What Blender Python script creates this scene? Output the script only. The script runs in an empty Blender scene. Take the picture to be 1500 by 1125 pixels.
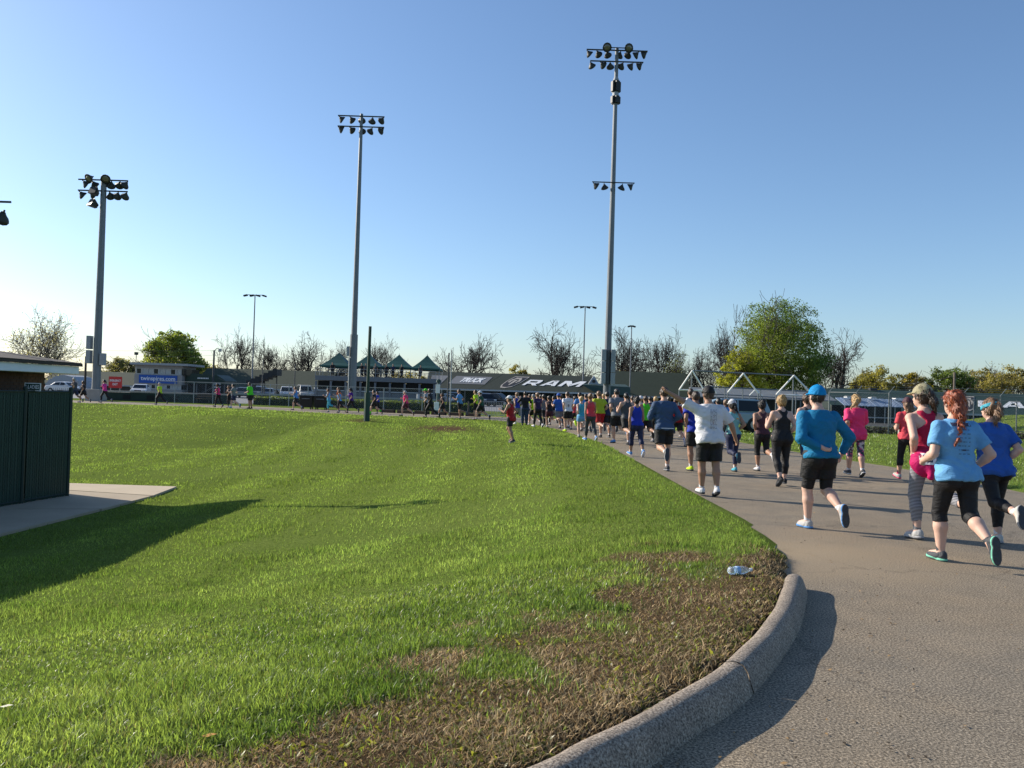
import bpy, bmesh, math, random
import numpy as np
from mathutils import Vector, Matrix
from mathutils.geometry import tessellate_polygon
from mathutils.bvhtree import BVHTree

random.seed(7)
RNG = np.random.default_rng(11)
SC = bpy.context.scene
COL = SC.collection

# ------------------------------------------------------------------ camera
FPX, CAMZ = 1240.0, 1.55
PITCH, ROLL = 0.0133, 0.0314
_R0 = np.array([1.0, 0, 0])
_U0 = np.array([0, -math.sin(PITCH), math.cos(PITCH)])
_FW = np.array([0, math.cos(PITCH), math.sin(PITCH)])
_R = math.cos(ROLL) * _R0 + math.sin(ROLL) * _U0
_U = -math.sin(ROLL) * _R0 + math.cos(ROLL) * _U0
cam = bpy.data.cameras.new('camera')
cam.sensor_width = 36.0
cam.lens = 36.0 * FPX / 1500.0
cam.clip_start = 0.05
cam.clip_end = 3000.0
camo = bpy.data.objects.new('camera', cam)
COL.objects.link(camo)
M = Matrix.Identity(4)
for i in range(3):
    M[i][0], M[i][1], M[i][2] = _R[i], _U[i], -_FW[i]
M[2][3] = CAMZ
camo.matrix_world = M
SC.camera = camo

# ------------------------------------------------------------------ light
SUN_EL, SUN_AZ = math.radians(26.0), math.radians(65.0)     # azimuth from +Y towards -X
w = bpy.data.worlds.new('World'); SC.world = w; w.use_nodes = True
nt = w.node_tree; nt.nodes.clear()
sky = nt.nodes.new('ShaderNodeTexSky'); sky.sky_type = 'NISHITA'; sky.sun_disc = False
sky.sun_elevation = SUN_EL; sky.sun_rotation = -SUN_AZ
sky.altitude = 0; sky.air_density = 1.0; sky.dust_density = 0.68; sky.ozone_density = 4.5
bg = nt.nodes.new('ShaderNodeBackground'); bg.inputs[1].default_value = 0.116
out = nt.nodes.new('ShaderNodeOutputWorld')
nt.links.new(sky.outputs[0], bg.inputs[0]); nt.links.new(bg.outputs[0], out.inputs[0])
sl = bpy.data.lights.new('sun', 'SUN'); sl.energy = 5.0; sl.angle = math.radians(0.5); sl.color = (1.0, 0.91, 0.78)
so = bpy.data.objects.new('sun', sl); COL.objects.link(so)
SDIR = Vector((-math.sin(SUN_AZ) * math.cos(SUN_EL), math.cos(SUN_AZ) * math.cos(SUN_EL), math.sin(SUN_EL)))
so.rotation_euler = SDIR.to_track_quat('Z', 'Y').to_euler()
so.location = (-30, 14, 30)
SC.view_settings.view_transform = 'Standard'
SC.view_settings.look = 'None'
SC.view_settings.exposure = 0.52
SC.view_settings.gamma = 1.0
SC.view_settings.use_curve_mapping = False
SC.render.engine = 'CYCLES'
SC.cycles.max_bounces = 6
SC.cycles.transparent_max_bounces = 12

# ------------------------------------------------------------------ photo -> world helpers (1500 px photo coordinates)
def ray(px, py):
    d = _FW + (px - 750) / FPX * _R + (562.5 - py) / FPX * _U
    return d / d[1]                       # scaled so that its y is 1: multiply by distance
def PZ(px, py, z=0.0):                    # point at height z
    d = ray(px, py); t = (z - CAMZ) / d[2]
    return np.array([d[0] * t, d[1] * t, z])
def PD(px, py, dist):                     # point at distance dist along +Y
    d = ray(px, py)
    return np.array([d[0] * dist, dist, CAMZ + d[2] * dist])

# ------------------------------------------------------------------ objects
def link(o, parent=None):
    COL.objects.link(o)
    if parent is not None: o.parent = parent
    return o
def tag(o, label=None, cat=None, group=None, kind=None):
    if label: o['label'] = label
    if cat: o['category'] = cat
    if group: o['group'] = group
    if kind: o['kind'] = kind
    return o
def thing(name, label, cat, loc=(0, 0, 0), rz=0.0, group=None):
    o = bpy.data.objects.new(name, None); link(o)
    o.location = loc; o.rotation_euler = (0, 0, rz); o.empty_display_size = 0.3
    return tag(o, label, cat, group)
def mesh_np(name, V, F, smooth=False):
    """V (n,3); F list of arrays of shape (m,3) or (m,4)"""
    me = bpy.data.meshes.new(name)
    if not isinstance(F, (list, tuple)): F = [F]
    F = [np.asarray(f, dtype=np.int32) for f in F if len(f)]
    V = np.asarray(V, dtype=np.float32)
    me.vertices.add(len(V)); me.vertices.foreach_set('co', V.ravel())
    idx = np.concatenate([f.ravel() for f in F]); tot = np.concatenate([np.full(len(f), f.shape[1], np.int32) for f in F])
    st = np.concatenate([[0], np.cumsum(tot)[:-1]]).astype(np.int32)
    me.loops.add(len(idx)); me.loops.foreach_set('vertex_index', idx)
    me.polygons.add(len(tot)); me.polygons.foreach_set('loop_start', st)
    if smooth: me.polygons.foreach_set('use_smooth', np.ones(len(tot), bool))
    me.update(calc_edges=True)
    return me
def obj(name, me, mat=None, parent=None, loc=None):
    if mat is not None:
        for m in (mat if isinstance(mat, (list, tuple)) else [mat]): me.materials.append(m)
    o = bpy.data.objects.new(name, me); link(o, parent)
    if loc is not None: o.location = loc
    return o
def copy_tree(o, parent=None):
    c = o.copy(); COL.objects.link(c)
    if parent is not None: c.parent = parent
    for ch in list(o.children): copy_tree(ch, c)
    return c

class MB:
    """collects polygons, builds one mesh"""
    def __init__(s): s.v = []; s.f = []
    def add(s, vs, fs):
        b = len(s.v); s.v += [tuple(map(float, p)) for p in vs]; s.f += [[i + b for i in f] for f in fs]; return s
    def box(s, c, d, rz=0.0, rx=0.0, ry=0.0):
        x, y, z = d[0] / 2, d[1] / 2, d[2] / 2
        m = Matrix.Rotation(rz, 3, 'Z') @ Matrix.Rotation(ry, 3, 'Y') @ Matrix.Rotation(rx, 3, 'X')
        vs = [m @ Vector((sx * x, sy * y, sz * z)) + Vector(c) for sx in (-1, 1) for sy in (-1, 1) for sz in (-1, 1)]
        return s.add(vs, [[0, 1, 3, 2], [4, 6, 7, 5], [0, 4, 5, 1], [2, 3, 7, 6], [0, 2, 6, 4], [1, 5, 7, 3]])
    def bar(s, a, b, r1, r2=None, n=6, cap=True):
        r2 = r1 if r2 is None else r2
        a, b = Vector(a), Vector(b); d = (b - a).normalized()
        u = d.orthogonal().normalized(); v = d.cross(u)
        vs = []
        for p, r in ((a, r1), (b, r2)):
            for k in range(n):
                t = 2 * math.pi * (k + .5) / n
                vs.append(p + (u * math.cos(t) + v * math.sin(t)) * r)
        fs = [[k, (k + 1) % n, n + (k + 1) % n, n + k] for k in range(n)]
        if cap: fs += [list(range(n))[::-1], list(range(n, 2 * n))]
        return s.add(vs, fs)
    def tube(s, pts, rs, n=6, cap=True):
        pts = [Vector(p) for p in pts]
        if not hasattr(rs, '__len__'): rs = [rs] * len(pts)
        vs = []; u = None
        for i, p in enumerate(pts):
            d = (pts[min(i + 1, len(pts) - 1)] - pts[max(i - 1, 0)]).normalized()
            u = d.orthogonal().normalized() if u is None else (u - d * u.dot(d)).normalized()
            v = d.cross(u)
            for k in range(n):
                t = 2 * math.pi * k / n
                vs.append(p + (u * math.cos(t) + v * math.sin(t)) * rs[i])
        fs = [[i * n + k, i * n + (k + 1) % n, (i + 1) * n + (k + 1) % n, (i + 1) * n + k] for i in range(len(pts) - 1) for k in range(n)]
        if cap: fs += [list(range(n))[::-1], [(len(pts) - 1) * n + k for k in range(n)]]
        return s.add(vs, fs)
    def lathe(s, prof, n=12, mat=None):
        """prof: list of (r, z)"""
        vs = []
        for r, z in prof:
            for k in range(n):
                t = 2 * math.pi * k / n; p = Vector((r * math.cos(t), r * math.sin(t), z))
                vs.append(mat @ p if mat else p)
        fs = [[i * n + k, i * n + (k + 1) % n, (i + 1) * n + (k + 1) % n, (i + 1) * n + k] for i in range(len(prof) - 1) for k in range(n)]
        fs += [list(range(n))[::-1], [(len(prof) - 1) * n + k for k in range(n)]]
        return s.add(vs, fs)
    def prism(s, poly, fn, t):
        """poly 2d list; fn(u,v,w)->3d ; thickness 0..t"""
        n = len(poly)
        vs = [fn(u, v, 0) for u, v in poly] + [fn(u, v, t) for u, v in poly]
        fs = [list(range(n))[::-1], list(range(n, 2 * n))] + [[k, (k + 1) % n, n + (k + 1) % n, n + k] for k in range(n)]
        return s.add(vs, fs)
    def mesh(s, name, smooth=False):
        me = bpy.data.meshes.new(name); me.from_pydata(s.v, [], s.f)
        if smooth: me.polygons.foreach_set('use_smooth', np.ones(len(me.polygons), bool))
        me.update(); return me
    def build(s, name, mat, parent=None, smooth=False, loc=None):
        return obj(name, s.mesh(name, smooth), mat, parent, loc)

def bevel(o, wd=0.01, seg=2):
    m = o.modifiers.new('bevel', 'BEVEL'); m.width = wd; m.segments = seg; m.limit_method = 'ANGLE'
    return o

# ------------------------------------------------------------------ materials
_mats = {}
def _new(name):
    m = bpy.data.materials.new(name); m.use_nodes = True
    b = m.node_tree.nodes['Principled BSDF']
    return m, m.node_tree, b
def mat(name, col, rough=0.6, metal=0.0, var=0.12, scale=6.0, bump=0.0, bscale=60.0, spec=0.4, sheen=0.0):
    key = name
    if key in _mats: return _mats[key]
    m, t, b = _new(name)
    b.inputs['Roughness'].default_value = rough; b.inputs['Metallic'].default_value = metal
    b.inputs['Specular IOR Level'].default_value = spec
    if sheen: b.inputs['Sheen Weight'].default_value = sheen
    tc = t.nodes.new('ShaderNodeTexCoord')
    n = t.nodes.new('ShaderNodeTexNoise'); n.inputs['Scale'].default_value = scale; n.inputs['Detail'].default_value = 5
    t.links.new(tc.outputs['Object'], n.inputs['Vector'])
    mx = t.nodes.new('ShaderNodeMix'); mx.data_type = 'RGBA'
    c = np.array(col[:3])
    mx.inputs[6].default_value = (*np.clip(c * (1 - var * 1.6), 0, 1), 1); mx.inputs[7].default_value = (*np.clip(c * (1 + var * 1.2), 0, 1), 1)
    t.links.new(n.outputs['Fac'], mx.inputs[0]); t.links.new(mx.outputs[2], b.inputs['Base Color'])
    if bump:
        n2 = t.nodes.new('ShaderNodeTexNoise'); n2.inputs['Scale'].default_value = bscale; n2.inputs['Detail'].default_value = 4
        t.links.new(tc.outputs['Object'], n2.inputs['Vector'])
        bp = t.nodes.new('ShaderNodeBump'); bp.inputs['Strength'].default_value = bump; bp.inputs['Distance'].default_value = 0.01
        t.links.new(n2.outputs['Fac'], bp.inputs['Height']); t.links.new(bp.outputs[0], b.inputs['Normal'])
    _mats[key] = m
    return m
def attr_mat(name, rough=0.55, trans=0.35, tint=(1.0, 1.0, 0.55), attr='Col', spec=0.25):
    """leafy material: per-blade colour, diffuse + translucent + a little gloss"""
    m, t, b = _new(name)
    a = t.nodes.new('ShaderNodeAttribute'); a.attribute_name = attr
    t.links.new(a.outputs['Color'], b.inputs['Base Color'])
    b.inputs['Roughness'].default_value = rough; b.inputs['Specular IOR Level'].default_value = spec
    tr = t.nodes.new('ShaderNodeBsdfTranslucent')
    mu = t.nodes.new('ShaderNodeMix'); mu.data_type = 'RGBA'; mu.blend_type = 'MULTIPLY'; mu.inputs[0].default_value = 1
    t.links.new(a.outputs['Color'], mu.inputs[6]); mu.inputs[7].default_value = (tint[0] * 2.0, tint[1] * 2.0, tint[2] * 2.0, 1)
    t.links.new(mu.outputs[2], tr.inputs['Color'])
    ms = t.nodes.new('ShaderNodeMixShader'); ms.inputs[0].default_value = trans
    t.links.new(b.outputs[0], ms.inputs[1]); t.links.new(tr.outputs[0], ms.inputs[2])
    t.links.new(ms.outputs[0], t.nodes['Material Output'].inputs['Surface'])
    return m
def set_col(me, C, name='Col'):
    at = me.color_attributes.new(name, 'FLOAT_COLOR', 'POINT')
    c = np.ones((len(me.vertices), 4), np.float32); c[:, :3] = C
    at.data.foreach_set('color', c.ravel())

def srgb(r, g, b):
    f = lambda c: (c / 255 / 12.92) if c / 255 <= 0.04045 else ((c / 255 + 0.055) / 1.055) ** 2.4
    return (f(r), f(g), f(b))

STEEL = mat('galvanised_steel', (0.30, 0.32, 0.33), 0.5, 0.55, 0.12, 3)
DKSTEEL = mat('dark_steel', (0.055, 0.06, 0.065), 0.5, 0.3, 0.15, 4)
BLACK = mat('black_paint', (0.012, 0.013, 0.014), 0.45, 0, 0.2, 5)
WHITEP = mat('white_paint', (0.78, 0.78, 0.76), 0.5, 0, 0.06, 4)
GREENP = mat('dark_green_paint', (0.012, 0.045, 0.032), 0.55, 0, 0.15, 4)
CONC = mat('concrete', (0.33, 0.31, 0.28), 0.9, 0, 0.15, 3, 0.3, 90)
GLASSD = mat('dark_window_glass', (0.012, 0.016, 0.02), 0.12, 0, 0.1, 2, spec=0.35)

def text_mesh(s, size=1.0, bold=.0, shear=0.0, align='CENTER', spacing=1.0):
    cu = bpy.data.curves.new('lettering', 'FONT'); cu.body = s; cu.size = size; cu.offset = bold; cu.shear = shear; cu.align_x = align; cu.align_y = 'CENTER'; cu.space_character = spacing
    cu.resolution_u = 2
    o = bpy.data.objects.new('lettering', cu); COL.objects.link(o)
    dg = bpy.context.evaluated_depsgraph_get(); me = bpy.data.meshes.new_from_object(o.evaluated_get(dg))
    V = [tuple(v.co) for v in me.vertices]; F = [list(p.vertices) for p in me.polygons]
    bpy.data.objects.remove(o); bpy.data.meshes.remove(me); bpy.data.curves.remove(cu)
    return V, F
# ================================================================== GROUND
def pl(pts): return np.array(pts, dtype=float)
_k = [(-14, -2.6), (-8, -1.1), (-4, 0.25), (-1.5, 1.75), (-0.55, 2.65)] + [tuple(PZ(a_, c_, .14)[:2]) for a_, c_ in [(773, 1122), (843, 1089), (903, 1061), (968, 1024), (1033, 990), (1077, 955), (1111, 920), (1137, 886), (1150, 852), (1154, 836)]]
KERB = pl(_k)
LEFT_EDGE = pl(_k + [tuple(PZ(*p)[:2]) for p in [(1160, 820), (1140, 798), (1098, 763), (1040, 735), (960, 690), (900, 655), (850, 638), (800, 625), (740, 617), (660, 613), (600, 611.5)]]
               + [(-10.7, 53.5), (-16.4, 57.5), (-22, 60), (-32, 61.3), (-44, 61), (-60, 58), (-90, 54)])
RIGHT_EDGE = pl([(40, -12), (22, 1), (14, 9.5)] + [tuple(PZ(*p)[:2]) for p in [(1500, 722), (1400, 700), (1300, 683), (1200, 668), (1090, 649), (1000, 632)]]
                + [(6.4, 52), (3.5, 57.5), (-3.8, 61), (-10.7, 62.5), (-16.4, 66), (-22, 68.3), (-32, 69.6), (-44, 69.2), (-60, 66.5), (-90, 63)])
def _smooth(L, nk):
    a, b = L[:nk], L[nk - 1:]
    for _ in range(2):                              # corner cutting keeps the edge free of kinks
        o = [b[0]]
        for q in range(len(b) - 1):
            o += [b[q] * .75 + b[q + 1] * .25, b[q] * .25 + b[q + 1] * .75]
        b = np.array(o + [b[-1]])
    keep = [0]
    for q in range(1, len(b)):
        if np.hypot(*(b[q] - b[keep[-1]])) > .45: keep.append(q)
    return np.vstack([a, b[keep[1:]]])
LEFT_EDGE = _smooth(LEFT_EDGE, len(_k))
LAWN_POLY = np.vstack([LEFT_EDGE, [(-90, -20), (-14, -20)]])
RIGHT_POLY = np.vstack([RIGHT_EDGE, [(-90, 400), (400, 400), (400, -12)]])

def inside(poly, x, y):
    x = np.asarray(x, float); y = np.asarray(y, float)
    c = np.zeros(x.shape, bool); n = len(poly); j = n - 1
    for i in range(n):
        xi, yi = poly[i]; xj, yj = poly[j]
        if yi != yj:
            c ^= ((yi > y) != (yj > y)) & (x < (xj - xi) * (y - yi) / (yj - yi) + xi)
        j = i
    return c
def pdist(line, x, y):
    x = np.asarray(x, float); y = np.asarray(y, float); d = np.full(x.shape, 1e9)
    for (ax, ay), (bx, by) in zip(line[:-1], line[1:]):
        dx, dy = bx - ax, by - ay
        t = np.clip(((x - ax) * dx + (y - ay) * dy) / (dx * dx + dy * dy), 0, 1)
        d = np.minimum(d, np.hypot(x - ax - t * dx, y - ay - t * dy))
    return d
def vnoise(x, y, s, seed=0):
    """smooth value noise"""
    x = np.asarray(x, float) / s; y = np.asarray(y, float) / s
    xi = np.floor(x).astype(np.int64); yi = np.floor(y).astype(np.int64)
    fx = x - xi; fy = y - yi; fx = fx * fx * (3 - 2 * fx); fy = fy * fy * (3 - 2 * fy)
    def h(a, b):
        n = (a * 374761393 + b * 668265263 + seed * 974711) & 0x7fffffff
        n = ((n ^ (n >> 13)) * 1274126177) & 0x7fffffff
        return ((n ^ (n >> 16)) & 0xffff) / 65535.0
    return (h(xi, yi) * (1 - fx) + h(xi + 1, yi) * fx) * (1 - fy) + (h(xi, yi + 1) * (1 - fx) + h(xi + 1, yi + 1) * fx) * fy
def fbm(x, y, s, seed=0, o=3):
    return sum(vnoise(x, y, s / 2 ** k, seed + k) / 2 ** k for k in range(o)) / sum(1 / 2 ** k for k in range(o))
def sstep(a, b, x):
    t = np.clip((np.asarray(x, float) - a) / (b - a), 0, 1); return t * t * (3 - 2 * t)

PAD_Z = -1.10
PAD = pl([(-8.55, 21.9), (-8.35, 18.6), (-8.5, 14.0), (-8.9, 8.0), (-17, 8.0), (-17, 21.9)])
def zt(x, y):
    x = np.asarray(x, float); y = np.asarray(y, float)
    inl = inside(LAWN_POLY, x, y); inr = inside(RIGHT_POLY, x, y)
    dl = pdist(LEFT_EDGE, x, y); dr = pdist(RIGHT_EDGE, x, y); dk = pdist(KERB, x, y)
    wofs = 9.0 * sstep(18, 42, y) * sstep(-30, -14, x) + 1.2
    s = np.maximum(dl - wofs, 0)
    Lb = 7.5 - 3.4 * sstep(26, 38, y) * sstep(-26, -12, x); bowl = -1.45 * (1 - np.exp(-(s / Lb) ** 1.25))
    sw = np.where(inl, dl, -dl)
    edge = np.clip(sw * 0.35, -0.06, 0.03)
    nk = np.exp(-(dk / 2.2) ** 2) * 0.115
    kb = sstep(1.0, .1, dk - dl) * sstep(7.25, 6.9, y)
    z = np.where(inl, edge + bowl + nk * np.maximum(sstep(0.0, .3, dl), kb), np.where(kb * (dl < .1) > .5, .05, edge))
    swr = np.where(inr, dr, -dr)
    z = np.where(inl, z, np.maximum(edge * 0 - .06, np.clip(swr * 0.3, -.06, .02)))
    pd = np.where(inside(PAD, x, y), 0, pdist(np.vstack([PAD, PAD[:1]]), x, y))
    mk = sstep(2.2, 0.25, pd)
    z = np.where(inl, z * (1 - mk) + (PAD_Z - 0.02) * mk, z)
    z = z + np.where(inl, (fbm(x, y, 5.0, 3) - .5) * 0.10 * sstep(.6, 3, dl) * (1 - mk) + (fbm(x, y, 1.1, 9) - .5) * .035 * sstep(.2, 1, dl) * (1 - mk), 0)
    # small mound at the green pole and embankment behind the right fence
    mx, my, _ = PZ(537, 617)
    z = z + 0.12 * np.exp(-((x - mx) ** 2 + (y - my) ** 2) / 1.2)
    z = z + np.where(inr, 1.25 * sstep(31, 40, x) * sstep(50, 57, y) * sstep(74, 66, y), 0)
    return z
def dryness(x, y):
    dk = pdist(KERB, x, y); n = fbm(x, y, 1.0, 21, 4); n2 = fbm(x, y, 0.35, 5, 2)
    wd_ = .95 + .62 * sstep(-1.4, .3, np.asarray(x)); n3_ = fbm(x, y, .55, 63, 2); d = sstep(wd_ + .35, wd_ - .45, dk + (n - .5) * 2.2 + (n2 - .5) * 1.1); d = d * (1 - .92 * sstep(.56, .66, n3_) * sstep(.35, .8, dk)) * sstep(9.2, 8.2, np.asarray(y))
    px, py, _ = PZ(655, 626)
    d2 = 1.25 * np.exp(-(((x - px) / 1.5) ** 2 + ((y - py + 2) / 4.0) ** 2)) * (n2 > .28)
    px, py, _ = PZ(525, 618)
    d3 = 0.8 * np.exp(-(((x - px) / .8) ** 2 + ((y - py) / 1.2) ** 2))
    return np.clip(np.maximum(np.maximum(d, d2), d3), 0, 1)
def PG(px, py):
    """where the photo ray first meets the ground"""
    d = ray(px, py); t = np.arange(2.5, 120, 0.05)
    x, y, z = d[0] * t, t, CAMZ + d[2] * t
    h = np.maximum(zt(x, y), np.where(inside(LAWN_POLY, x, y) | inside(RIGHT_POLY, x, y), -9, 0))
    k = np.argmax(z < h)
    return np.array([x[k], y[k], h[k]])

# terrain sheet
def axis(a, b, c, n, near):
    t = np.linspace(-1, 1, n)
    k = 4.2
    s = np.sinh(k * t) / np.sinh(k)
    return np.where(s < 0, c + s * (c - a), c + s * (b - c))
xs = np.unique(np.concatenate([np.arange(-14, 12, .16), np.arange(-60, -14, .7), np.arange(12, 50, .5), -60 - np.geomspace(1, 900, 22), 50 + np.geomspace(1, 900, 22)]))
ys = np.unique(np.concatenate([np.arange(-3, 14, .16), np.arange(14, 30, .28), np.arange(30, 78, .5), 78 + np.geomspace(.8, 1600, 30), -3 - np.geomspace(.5, 300, 14)]))
X, Y = np.meshgrid(xs, ys)
Z = zt(X, Y)
nx, ny = len(xs), len(ys)
V = np.stack([X.ravel(), Y.ravel(), Z.ravel()], 1)
i, j = np.meshgrid(np.arange(nx - 1), np.arange(ny - 1)); b0 = (j * nx + i).ravel()
me = mesh_np('ground', V, np.stack([b0, b0 + 1, b0 + nx + 1, b0 + nx], 1), True)
dry = dryness(X.ravel(), Y.ravel())
a = me.attributes.new('dry', 'FLOAT', 'POINT'); a.data.foreach_set('value', dry.astype(np.float32))
m, t, b = _new('lawn_soil')
b.inputs['Roughness'].default_value = 1.0; b.inputs['Specular IOR Level'].default_value = 0
tc = t.nodes.new('ShaderNodeTexCoord')
def tex(sc, det=5, rough=.6):
    n = t.nodes.new('ShaderNodeTexNoise'); n.inputs['Scale'].default_value = sc; n.inputs['Detail'].default_value = det; n.inputs['Roughness'].default_value = rough
    t.links.new(tc.outputs['Object'], n.inputs['Vector']); return n
def ramp(src, *stops):
    r = t.nodes.new('ShaderNodeValToRGB'); e = r.color_ramp.elements
    while len(e) < len(stops): e.new(.5)
    for k, (p, c) in enumerate(stops): e[k].position = p; e[k].color = (*c, 1)
    t.links.new(src, r.inputs[0]); return r
def mixc(f, a_, b_, mode='MIX'):
    x = t.nodes.new('ShaderNodeMix'); x.data_type = 'RGBA'; x.blend_type = mode
    if isinstance(f, float): x.inputs[0].default_value = f
    else: t.links.new(f, x.inputs[0])
    for k, q in ((6, a_), (7, b_)):
        if isinstance(q, tuple): x.inputs[k].default_value = (*q, 1)
        else: t.links.new(q, x.inputs[k])
    return x.outputs[2]
n1 = tex(.55, 6); n2 = tex(22, 8, .8); n3 = tex(45, 6, .7)
g = ramp(n1.outputs[0], (.3, (.095, .145, .028)), (.7, (.15, .20, .045)))
g2 = ramp(n2.outputs[0], (.36, (.045, .070, .013)), (.64, (.21, .26, .065)))
grn = mixc(.6, g.outputs[0], g2.outputs[0])
br = ramp(n3.outputs[0], (.3, (.035, .022, .013)), (.55, (.11, .075, .042)), (.8, (.25, .185, .11)))
at = t.nodes.new('ShaderNodeAttribute'); at.attribute_name = 'dry'
t.links.new(mixc(at.outputs['Fac'], grn, br.outputs[0]), b.inputs['Base Color'])
bp = t.nodes.new('ShaderNodeBump'); bp.inputs['Strength'].default_value = .8; bp.inputs['Distance'].default_value = .03
t.links.new(n2.outputs[0], bp.inputs['Height']); t.links.new(bp.outputs[0], b.inputs['Normal'])
tag(obj('ground', me, m), kind='structure', label='rolling green lawn and surrounding ground')

# road: asphalt sheet, runs under the lawn edges a little
def offset_in(line, k):
    out_ = []
    for q in range(len(line)):
        a_ = line[max(q - 1, 0)]; c_ = line[min(q + 1, len(line) - 1)]
        d = (c_ - a_) / np.hypot(*(c_ - a_)); out_.append(line[q] + k * np.array([-d[1], d[0]]))
    return np.array(out_)
Lo = offset_in(LEFT_EDGE, .35); Ro = offset_in(RIGHT_EDGE, -.35)
poly = np.vstack([Lo, Ro[::-1], [(40, -20), (-14, -20)]])
tris = tessellate_polygon([[Vector((p[0], p[1], 0)) for p in poly]])
Vr = np.column_stack([poly, np.zeros(len(poly))])
T = np.array(tris, dtype=np.int32)
nz = np.cross(Vr[T[:, 1]] - Vr[T[:, 0]], Vr[T[:, 2]] - Vr[T[:, 0]])[:, 2]; T[nz < 0] = T[nz < 0][:, ::-1]
me = mesh_np('road', Vr, T)
m, t, b = _new('worn_asphalt'); tc = t.nodes.new('ShaderNodeTexCoord')
n1 = tex(.35, 5); n2 = tex(75, 4, .75); n3 = tex(2.2, 6, .65)
base = ramp(n2.outputs[0], (.36, (.045, .037, .027)), (.5, (.205, .172, .125)), (.64, (.50, .425, .32)))
tone = ramp(n3.outputs[0], (.3, (.82, .82, .82)), (.7, (1.12, 1.09, 1.05)))
dust = ramp(n1.outputs[0], (.42, (1, 1, 1)), (.75, (1.22, 1.12, .98)))
c1 = mixc(1.0, base.outputs[0], tone.outputs[0], 'MULTIPLY'); c2 = mixc(1.0, c1, dust.outputs[0], 'MULTIPLY')
vo = t.nodes.new('ShaderNodeTexVoronoi'); vo.feature = 'DISTANCE_TO_EDGE'; vo.inputs['Scale'].default_value = .33
wv = tex(1.6, 4); add = t.nodes.new('ShaderNodeVectorMath'); add.operation = 'MULTIPLY_ADD'
t.links.new(wv.outputs['Color'], add.inputs[0]); add.inputs[1].default_value = (.7, .7, .7); t.links.new(tc.outputs['Object'], add.inputs[2])
t.links.new(add.outputs[0], vo.inputs['Vector'])
cr = ramp(vo.outputs['Distance'], (.0, (.55, .55, .55)), (.006, (1, 1, 1)))
c2b = mixc(.85, c2, cr.outputs[0], 'MULTIPLY')
vd = t.nodes.new('ShaderNodeVectorMath'); vd.operation = 'DISTANCE'; t.links.new(tc.outputs['Object'], vd.inputs[0]); vd.inputs[1].default_value = (2.9, 8.9, 0)
ns = tex(1.1, 6, .7); ma = t.nodes.new('ShaderNodeMath'); ma.operation = 'MULTIPLY_ADD'; t.links.new(ns.outputs[0], ma.inputs[0]); ma.inputs[1].default_value = 3.2; t.links.new(vd.outputs['Value'], ma.inputs[2])
sm = ramp(ma.outputs[0], (.0, (0, 0, 0)), (1.0, (1, 1, 1))); mr_ = t.nodes.new('ShaderNodeMapRange'); t.links.new(ma.outputs[0], mr_.inputs[0]); mr_.inputs[1].default_value = 3.4; mr_.inputs[2].default_value = 1.7; mr_.inputs[3].default_value = 0; mr_.inputs[4].default_value = .55
c2c = mixc(mr_.outputs[0], c2b, (.40, .30, .18))
pt = t.nodes.new('ShaderNodeTexVoronoi'); pt.inputs['Scale'].default_value = .16; t.links.new(add.outputs[0], pt.inputs['Vector'])
sp_ = t.nodes.new('ShaderNodeSeparateColor'); t.links.new(pt.outputs['Color'], sp_.inputs[0])
pr_ = ramp(sp_.outputs[0], (.0, (.86, .86, .87)), (.5, (1, 1, 1)), (1.0, (1.10, 1.08, 1.05)))
st_ = tex(.9, 7, .75); sr_ = ramp(st_.outputs[0], (.30, (.70, .69, .68)), (.42, (1, 1, 1)))
c2d = mixc(1.0, c2c, pr_.outputs[0], 'MULTIPLY'); c3 = mixc(.8, c2d, sr_.outputs[0], 'MULTIPLY')
t.links.new(c3, b.inputs['Base Color']); b.inputs['Roughness'].default_value = .82; b.inputs['Specular IOR Level'].default_value = .3
bp = t.nodes.new('ShaderNodeBump'); bp.inputs['Strength'].default_value = .55; bp.inputs['Distance'].default_value = .008
t.links.new(n2.outputs[0], bp.inputs['Height']); t.links.new(bp.outputs[0], b.inputs['Normal'])
tag(obj('road', me, m), kind='structure', label='worn grey asphalt road curving away to the left')

# sandy grit washed over the road near the end of the kerb
def decal(name, poly2, z, mt, label):
    tr = np.array(tessellate_polygon([[Vector((p[0], p[1], 0)) for p in poly2]]), dtype=np.int32)
    P = np.array([(p[0], p[1], z) for p in poly2])
    nzz = np.cross(P[tr[:, 1]] - P[tr[:, 0]], P[tr[:, 2]] - P[tr[:, 0]])[:, 2]; tr[nzz < 0] = tr[nzz < 0][:, ::-1]
    return tag(obj(name, mesh_np(name, P, tr), mt), kind='structure', label=label)
# far parking lot and the path of pale concrete in front of it
LOT = mat('pale_lot_asphalt', (.20, .20, .205), .85, 0, .15, .8, .2, 20)
decal('gravel_yard', [(xx_, yy_) for xx_, yy_ in ((16, 50.5), (24, 49), (60, 46), (60, 98), (16, 98))], .035, mat('dark_gravel', (.045, .045, .04), .95, 0, .25, 3, .4, 40), 'dark gravel yard behind the right fence')
decal('parking_lot', [(-75, 77.5), (40, 77.5), (40, 175), (-75, 175)], .03, LOT, 'pale parking lot behind the hedge')

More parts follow.
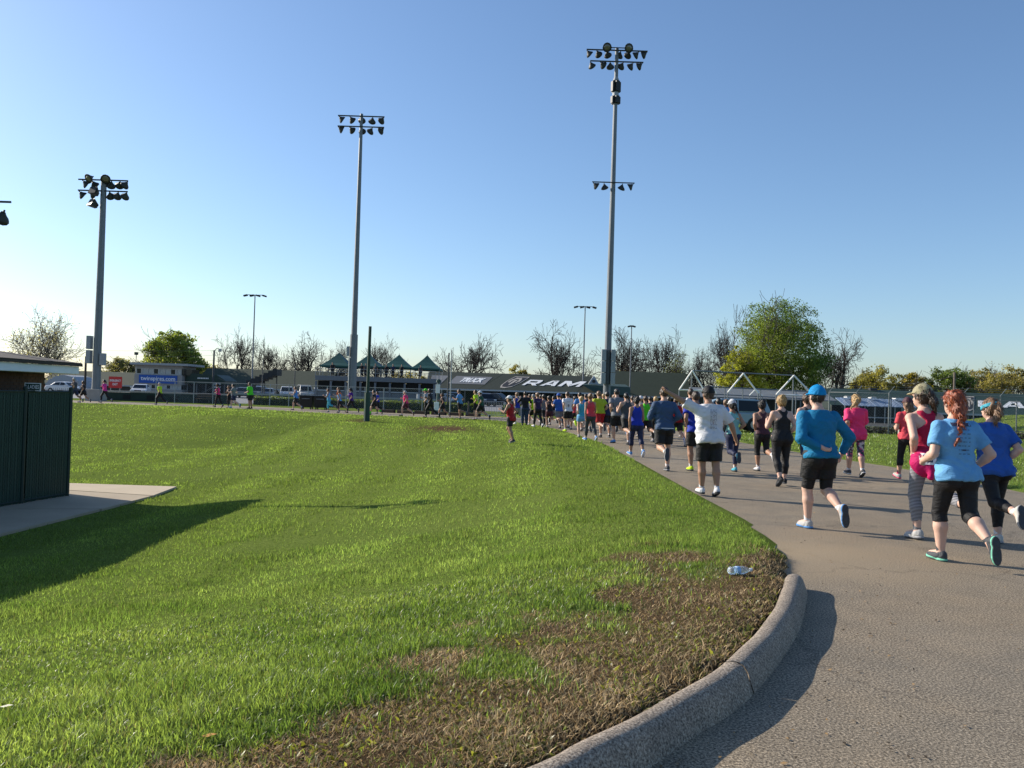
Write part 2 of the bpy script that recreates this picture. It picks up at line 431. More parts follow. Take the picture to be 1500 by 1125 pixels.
# concrete pad in slabs
CP = mat('pad_concrete', (.38, .31, .22), .9, 0, .14, 1.3, .3, 60)
CP2 = mat('pad_concrete_light', (.48, .395, .28), .9, 0, .12, 1.1, .3, 60)
padr = tag(obj('concrete_pad', MB().add([(p[0], p[1], PAD_Z - .03) for p in PAD], [list(range(len(PAD)))[::-1]]).mesh('concrete_pad'), CP), kind='structure', label='tan concrete pad beside the green fence')
for (xa, ya), (xb, yb), (xc, yc), (xd, yd), mm in [((-16.9, 15.7), (-8.42, 17.6), (-8.36, 19.9), (-16.9, 21.8), CP), ((-16.9, 8.1), (-8.9, 8.1), (-8.44, 17.54), (-16.9, 15.64), CP),
                                                    ((-16.9, 21.86), (-8.36, 19.96), (-8.56, 21.86), (-16.0, 21.88), CP2)]:
    s = MB().prism([(xa, ya), (xb, yb), (xc, yc), (xd, yd)], lambda u, v, q: (u, v, PAD_Z - .02 + q), .05)
    obj('slab', s.mesh('slab'), mm, padr)

# kerb: rolled exposed-aggregate concrete, sections butt end to end
m, t, b = _new('aggregate_kerb'); tc = t.nodes.new('ShaderNodeTexCoord')
n2 = tex(85, 4, .75); n1 = tex(4, 5)
c = ramp(n2.outputs[0], (.36, (.075, .06, .046)), (.5, (.30, .245, .19)), (.66, (.62, .54, .44)))
c2 = mixc(1.0, c.outputs[0], ramp(n1.outputs[0], (.3, (.75, .75, .75)), (.7, (1.1, 1.08, 1.05))).outputs[0], 'MULTIPLY')
t.links.new(c2, b.inputs['Base Color']); b.inputs['Roughness'].default_value = .9
bp = t.nodes.new('ShaderNodeBump'); bp.inputs['Strength'].default_value = .9; bp.inputs['Distance'].default_value = .012
t.links.new(n2.outputs[0], bp.inputs['Height']); t.links.new(bp.outputs[0], b.inputs['Normal'])
KM = m
def resample(line, step):
    seg = np.hypot(*np.diff(line, axis=0).T); s = np.concatenate([[0], np.cumsum(seg)]); n = int(s[-1] / step)
    # Catmull-Rom through the points
    out_ = []
    for q in np.linspace(0, s[-1], n + 1):
        k = min(np.searchsorted(s, q, 'right') - 1, len(line) - 2); u = (q - s[k]) / seg[k]
        p0, p1, p2, p3 = line[max(k - 1, 0)], line[k], line[k + 1], line[min(k + 2, len(line) - 1)]
        out_.append(.5 * (2 * p1 + (p2 - p0) * u + (2 * p0 - 5 * p1 + 4 * p2 - p3) * u * u + (3 * p1 - p0 - 3 * p2 + p3) * u ** 3))
    return np.array(out_)
KL = resample(KERB, .06)
nrm = []
for q in range(len(KL)):
    d = KL[min(q + 1, len(KL) - 1)] - KL[max(q - 1, 0)]; d /= np.hypot(*d); nrm.append((d[1], -d[0]))
nrm = np.array(nrm)                                     # towards the road
prof = np.array([(-.02, -.08), (-.015, .112), (.005, .138), (.035, .150), (.072, .150), (.104, .137), (.128, .105), (.146, .055), (.165, .0), (.17, -.08)])
Vk = []; n = len(KL); sarc = np.arange(n) * .06
for q in range(n):
    e = min(1, (n - 1 - q) / 6); f = math.sqrt(max(0, 1 - (1 - e) ** 2)) * .5 + .5 if e < 1 else 1
    wob = 1 + .05 * math.sin(q * .35) * math.sin(q * .11) 
    for o_, h_ in prof:
        hh = h_ * (f if h_ > 0 else 1) * wob
        oo = .075 + (o_ - .075) * (.55 + .45 * f)
        Vk.append((KL[q][0] + nrm[q][0] * oo, KL[q][1] + nrm[q][1] * oo, hh))
Vk = np.array(Vk); pn = len(prof)
kerb = thing('kerb', 'rolled pebbly concrete kerb curving beside the dead grass in the foreground', 'kerb', (KL[-1][0], KL[-1][1], 0))
cuts = [0] + [q for q in range(40, n, 62)]
cuts = [q for q in cuts if q < n - 12] + [n]
for a_, c_ in zip(cuts[:-1], cuts[1:]):
    blk = Vk[a_ * pn: min(c_ + (0 if c_ == n else 1), n) * pn].copy(); mrows = len(blk) // pn
    if c_ != n: blk[-pn:] = blk[-pn:] * .88 + blk[-2 * pn:-pn] * .12
    if a_ != 0: blk[:pn] = blk[:pn] * .88 + blk[pn:2 * pn] * .12
    F = np.array([[r * pn + k, r * pn + k + 1, (r + 1) * pn + k + 1, (r + 1) * pn + k] for r in range(mrows - 1) for k in range(pn - 1)])
    caps = np.array([[0, k, k + 1] for k in range(1, pn - 1)] + [[(mrows - 1) * pn, (mrows - 1) * pn + k + 1, (mrows - 1) * pn + k] for k in range(1, pn - 1)])
    blk[:, :2] -= KL[-1]
    o = obj('kerb_block', mesh_np('kerb_block', blk, [F, caps], True), KM, kerb)

# ------------------------------------------------------------------ grass blades
def sample_sector(n, d0, d1, a0=-.72, a1=.72):
    d = np.exp(RNG.uniform(math.log(d0), math.log(d1), n)); a = RNG.uniform(a0, a1, n)
    return np.tan(a) * d, d
def blades(name, x, y, h, wd, lean, col, segs, label, matl, flat=0.0):
    n = len(x); z = zt(x, y) - .01
    az = RNG.uniform(0, 2 * math.pi, n); fa = RNG.uniform(0, 2 * math.pi, n)
    ux, uy = np.cos(fa) * wd / 2, np.sin(fa) * wd / 2
    lx, ly = np.cos(az) * lean * h, np.sin(az) * lean * h
    zc = np.sqrt(np.maximum(1 - np.minimum(lean, .97) ** 2, .05)) * h * (1 - flat)
    P = []
    if segs == 2:
        P = [(x - ux, y - uy, z), (x + ux, y + uy, z),
             (x - ux * .8 + lx * .35, y - uy * .8 + ly * .35, z + zc * .6), (x + ux * .8 + lx * .35, y + uy * .8 + ly * .35, z + zc * .6),
             (x + lx, y + ly, z + zc)]
        V = np.stack([np.stack(p, 1) for p in P], 1).reshape(-1, 3); b0 = np.arange(n) * 5
        F = [np.stack([b0, b0 + 1, b0 + 3, b0 + 2], 1), np.stack([b0 + 2, b0 + 3, b0 + 4], 1)]; k = 5
    else:
        P = [(x - ux, y - uy, z), (x + ux, y + uy, z), (x + lx, y + ly, z + zc)]
        V = np.stack([np.stack(p, 1) for p in P], 1).reshape(-1, 3); b0 = np.arange(n) * 3
        F = [np.stack([b0, b0 + 1, b0 + 2], 1)]; k = 3
    me = mesh_np(name, V, F, True)
    set_col(me, np.repeat(col, k, 0))
    return tag(obj(name, me, matl), kind='stuff', label=label)
GRASS = attr_mat('grass_blade', .40, .46, (.90, .88, .55), spec=.50)
GRASSF = attr_mat('far_grass_blade', .6, .46, (.86, .88, .58), spec=.05)
STRAW = attr_mat('straw_blade', .7, .2, (1, .9, .7), spec=.15)
def grass_cols(x, y, n):
    f = fbm(x, y, 2.2, 33)[:, None]; g_ = RNG.random((n, 1)); st = (.5 + .5 * np.sin((x * .8 + y * .25) * 3.3))[:, None] * .25
    f = np.clip(f * .6 + (fbm(x, y * 1.4, .55, 87, 2)[:, None] - .5) * 1.1 + .2, 0, 1)
    c = np.array([.078, .128, .022]) * (1 - f) + np.array([.185, .240, .062]) * f
    dl_ = pdist(LEFT_EDGE, x, y); sheen_band = sstep(2.0, 3.4, dl_) * sstep(7.0, 4.6, dl_) * sstep(7, 12, y) * (.6 + .4 * fbm(x, y, 1.5, 19))  # pale sheen of the bank facing the light, painted into the blade colour
    mow = 1 + (.13 * np.tanh(3 * np.sin(dl_ * 2 * math.pi / 2.3 + .6 * vnoise(x, y, 6, 71)))) * sstep(6, 11, np.hypot(x, y))
    c = c * (.34 + 1.42 * g_ ** 1.25) * 1.24 * mow[:, None] * (1 + .38 * sheen_band[:, None]) + np.array([.030, .024, .018]) * sheen_band[:, None] * (.92 + st * .4)
    yl = RNG.random((n, 1)) < .035
    return np.where(yl, np.array([.19, .18, .07]) * (.6 + .6 * g_), c)
x, y = sample_sector(700000, 2.7, 69)
keep = inside(LAWN_POLY, x, y) & ~inside(PAD, x, y); x, y = x[keep], y[keep]
dl = pdist(LEFT_EDGE, x, y); dr_ = dryness(x, y)
tuft = fbm(x, y, .28, 77, 2)
keep = (RNG.random(len(x)) > dr_ * .965) & (dl > .05 + .22 * fbm(x, y, .5, 8))
# thin the turf where old mower scuffs lie
keep &= ~((vnoise(x * .6, y * 1.3, 1.7, 61) > .80) & (RNG.random(len(x)) < .7))
x, y, tuft, dl = x[keep], y[keep], tuft[keep], dl[keep]
n = len(x); dd = np.hypot(x, y)
h = (.016 + .050 * tuft ** 1.5 + .016 * RNG.random(n)) * (1.0 + .35 * sstep(3.4, 2.0, dl) * (y < 9)) * (.55 + .8 * fbm(x, y, .9, 14, 2))
h = np.where(dd > 8, np.maximum(h, .032) * (.75 + .7 * vnoise(x * .3 + y * .1, y * 1.5, 1.0, 52)) * (1 + .012 * dd), h)
wd = np.maximum(.005, .00105 * dd) * RNG.uniform(.7, 1.3, n)
lean = RNG.uniform(.15, .95, n)
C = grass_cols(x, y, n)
mx_ = (.5 * sstep(7, 16, dd))[:, None]; C = C * (1 - mx_) + mx_ * np.array([.150, .205, .046]) * (.85 + .3 * fbm(x, y, 3.0, 12))[:, None] * (1 + .16 * np.tanh(3 * np.sin(pdist(LEFT_EDGE, x, y) * 2 * math.pi / 2.3)))[:, None]
nr = dd < 7.5
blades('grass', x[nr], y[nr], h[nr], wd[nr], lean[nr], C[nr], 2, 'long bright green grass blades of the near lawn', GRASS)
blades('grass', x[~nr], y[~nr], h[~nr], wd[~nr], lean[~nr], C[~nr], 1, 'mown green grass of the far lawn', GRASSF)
# straw in the dead patch
x, y = sample_sector(250000, 2.6, 10.5, -.5, .5)
dr_ = dryness(x, y); keep = inside(LAWN_POLY, x, y) & (RNG.random(len(x)) < dr_) & (pdist(LEFT_EDGE, x, y) > .02); x, y = x[keep], y[keep]; n = len(x)
gg = RNG.random((n, 1)); f = fbm(x, y, .5, 4)[:, None]
C = (np.array([.30, .21, .11]) * (1 - f) + np.array([.50, .39, .23]) * f) * (.28 + 1.4 * gg ** 1.3)
grn_ = (RNG.random((n, 1)) < .13 * (fbm(x, y, .4, 41)[:, None] > .5) + .03); C = np.where(grn_, np.array([.14, .18, .03]) * (.5 + gg), C)
blades('dry_grass', x, y, RNG.uniform(.022, .07, n) * (.6 + .8 * f[:, 0]), RNG.uniform(.0028, .0068, n), RNG.uniform(.45, .98, n), C, 2, 'matted brown dead grass beside the kerb', STRAW, .25)
# little clover-like weeds in the dead patch
x, y = sample_sector(22000, 2.6, 10, -.5, .5); dr_ = dryness(x, y)
keep = inside(LAWN_POLY, x, y) & (dr_ > .45) & (fbm(x, y, .33, 91) > .52); x, y = x[keep], y[keep]; n = len(x)
C = np.array([.17, .18, .03]) * RNG.uniform(.35, 1.6, (n, 1))
blades('weeds', x, y, RNG.uniform(.02, .05, n), RNG.uniform(.012, .022, n), RNG.uniform(.5, .95, n), C, 2, 'small yellow green weeds among the dead grass', GRASS)
# verge on the right of the road
x, y = sample_sector(100000, 14, 66, -.02, .74)
keep = inside(RIGHT_POLY, x, y) & (pdist(RIGHT_EDGE, x, y) > .1); x, y = x[keep], y[keep]; n = len(x); dd = np.hypot(x, y)
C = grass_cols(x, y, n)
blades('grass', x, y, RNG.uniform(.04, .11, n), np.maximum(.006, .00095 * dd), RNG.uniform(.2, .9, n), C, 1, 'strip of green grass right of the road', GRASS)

# leaf bits and grit scattered over the road
n = 420; x, y = sample_sector(n * 3, 2.9, 16, -.1, .62); k_ = ~inside(LAWN_POLY, x, y) & ~inside(RIGHT_POLY, x, y) & (pdist(LEFT_EDGE, x, y) > .2) & ((pdist(LEFT_EDGE, x, y) < .9) | (RNG.random(len(x)) < .3)); x, y = x[k_][:n], y[k_][:n]; n = len(x)
a_ = RNG.uniform(0, 6.28, n); s_ = RNG.uniform(.005, .018, n); V = []
for q, (du, dv) in enumerate(((-1, 0), (0, -.5), (1, 0), (0, .5))):
    V.append(np.stack([x + s_ * (du * np.cos(a_) - dv * np.sin(a_)), y + s_ * (du * np.sin(a_) + dv * np.cos(a_)), .004 + RNG.uniform(0, .010, n)], 1))
V = np.stack(V, 1).reshape(-1, 3); b0 = np.arange(n) * 4; me = mesh_np('road_litter', V, np.stack([b0, b0 + 1, b0 + 2, b0 + 3], 1))
set_col(me, np.repeat(np.where(RNG.random((n, 1)) < .5, np.array([.30, .20, .10]), np.array([.07, .055, .04])) * RNG.uniform(.5, 1.5, (n, 1)), 4, 0)); tag(obj('road_litter', me, STRAW), kind='stuff', label='dry leaf bits and grit scattered on the asphalt')
# ================================================================== LIGHT POLES
def hood_mesh():
    mb = MB()
    mb.lathe([(.05, .42), (.10, .41), (.13, .33), (.20, .22), (.31, .08), (.34, .0), (.335, -.03), (.30, -.03)], 12)
    mb.bar((0, 0, .40), (0, 0, .56), .045, .045, 6)
    return mb.mesh('floodlight', True)
def lens_mesh():
    mb = MB(); mb.lathe([(.02, .02), (.29, -.0), (.30, -.028), (.02, -.035)], 12); return mb.mesh('lens', True)
def visor_mesh():
    mb = MB(); n = 7; vs = []
    for k in range(n):
        t = math.pi * k / (n - 1)
        for r, z in ((.345, -.02), (.36, -.10 * math.sin(t) - .02), (.35, -.10 * math.sin(t) - .02), (.335, -.02)): vs.append((r * math.cos(t), r * math.sin(t), z))
    fs = [[k * 4 + q, k * 4 + (q + 1) % 4, (k + 1) * 4 + (q + 1) % 4, (k + 1) * 4 + q] for k in range(n - 1) for q in range(4)]
    return mb.add(vs, fs).mesh('visor')
LAMPM = mat('lamp_housing', (.035, .038, .038), .5, .35, .2, 3)
LENSM = mat('lamp_lens', (.12, .115, .09), .12, 0, .2, 4, spec=.8)
HM, LM, VM = hood_mesh(), lens_mesh(), visor_mesh()
HM.materials.append(LAMPM); LM.materials.append(LENSM); VM.materials.append(LAMPM)
POLEM = mat('grey_pole_steel', (.17, .185, .20), .5, .4, .12, 1.5)
BOXM = mat('grey_cabinet', (.30, .32, .34), .55, .2, .1, 2)
def floodlight(parent, loc, yaw, tilt, s=1.0):
    o = bpy.data.objects.new('floodlight', HM); link(o, parent)
    m_ = Matrix.Rotation(yaw, 4, 'Z') @ Matrix.Rotation(tilt, 4, 'X') @ Matrix.Translation((0, 0, -.5))
    o.matrix_local = Matrix.Translation(loc) @ m_ @ Matrix.Diagonal((s * 1.04, s * 1.04, s * .84, 1))
    for nm, me in (('lens', LM), ('visor', VM)): link(bpy.data.objects.new(nm, me), o)
    return o
def pole_tube(root, hgt, r0, r1, n=12, name='pole', z0=0):
    mb = MB(); k = 4; zs = [z0 + (hgt - z0) * q / k for q in range(k + 1)]
    for q in range(k):
        ra, rb = r0 + (r1 - r0) * q / k, r0 + (r1 - r0) * (q + 1) / k
        mb.bar((0, 0, zs[q]), (0, 0, zs[q + 1]), ra, rb * .99, n)
    return mb.build(name, POLEM, root)
def big_pole(label, px_base, px_top, dist, r0, r1, rows_, extra=None, group='tall stadium light poles'):
    b_ = PD(px_base[0], px_base[1], dist); tp = PD(px_top[0], px_top[1], dist); hgt = tp[2]
    root = thing('light_pole', label, 'light pole', (b_[0], dist, 0), 0, group)
    pole_tube(root, hgt, r0, r1)
    for (z, hw, lamps) in rows_:
        MB().bar((-hw, -.12, hgt + z), (hw, -.12, hgt + z), .07, .07, 6).build('crossarm', DKSTEEL, root)
        for (x, yaw, tilt) in lamps: floodlight(root, (x, -.12, hgt + z - .04), yaw, tilt, 1.0)
    if extra: extra(root, hgt)
    return root
def lamps(xs_, seed, tl=-.95):
    r_ = random.Random(seed)
    return [(x, (-.9 if x < 0 else .9) * min(abs(x) / max(map(abs, xs_)) + .15, 1) + r_.uniform(-.25, .25) + math.pi, tl + r_.uniform(-.18, .18)) for x in xs_]
def ex_right(root, hgt):
    for x in (-.95, .95): floodlight(root, (x * .9, -.35, hgt - .1), .25 * (1 if x > 0 else -1), -1.15, 1.15)
    MB().bar((-1.0, -.3, hgt - .12), (1.0, -.3, hgt - .12), .05, .05, 6).build('crossarm', DKSTEEL, root)
    for z, d_ in ((-3.55, .9), (-4.75, .62)):
        mb = MB()
        for a in range(4): mb.box((.27 * math.cos(a * math.pi / 2 + .4), .27 * math.sin(a * math.pi / 2 + .4), hgt + z), (.30, .36, d_), a * math.pi / 2 + .4)
        mb.build('speaker_cluster', BLACK, root)
    MB().bar((0, 0, hgt - 3.0), (0, 0, hgt - 2.65), .30, .17, 12).build('collar', BOXM, root)
    MB().bar((0, 0, hgt - 4.4), (0, 0, hgt - 4.05), .30, .27, 12).build('collar', BOXM, root)
    z = PD(893, 270, 76)[2]
    MB().bar((-1.9, -.3, z + .1), (1.9, -.3, z + .1), .06, .06, 6).build('crossarm', DKSTEEL, root)
    for x, yaw in ((-1.85, -1.2), (-.85, -.5), (.85, .5), (1.85, 1.2)): floodlight(root, (x, -.3, z + .06), yaw + math.pi, -.5 if abs(x) < 1 else -.95, .95)
    zt_, zb_ = PD(889, 512, 76)[2], PD(889, 563, 76)[2]; dz = (zt_ - zb_) / 3
    for k in range(3):
        for x in (-.40, .44):
            bevel(MB().box((x, -.34, zb_ + dz * (k + .5)), (.40, .5, dz - .04)).build('cabinet', BOXM, root), .02)
    for x in (-.05, .05): MB().bar((x, -.52, .5), (x, -.52, zt_), .035, .035, 6).build('conduit', DKSTEEL, root)
big_pole('tallest light pole with lamps at two heights and grey cabinets low on its shaft', (888, 600), (902, 70), 76, .34, .16,
         [(-.28, 2.75, lamps([-2.75, -1.85, -.95, .35, 1.15, 2.0, 2.75], 1)), (-1.3, 2.4, lamps([-2.4, -1.5, -.6, .6, 1.5, 2.35], 2))], ex_right)
def ex_mid(root, hgt):
    MB().bar((0, 0, 0), (0, 0, PD(516, 490, 80)[2]), .38, .36, 12).build('sleeve', POLEM, root)
    MB().bar((-.30, -.3, .5), (-.30, -.3, 4.6), .07, .07, 6).build('conduit', STEEL, root)
    MB().box((-.45, -.34, PD(516, 515, 80)[2]), (.24, .3, .9)).build('cabinet', BOXM, root)
big_pole('middle light pole with two rows of five lamps rising beside the green tent tops', (515, 600), (530, 167), 80, .32, .15,
         [(-.25, 2.2, lamps([-2.15, -1.1, .1, 1.1, 2.15], 3)), (-1.25, 2.2, lamps([-2.2, -1.1, .05, 1.1, 2.2], 4))], ex_mid)
def ex_left(root, hgt):
    for x, yw in ((-.75, -.5), (.35, .3)): floodlight(root, (x, -.3, hgt - .02), yw, -1.0, 1.1)
    for x, z, yw in ((-.55, -1.35, -.25), (-.6, -2.35, -.6)):
        mb = MB(); s_ = Matrix.Rotation(yw, 3, 'Z') @ Matrix.Rotation(-.5, 3, 'X')
        vs = [s_ @ Vector(p) + Vector((x, -.3, hgt + z)) for p in [(-.34, -.35, -.33), (.34, -.35, -.33), (.34, -.35, .33), (-.34, -.35, .33), (-.16, .28, -.16), (.16, .28, -.16), (.16, .28, .16), (-.16, .28, .16)]]
        mb.add(vs, [[0, 1, 2, 3], [7, 6, 5, 4], [0, 4, 5, 1], [1, 5, 6, 2], [2, 6, 7, 3], [3, 7, 4, 0]]).build('box_floodlight', LAMPM, root)
    for (xa, ya, yb, wx) in ((-.62, 492, 512, .36), (-.62, 513, 533, .36), (.52, 517, 535, .36)):
        za, zb = PD(141, ya, 70)[2], PD(141, yb, 70)[2]
        bevel(MB().box((xa, -.1, (za + zb) / 2), (wx, .5, za - zb - .03)).build('cabinet', BOXM, root), .02)
    z0 = PD(140, 570, 70)[2]
    bevel(MB().box((.05, -.05, (z0 - .3) / 2), (1.25, 1.25, z0 + .3)).build('footing', CONC, root), .04)
big_pole('left light pole on a concrete footing beside the red sign', (140, 588), (155, 260), 70, .35, .22,
         [(-.25, 2.05, lamps([-1.75, -.95, .7, 1.4, 2.05], 5)), (-1.15, 2.05, lamps([-2.0, -1.15, .55, 1.3, 2.0], 6))], ex_left)
# pole that stands beyond the left edge; one lamp reaches into view
b_ = PD(-42, 560, 20.6); root = thing('light_pole', 'light pole at the left edge with only the end of one lamp in view', 'light pole', (b_[0], 20.6, -1.0), 0, 'tall stadium light poles')
zz = PD(0, 297, 20.6)[2] + 1.0
pole_tube(root, zz + .2, .10, .07); MB().bar((-.9, -.12, zz), (.86, -.12, zz), .03, .03, 6).build('crossarm', DKSTEEL, root)
for x, yw in ((-.86, -1), (.80, 1.0)): floodlight(root, (x, -.12, zz - .01), yw + math.pi, -.75, .55)

# slender lot lights
def lot_light(label, base, top, dist, hw, n):
    b_ = PD(*base, dist); t_ = PD(*top, dist)
    root = thing('lot_light', label, 'lamp post', (b_[0], dist, 0), 0, 'slender parking lot lights')
    MB().bar((0, 0, 0), (0, 0, t_[2]), .13, .08, 8).build('pole', POLEM, root)
    MB().bar((-hw, 0, t_[2]), (hw, 0, t_[2]), .05, .05, 5).build('crossarm', DKSTEEL, root)
    for q in range(n):
        x = -hw + 2 * hw * q / (n - 1); s_ = -1 if x < 0 else 1
        bevel(MB().box((x, 0, t_[2] - .12), (.62, .5, .24), 0, 0, .25 * s_).build('lamp_head', LAMPM, root), .04)
lot_light('slender lamp post with four heads above the bleacher stairs', (368, 590), (373, 432), 130, 1.45, 4)
lot_light('slender lamp post with four heads left of the tallest light pole', (853, 590), (857, 449), 128, 1.4, 4)
lot_light('slender lamp post with a short two headed arm right of the tallest light pole', (922, 590), (925, 477), 140, .35, 2)
def street_lamp(label, base, top, dist, arm):
    b_ = PD(*base, dist); t_ = PD(*top, dist)
    root = thing('street_lamp', label, 'street lamp', (b_[0], dist, 0))
    MB().bar((0, 0, 0), (0, 0, t_[2]), .16, .12, 8).build('pole', DKSTEEL, root)
    MB().tube([(0, 0, t_[2] - .1), (arm * .5, 0, t_[2] + .25), (arm, 0, t_[2] + .2)], .05, 5).build('arm', DKSTEEL, root)
    bevel(MB().box((arm + .12 * np.sign(arm), 0, t_[2] + .02), (.42, .35, .42)).build('lamp_head', mat('pale_lamp', (.5, .47, .42), .4), root), .08)
street_lamp('single armed street lamp behind the black tank clad runner on the left', (311, 590), (313, 513), 118, .7)

def plain_post(name, label, cat, base, top, dist, r, m, group=None, cap=None, ground=0, n=8):
    b_ = PD(*base, dist); t_ = PD(*top, dist); x0 = b_[0]
    mb = MB().bar((0, 0, ground - .3), (0, 0, t_[2]), r, r * .85, n)
    o = mb.build(name, m); o.location = (x0, dist, 0); tag(o, label, cat, group); return o
plain_post('utility_post', 'dark timber post near the left light pole', 'utility pole', (124, 575), (124, 522), 100, .14, mat('dark_timber', (.05, .04, .032), .9))
plain_post('utility_pole', 'weathered pole standing behind the far right trees', 'utility pole', (1397, 600), (1395, 545), 150, .22, mat('grey_timber', (.16, .13, .11), .9))
plain_post('thin_mast', 'thin dark mast left of the black lettering on the barn roof', 'mast', (655, 604), (655, 517), 70, .07, DKSTEEL)
plain_post('thin_mast', 'thin pale mast standing in front of the grey roof panel', 'mast', (659, 604), (658, 513), 69, .06, STEEL)
plain_post('thin_mast', 'thin mast left of the hedge, beside the stair structure', 'mast', (430, 604), (431, 533), 90, .06, DKSTEEL)
plain_post('thin_mast', 'thin mast in front of the bleacher stairs', 'mast', (383, 598), (383, 526), 95, .07, DKSTEEL)
# pole with a small camera box far left
b_ = PD(197, 590, 150); t_ = PD(197, 519, 150)
root = thing('box_topped_pole', 'pole with a small dark box on top behind the blue lettered building', 'pole', (b_[0], 150, 0))
MB().bar((0, 0, 0), (0, 0, t_[2]), .09, .07, 6).build('pole', STEEL, root); MB().box((0, 0, t_[2] + .15), (.55, .4, .5)).build('box', DKSTEEL, root)

# green post on the grass rise
p = PG(537, 617); t_ = PD(540, 478, p[1]); t2 = PD(538, 575, p[1])
root = thing('green_post', 'dark green post standing alone on the grass rise', 'post', tuple(p))
MB().bar((0, 0, -.3), (0, 0, t2[2] - p[2]), .155, .15, 8).build('sleeve', GREENP, root)
MB().bar((0, 0, t2[2] - p[2] + .002), (.02, 0, t_[2] - p[2]), .085, .075, 8).build('pole', GREENP, root)

# power lines at the far left
def wire(a, b, sag, label):
    a, b = Vector(a), Vector(b); pts = [a.lerp(b, k / 16) - Vector((0, 0, sag * 4 * (k / 16) * (1 - k / 16))) for k in range(17)]
    tag(MB().tube(pts, .018, 4).build('power_line', mat('wire', (.10, .10, .11), .6)), label, 'power line', 'wires crossing the sky at the left')
wire(PD(-60, 506, 125), PD(330, 513, 140), .4, 'topmost wire crossing the sky behind the left light pole')
wire(PD(-60, 516, 125), PD(330, 520, 140), .5, 'middle wire crossing the sky behind the left light pole')
wire(PD(-60, 527, 125), PD(330, 527, 140), .5, 'lowest wire crossing the sky behind the left light pole')
wire(PD(1300, 561, 160), PD(1395, 551, 150), .6, 'wire running to the weathered pole above the right trees')
wire(PD(320, 554, 118), PD(372, 549, 118), .8, 'string of cable sagging across the left barn roof')

# ================================================================== BUILDINGS
ROOFG = mat('green_shingle_roof', (.038, .052, .032), .85, 0, .12, 1.2, .3, 30)
ROOFD = mat('dark_green_roof', (.020, .030, .020), .8, 0, .12, 1.2, .3, 30)
ROOFM = mat('deep_green_metal_roof', (.025, .050, .036), .6, 0, .12, 1.0)
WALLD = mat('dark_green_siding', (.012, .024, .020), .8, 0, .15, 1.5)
WALLG = mat('grey_siding', (.16, .155, .145), .8, 0, .1, 1.5)
TRIMW = mat('pale_trim', (.42, .45, .45), .6, 0, .08, 2)
def gable(root, x0, x1, y0, y1, ze, zr, over=.6, roof=ROOFG, wall=WALLD, hipx1=False, fascia=True, posts=0, seams=0):
    """long building, ridge along x, in world coordinates relative to root at origin of world"""
    lx, ly, _ = root.location
    X = lambda x: x - lx; Yy = lambda y: y - ly
    ym = (y0 + y1) / 2; sl = (zr - ze) / (ym - y0)
    MB().box((X((x0 + x1) / 2), Yy((y0 + y1) / 2), ze / 2), (x1 - x0 - .2, y1 - y0 - 1.2, ze)).build('wall', wall, root)
    t = .12
    for nm, (ya, za, yb, zb) in {'f': (y0 - over, ze - sl * over, ym, zr), 'b': (y1 + over, ze - sl * over, ym, zr)}.items():
        xa, xb = X(x0 - .3), X(x1 + .3)
        mb = MB()
        vs = [(xa, Yy(ya), za), (xb, Yy(ya), za), (xb, Yy(yb), zb), (xa, Yy(yb), zb)]; vs += [(q[0], q[1], q[2] + t) for q in vs]
        mb.add(vs, [[3, 2, 1, 0], [4, 5, 6, 7], [0, 1, 5, 4], [1, 2, 6, 5], [2, 3, 7, 6], [3, 0, 4, 7]]).build('roof', roof, root)
    for xe in (x0 + .1, x1 - .1):
        MB().prism([(Yy(y0 + .5), ze), (Yy(y1 - .5), ze), (Yy(ym), zr - .15)], lambda u, v, q: (X(xe) + q - .05, u, v - .02), .1).build('gable_wall', wall, root)
    if fascia: MB().box((X((x0 + x1) / 2), Yy(y0 - over - .04), ze - sl * over + .0), (x1 - x0 + .6, .07, .22)).build('fascia', TRIMW, root)
    for k in range(posts):
        MB().box((X(x0 + .4 + (x1 - x0 - .8) * k / (posts - 1)), Yy(y0 - over + .25), (ze - sl * over) / 2), (.16, .16, ze - sl * over)).build('post', WALLG, root)
    return lambda u, dv, w_=0.0: (X(u), Yy(y0 - over + dv * math.cos(math.atan(sl))) - w_ * math.sin(math.atan(sl)), ze - sl * over + dv * math.sin(math.atan(sl)) + t + w_ * math.cos(math.atan(sl))), (zr - ze + sl * over) / math.sin(math.atan(sl))
def xw(px, d): return PD(px, 575, d)[0]

# --- barn with the big lettered roof (behind the pack)
D = 124; x0, x1 = xw(625, D), xw(868, D)
ze, zr = PD(760, 574, D)[2], PD(760, 549, D + 6)[2]
ram = thing('barn', 'long barn with TRUCK and RAM lettering on its dark green roof', 'barn', ((x0 + x1) / 2, D, 0))
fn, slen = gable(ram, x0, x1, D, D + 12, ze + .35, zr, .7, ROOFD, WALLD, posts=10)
WHT = mat('white_lettering', (.8, .8, .78), .6, 0, .04); GREYL = mat('grey_roof_panel', (.17, .175, .18), .7, 0, .08, 1)
def upx(px): return xw(px, D)
PXW = FPX / D                                   # photo px per metre there
def roofpoly(poly, m, name, th=.05, w0=.02, parent=ram, fn=fn):
    mb = MB().prism(poly, lambda u, v, q: fn(u, v, w0 + q), th); return mb.build(name, m, parent)
def rv(py, px):                                  # photo y -> distance up the slope (roof edge at 575.. ridge at 549)
    c = 579 + .0314 * (px - 750); return None
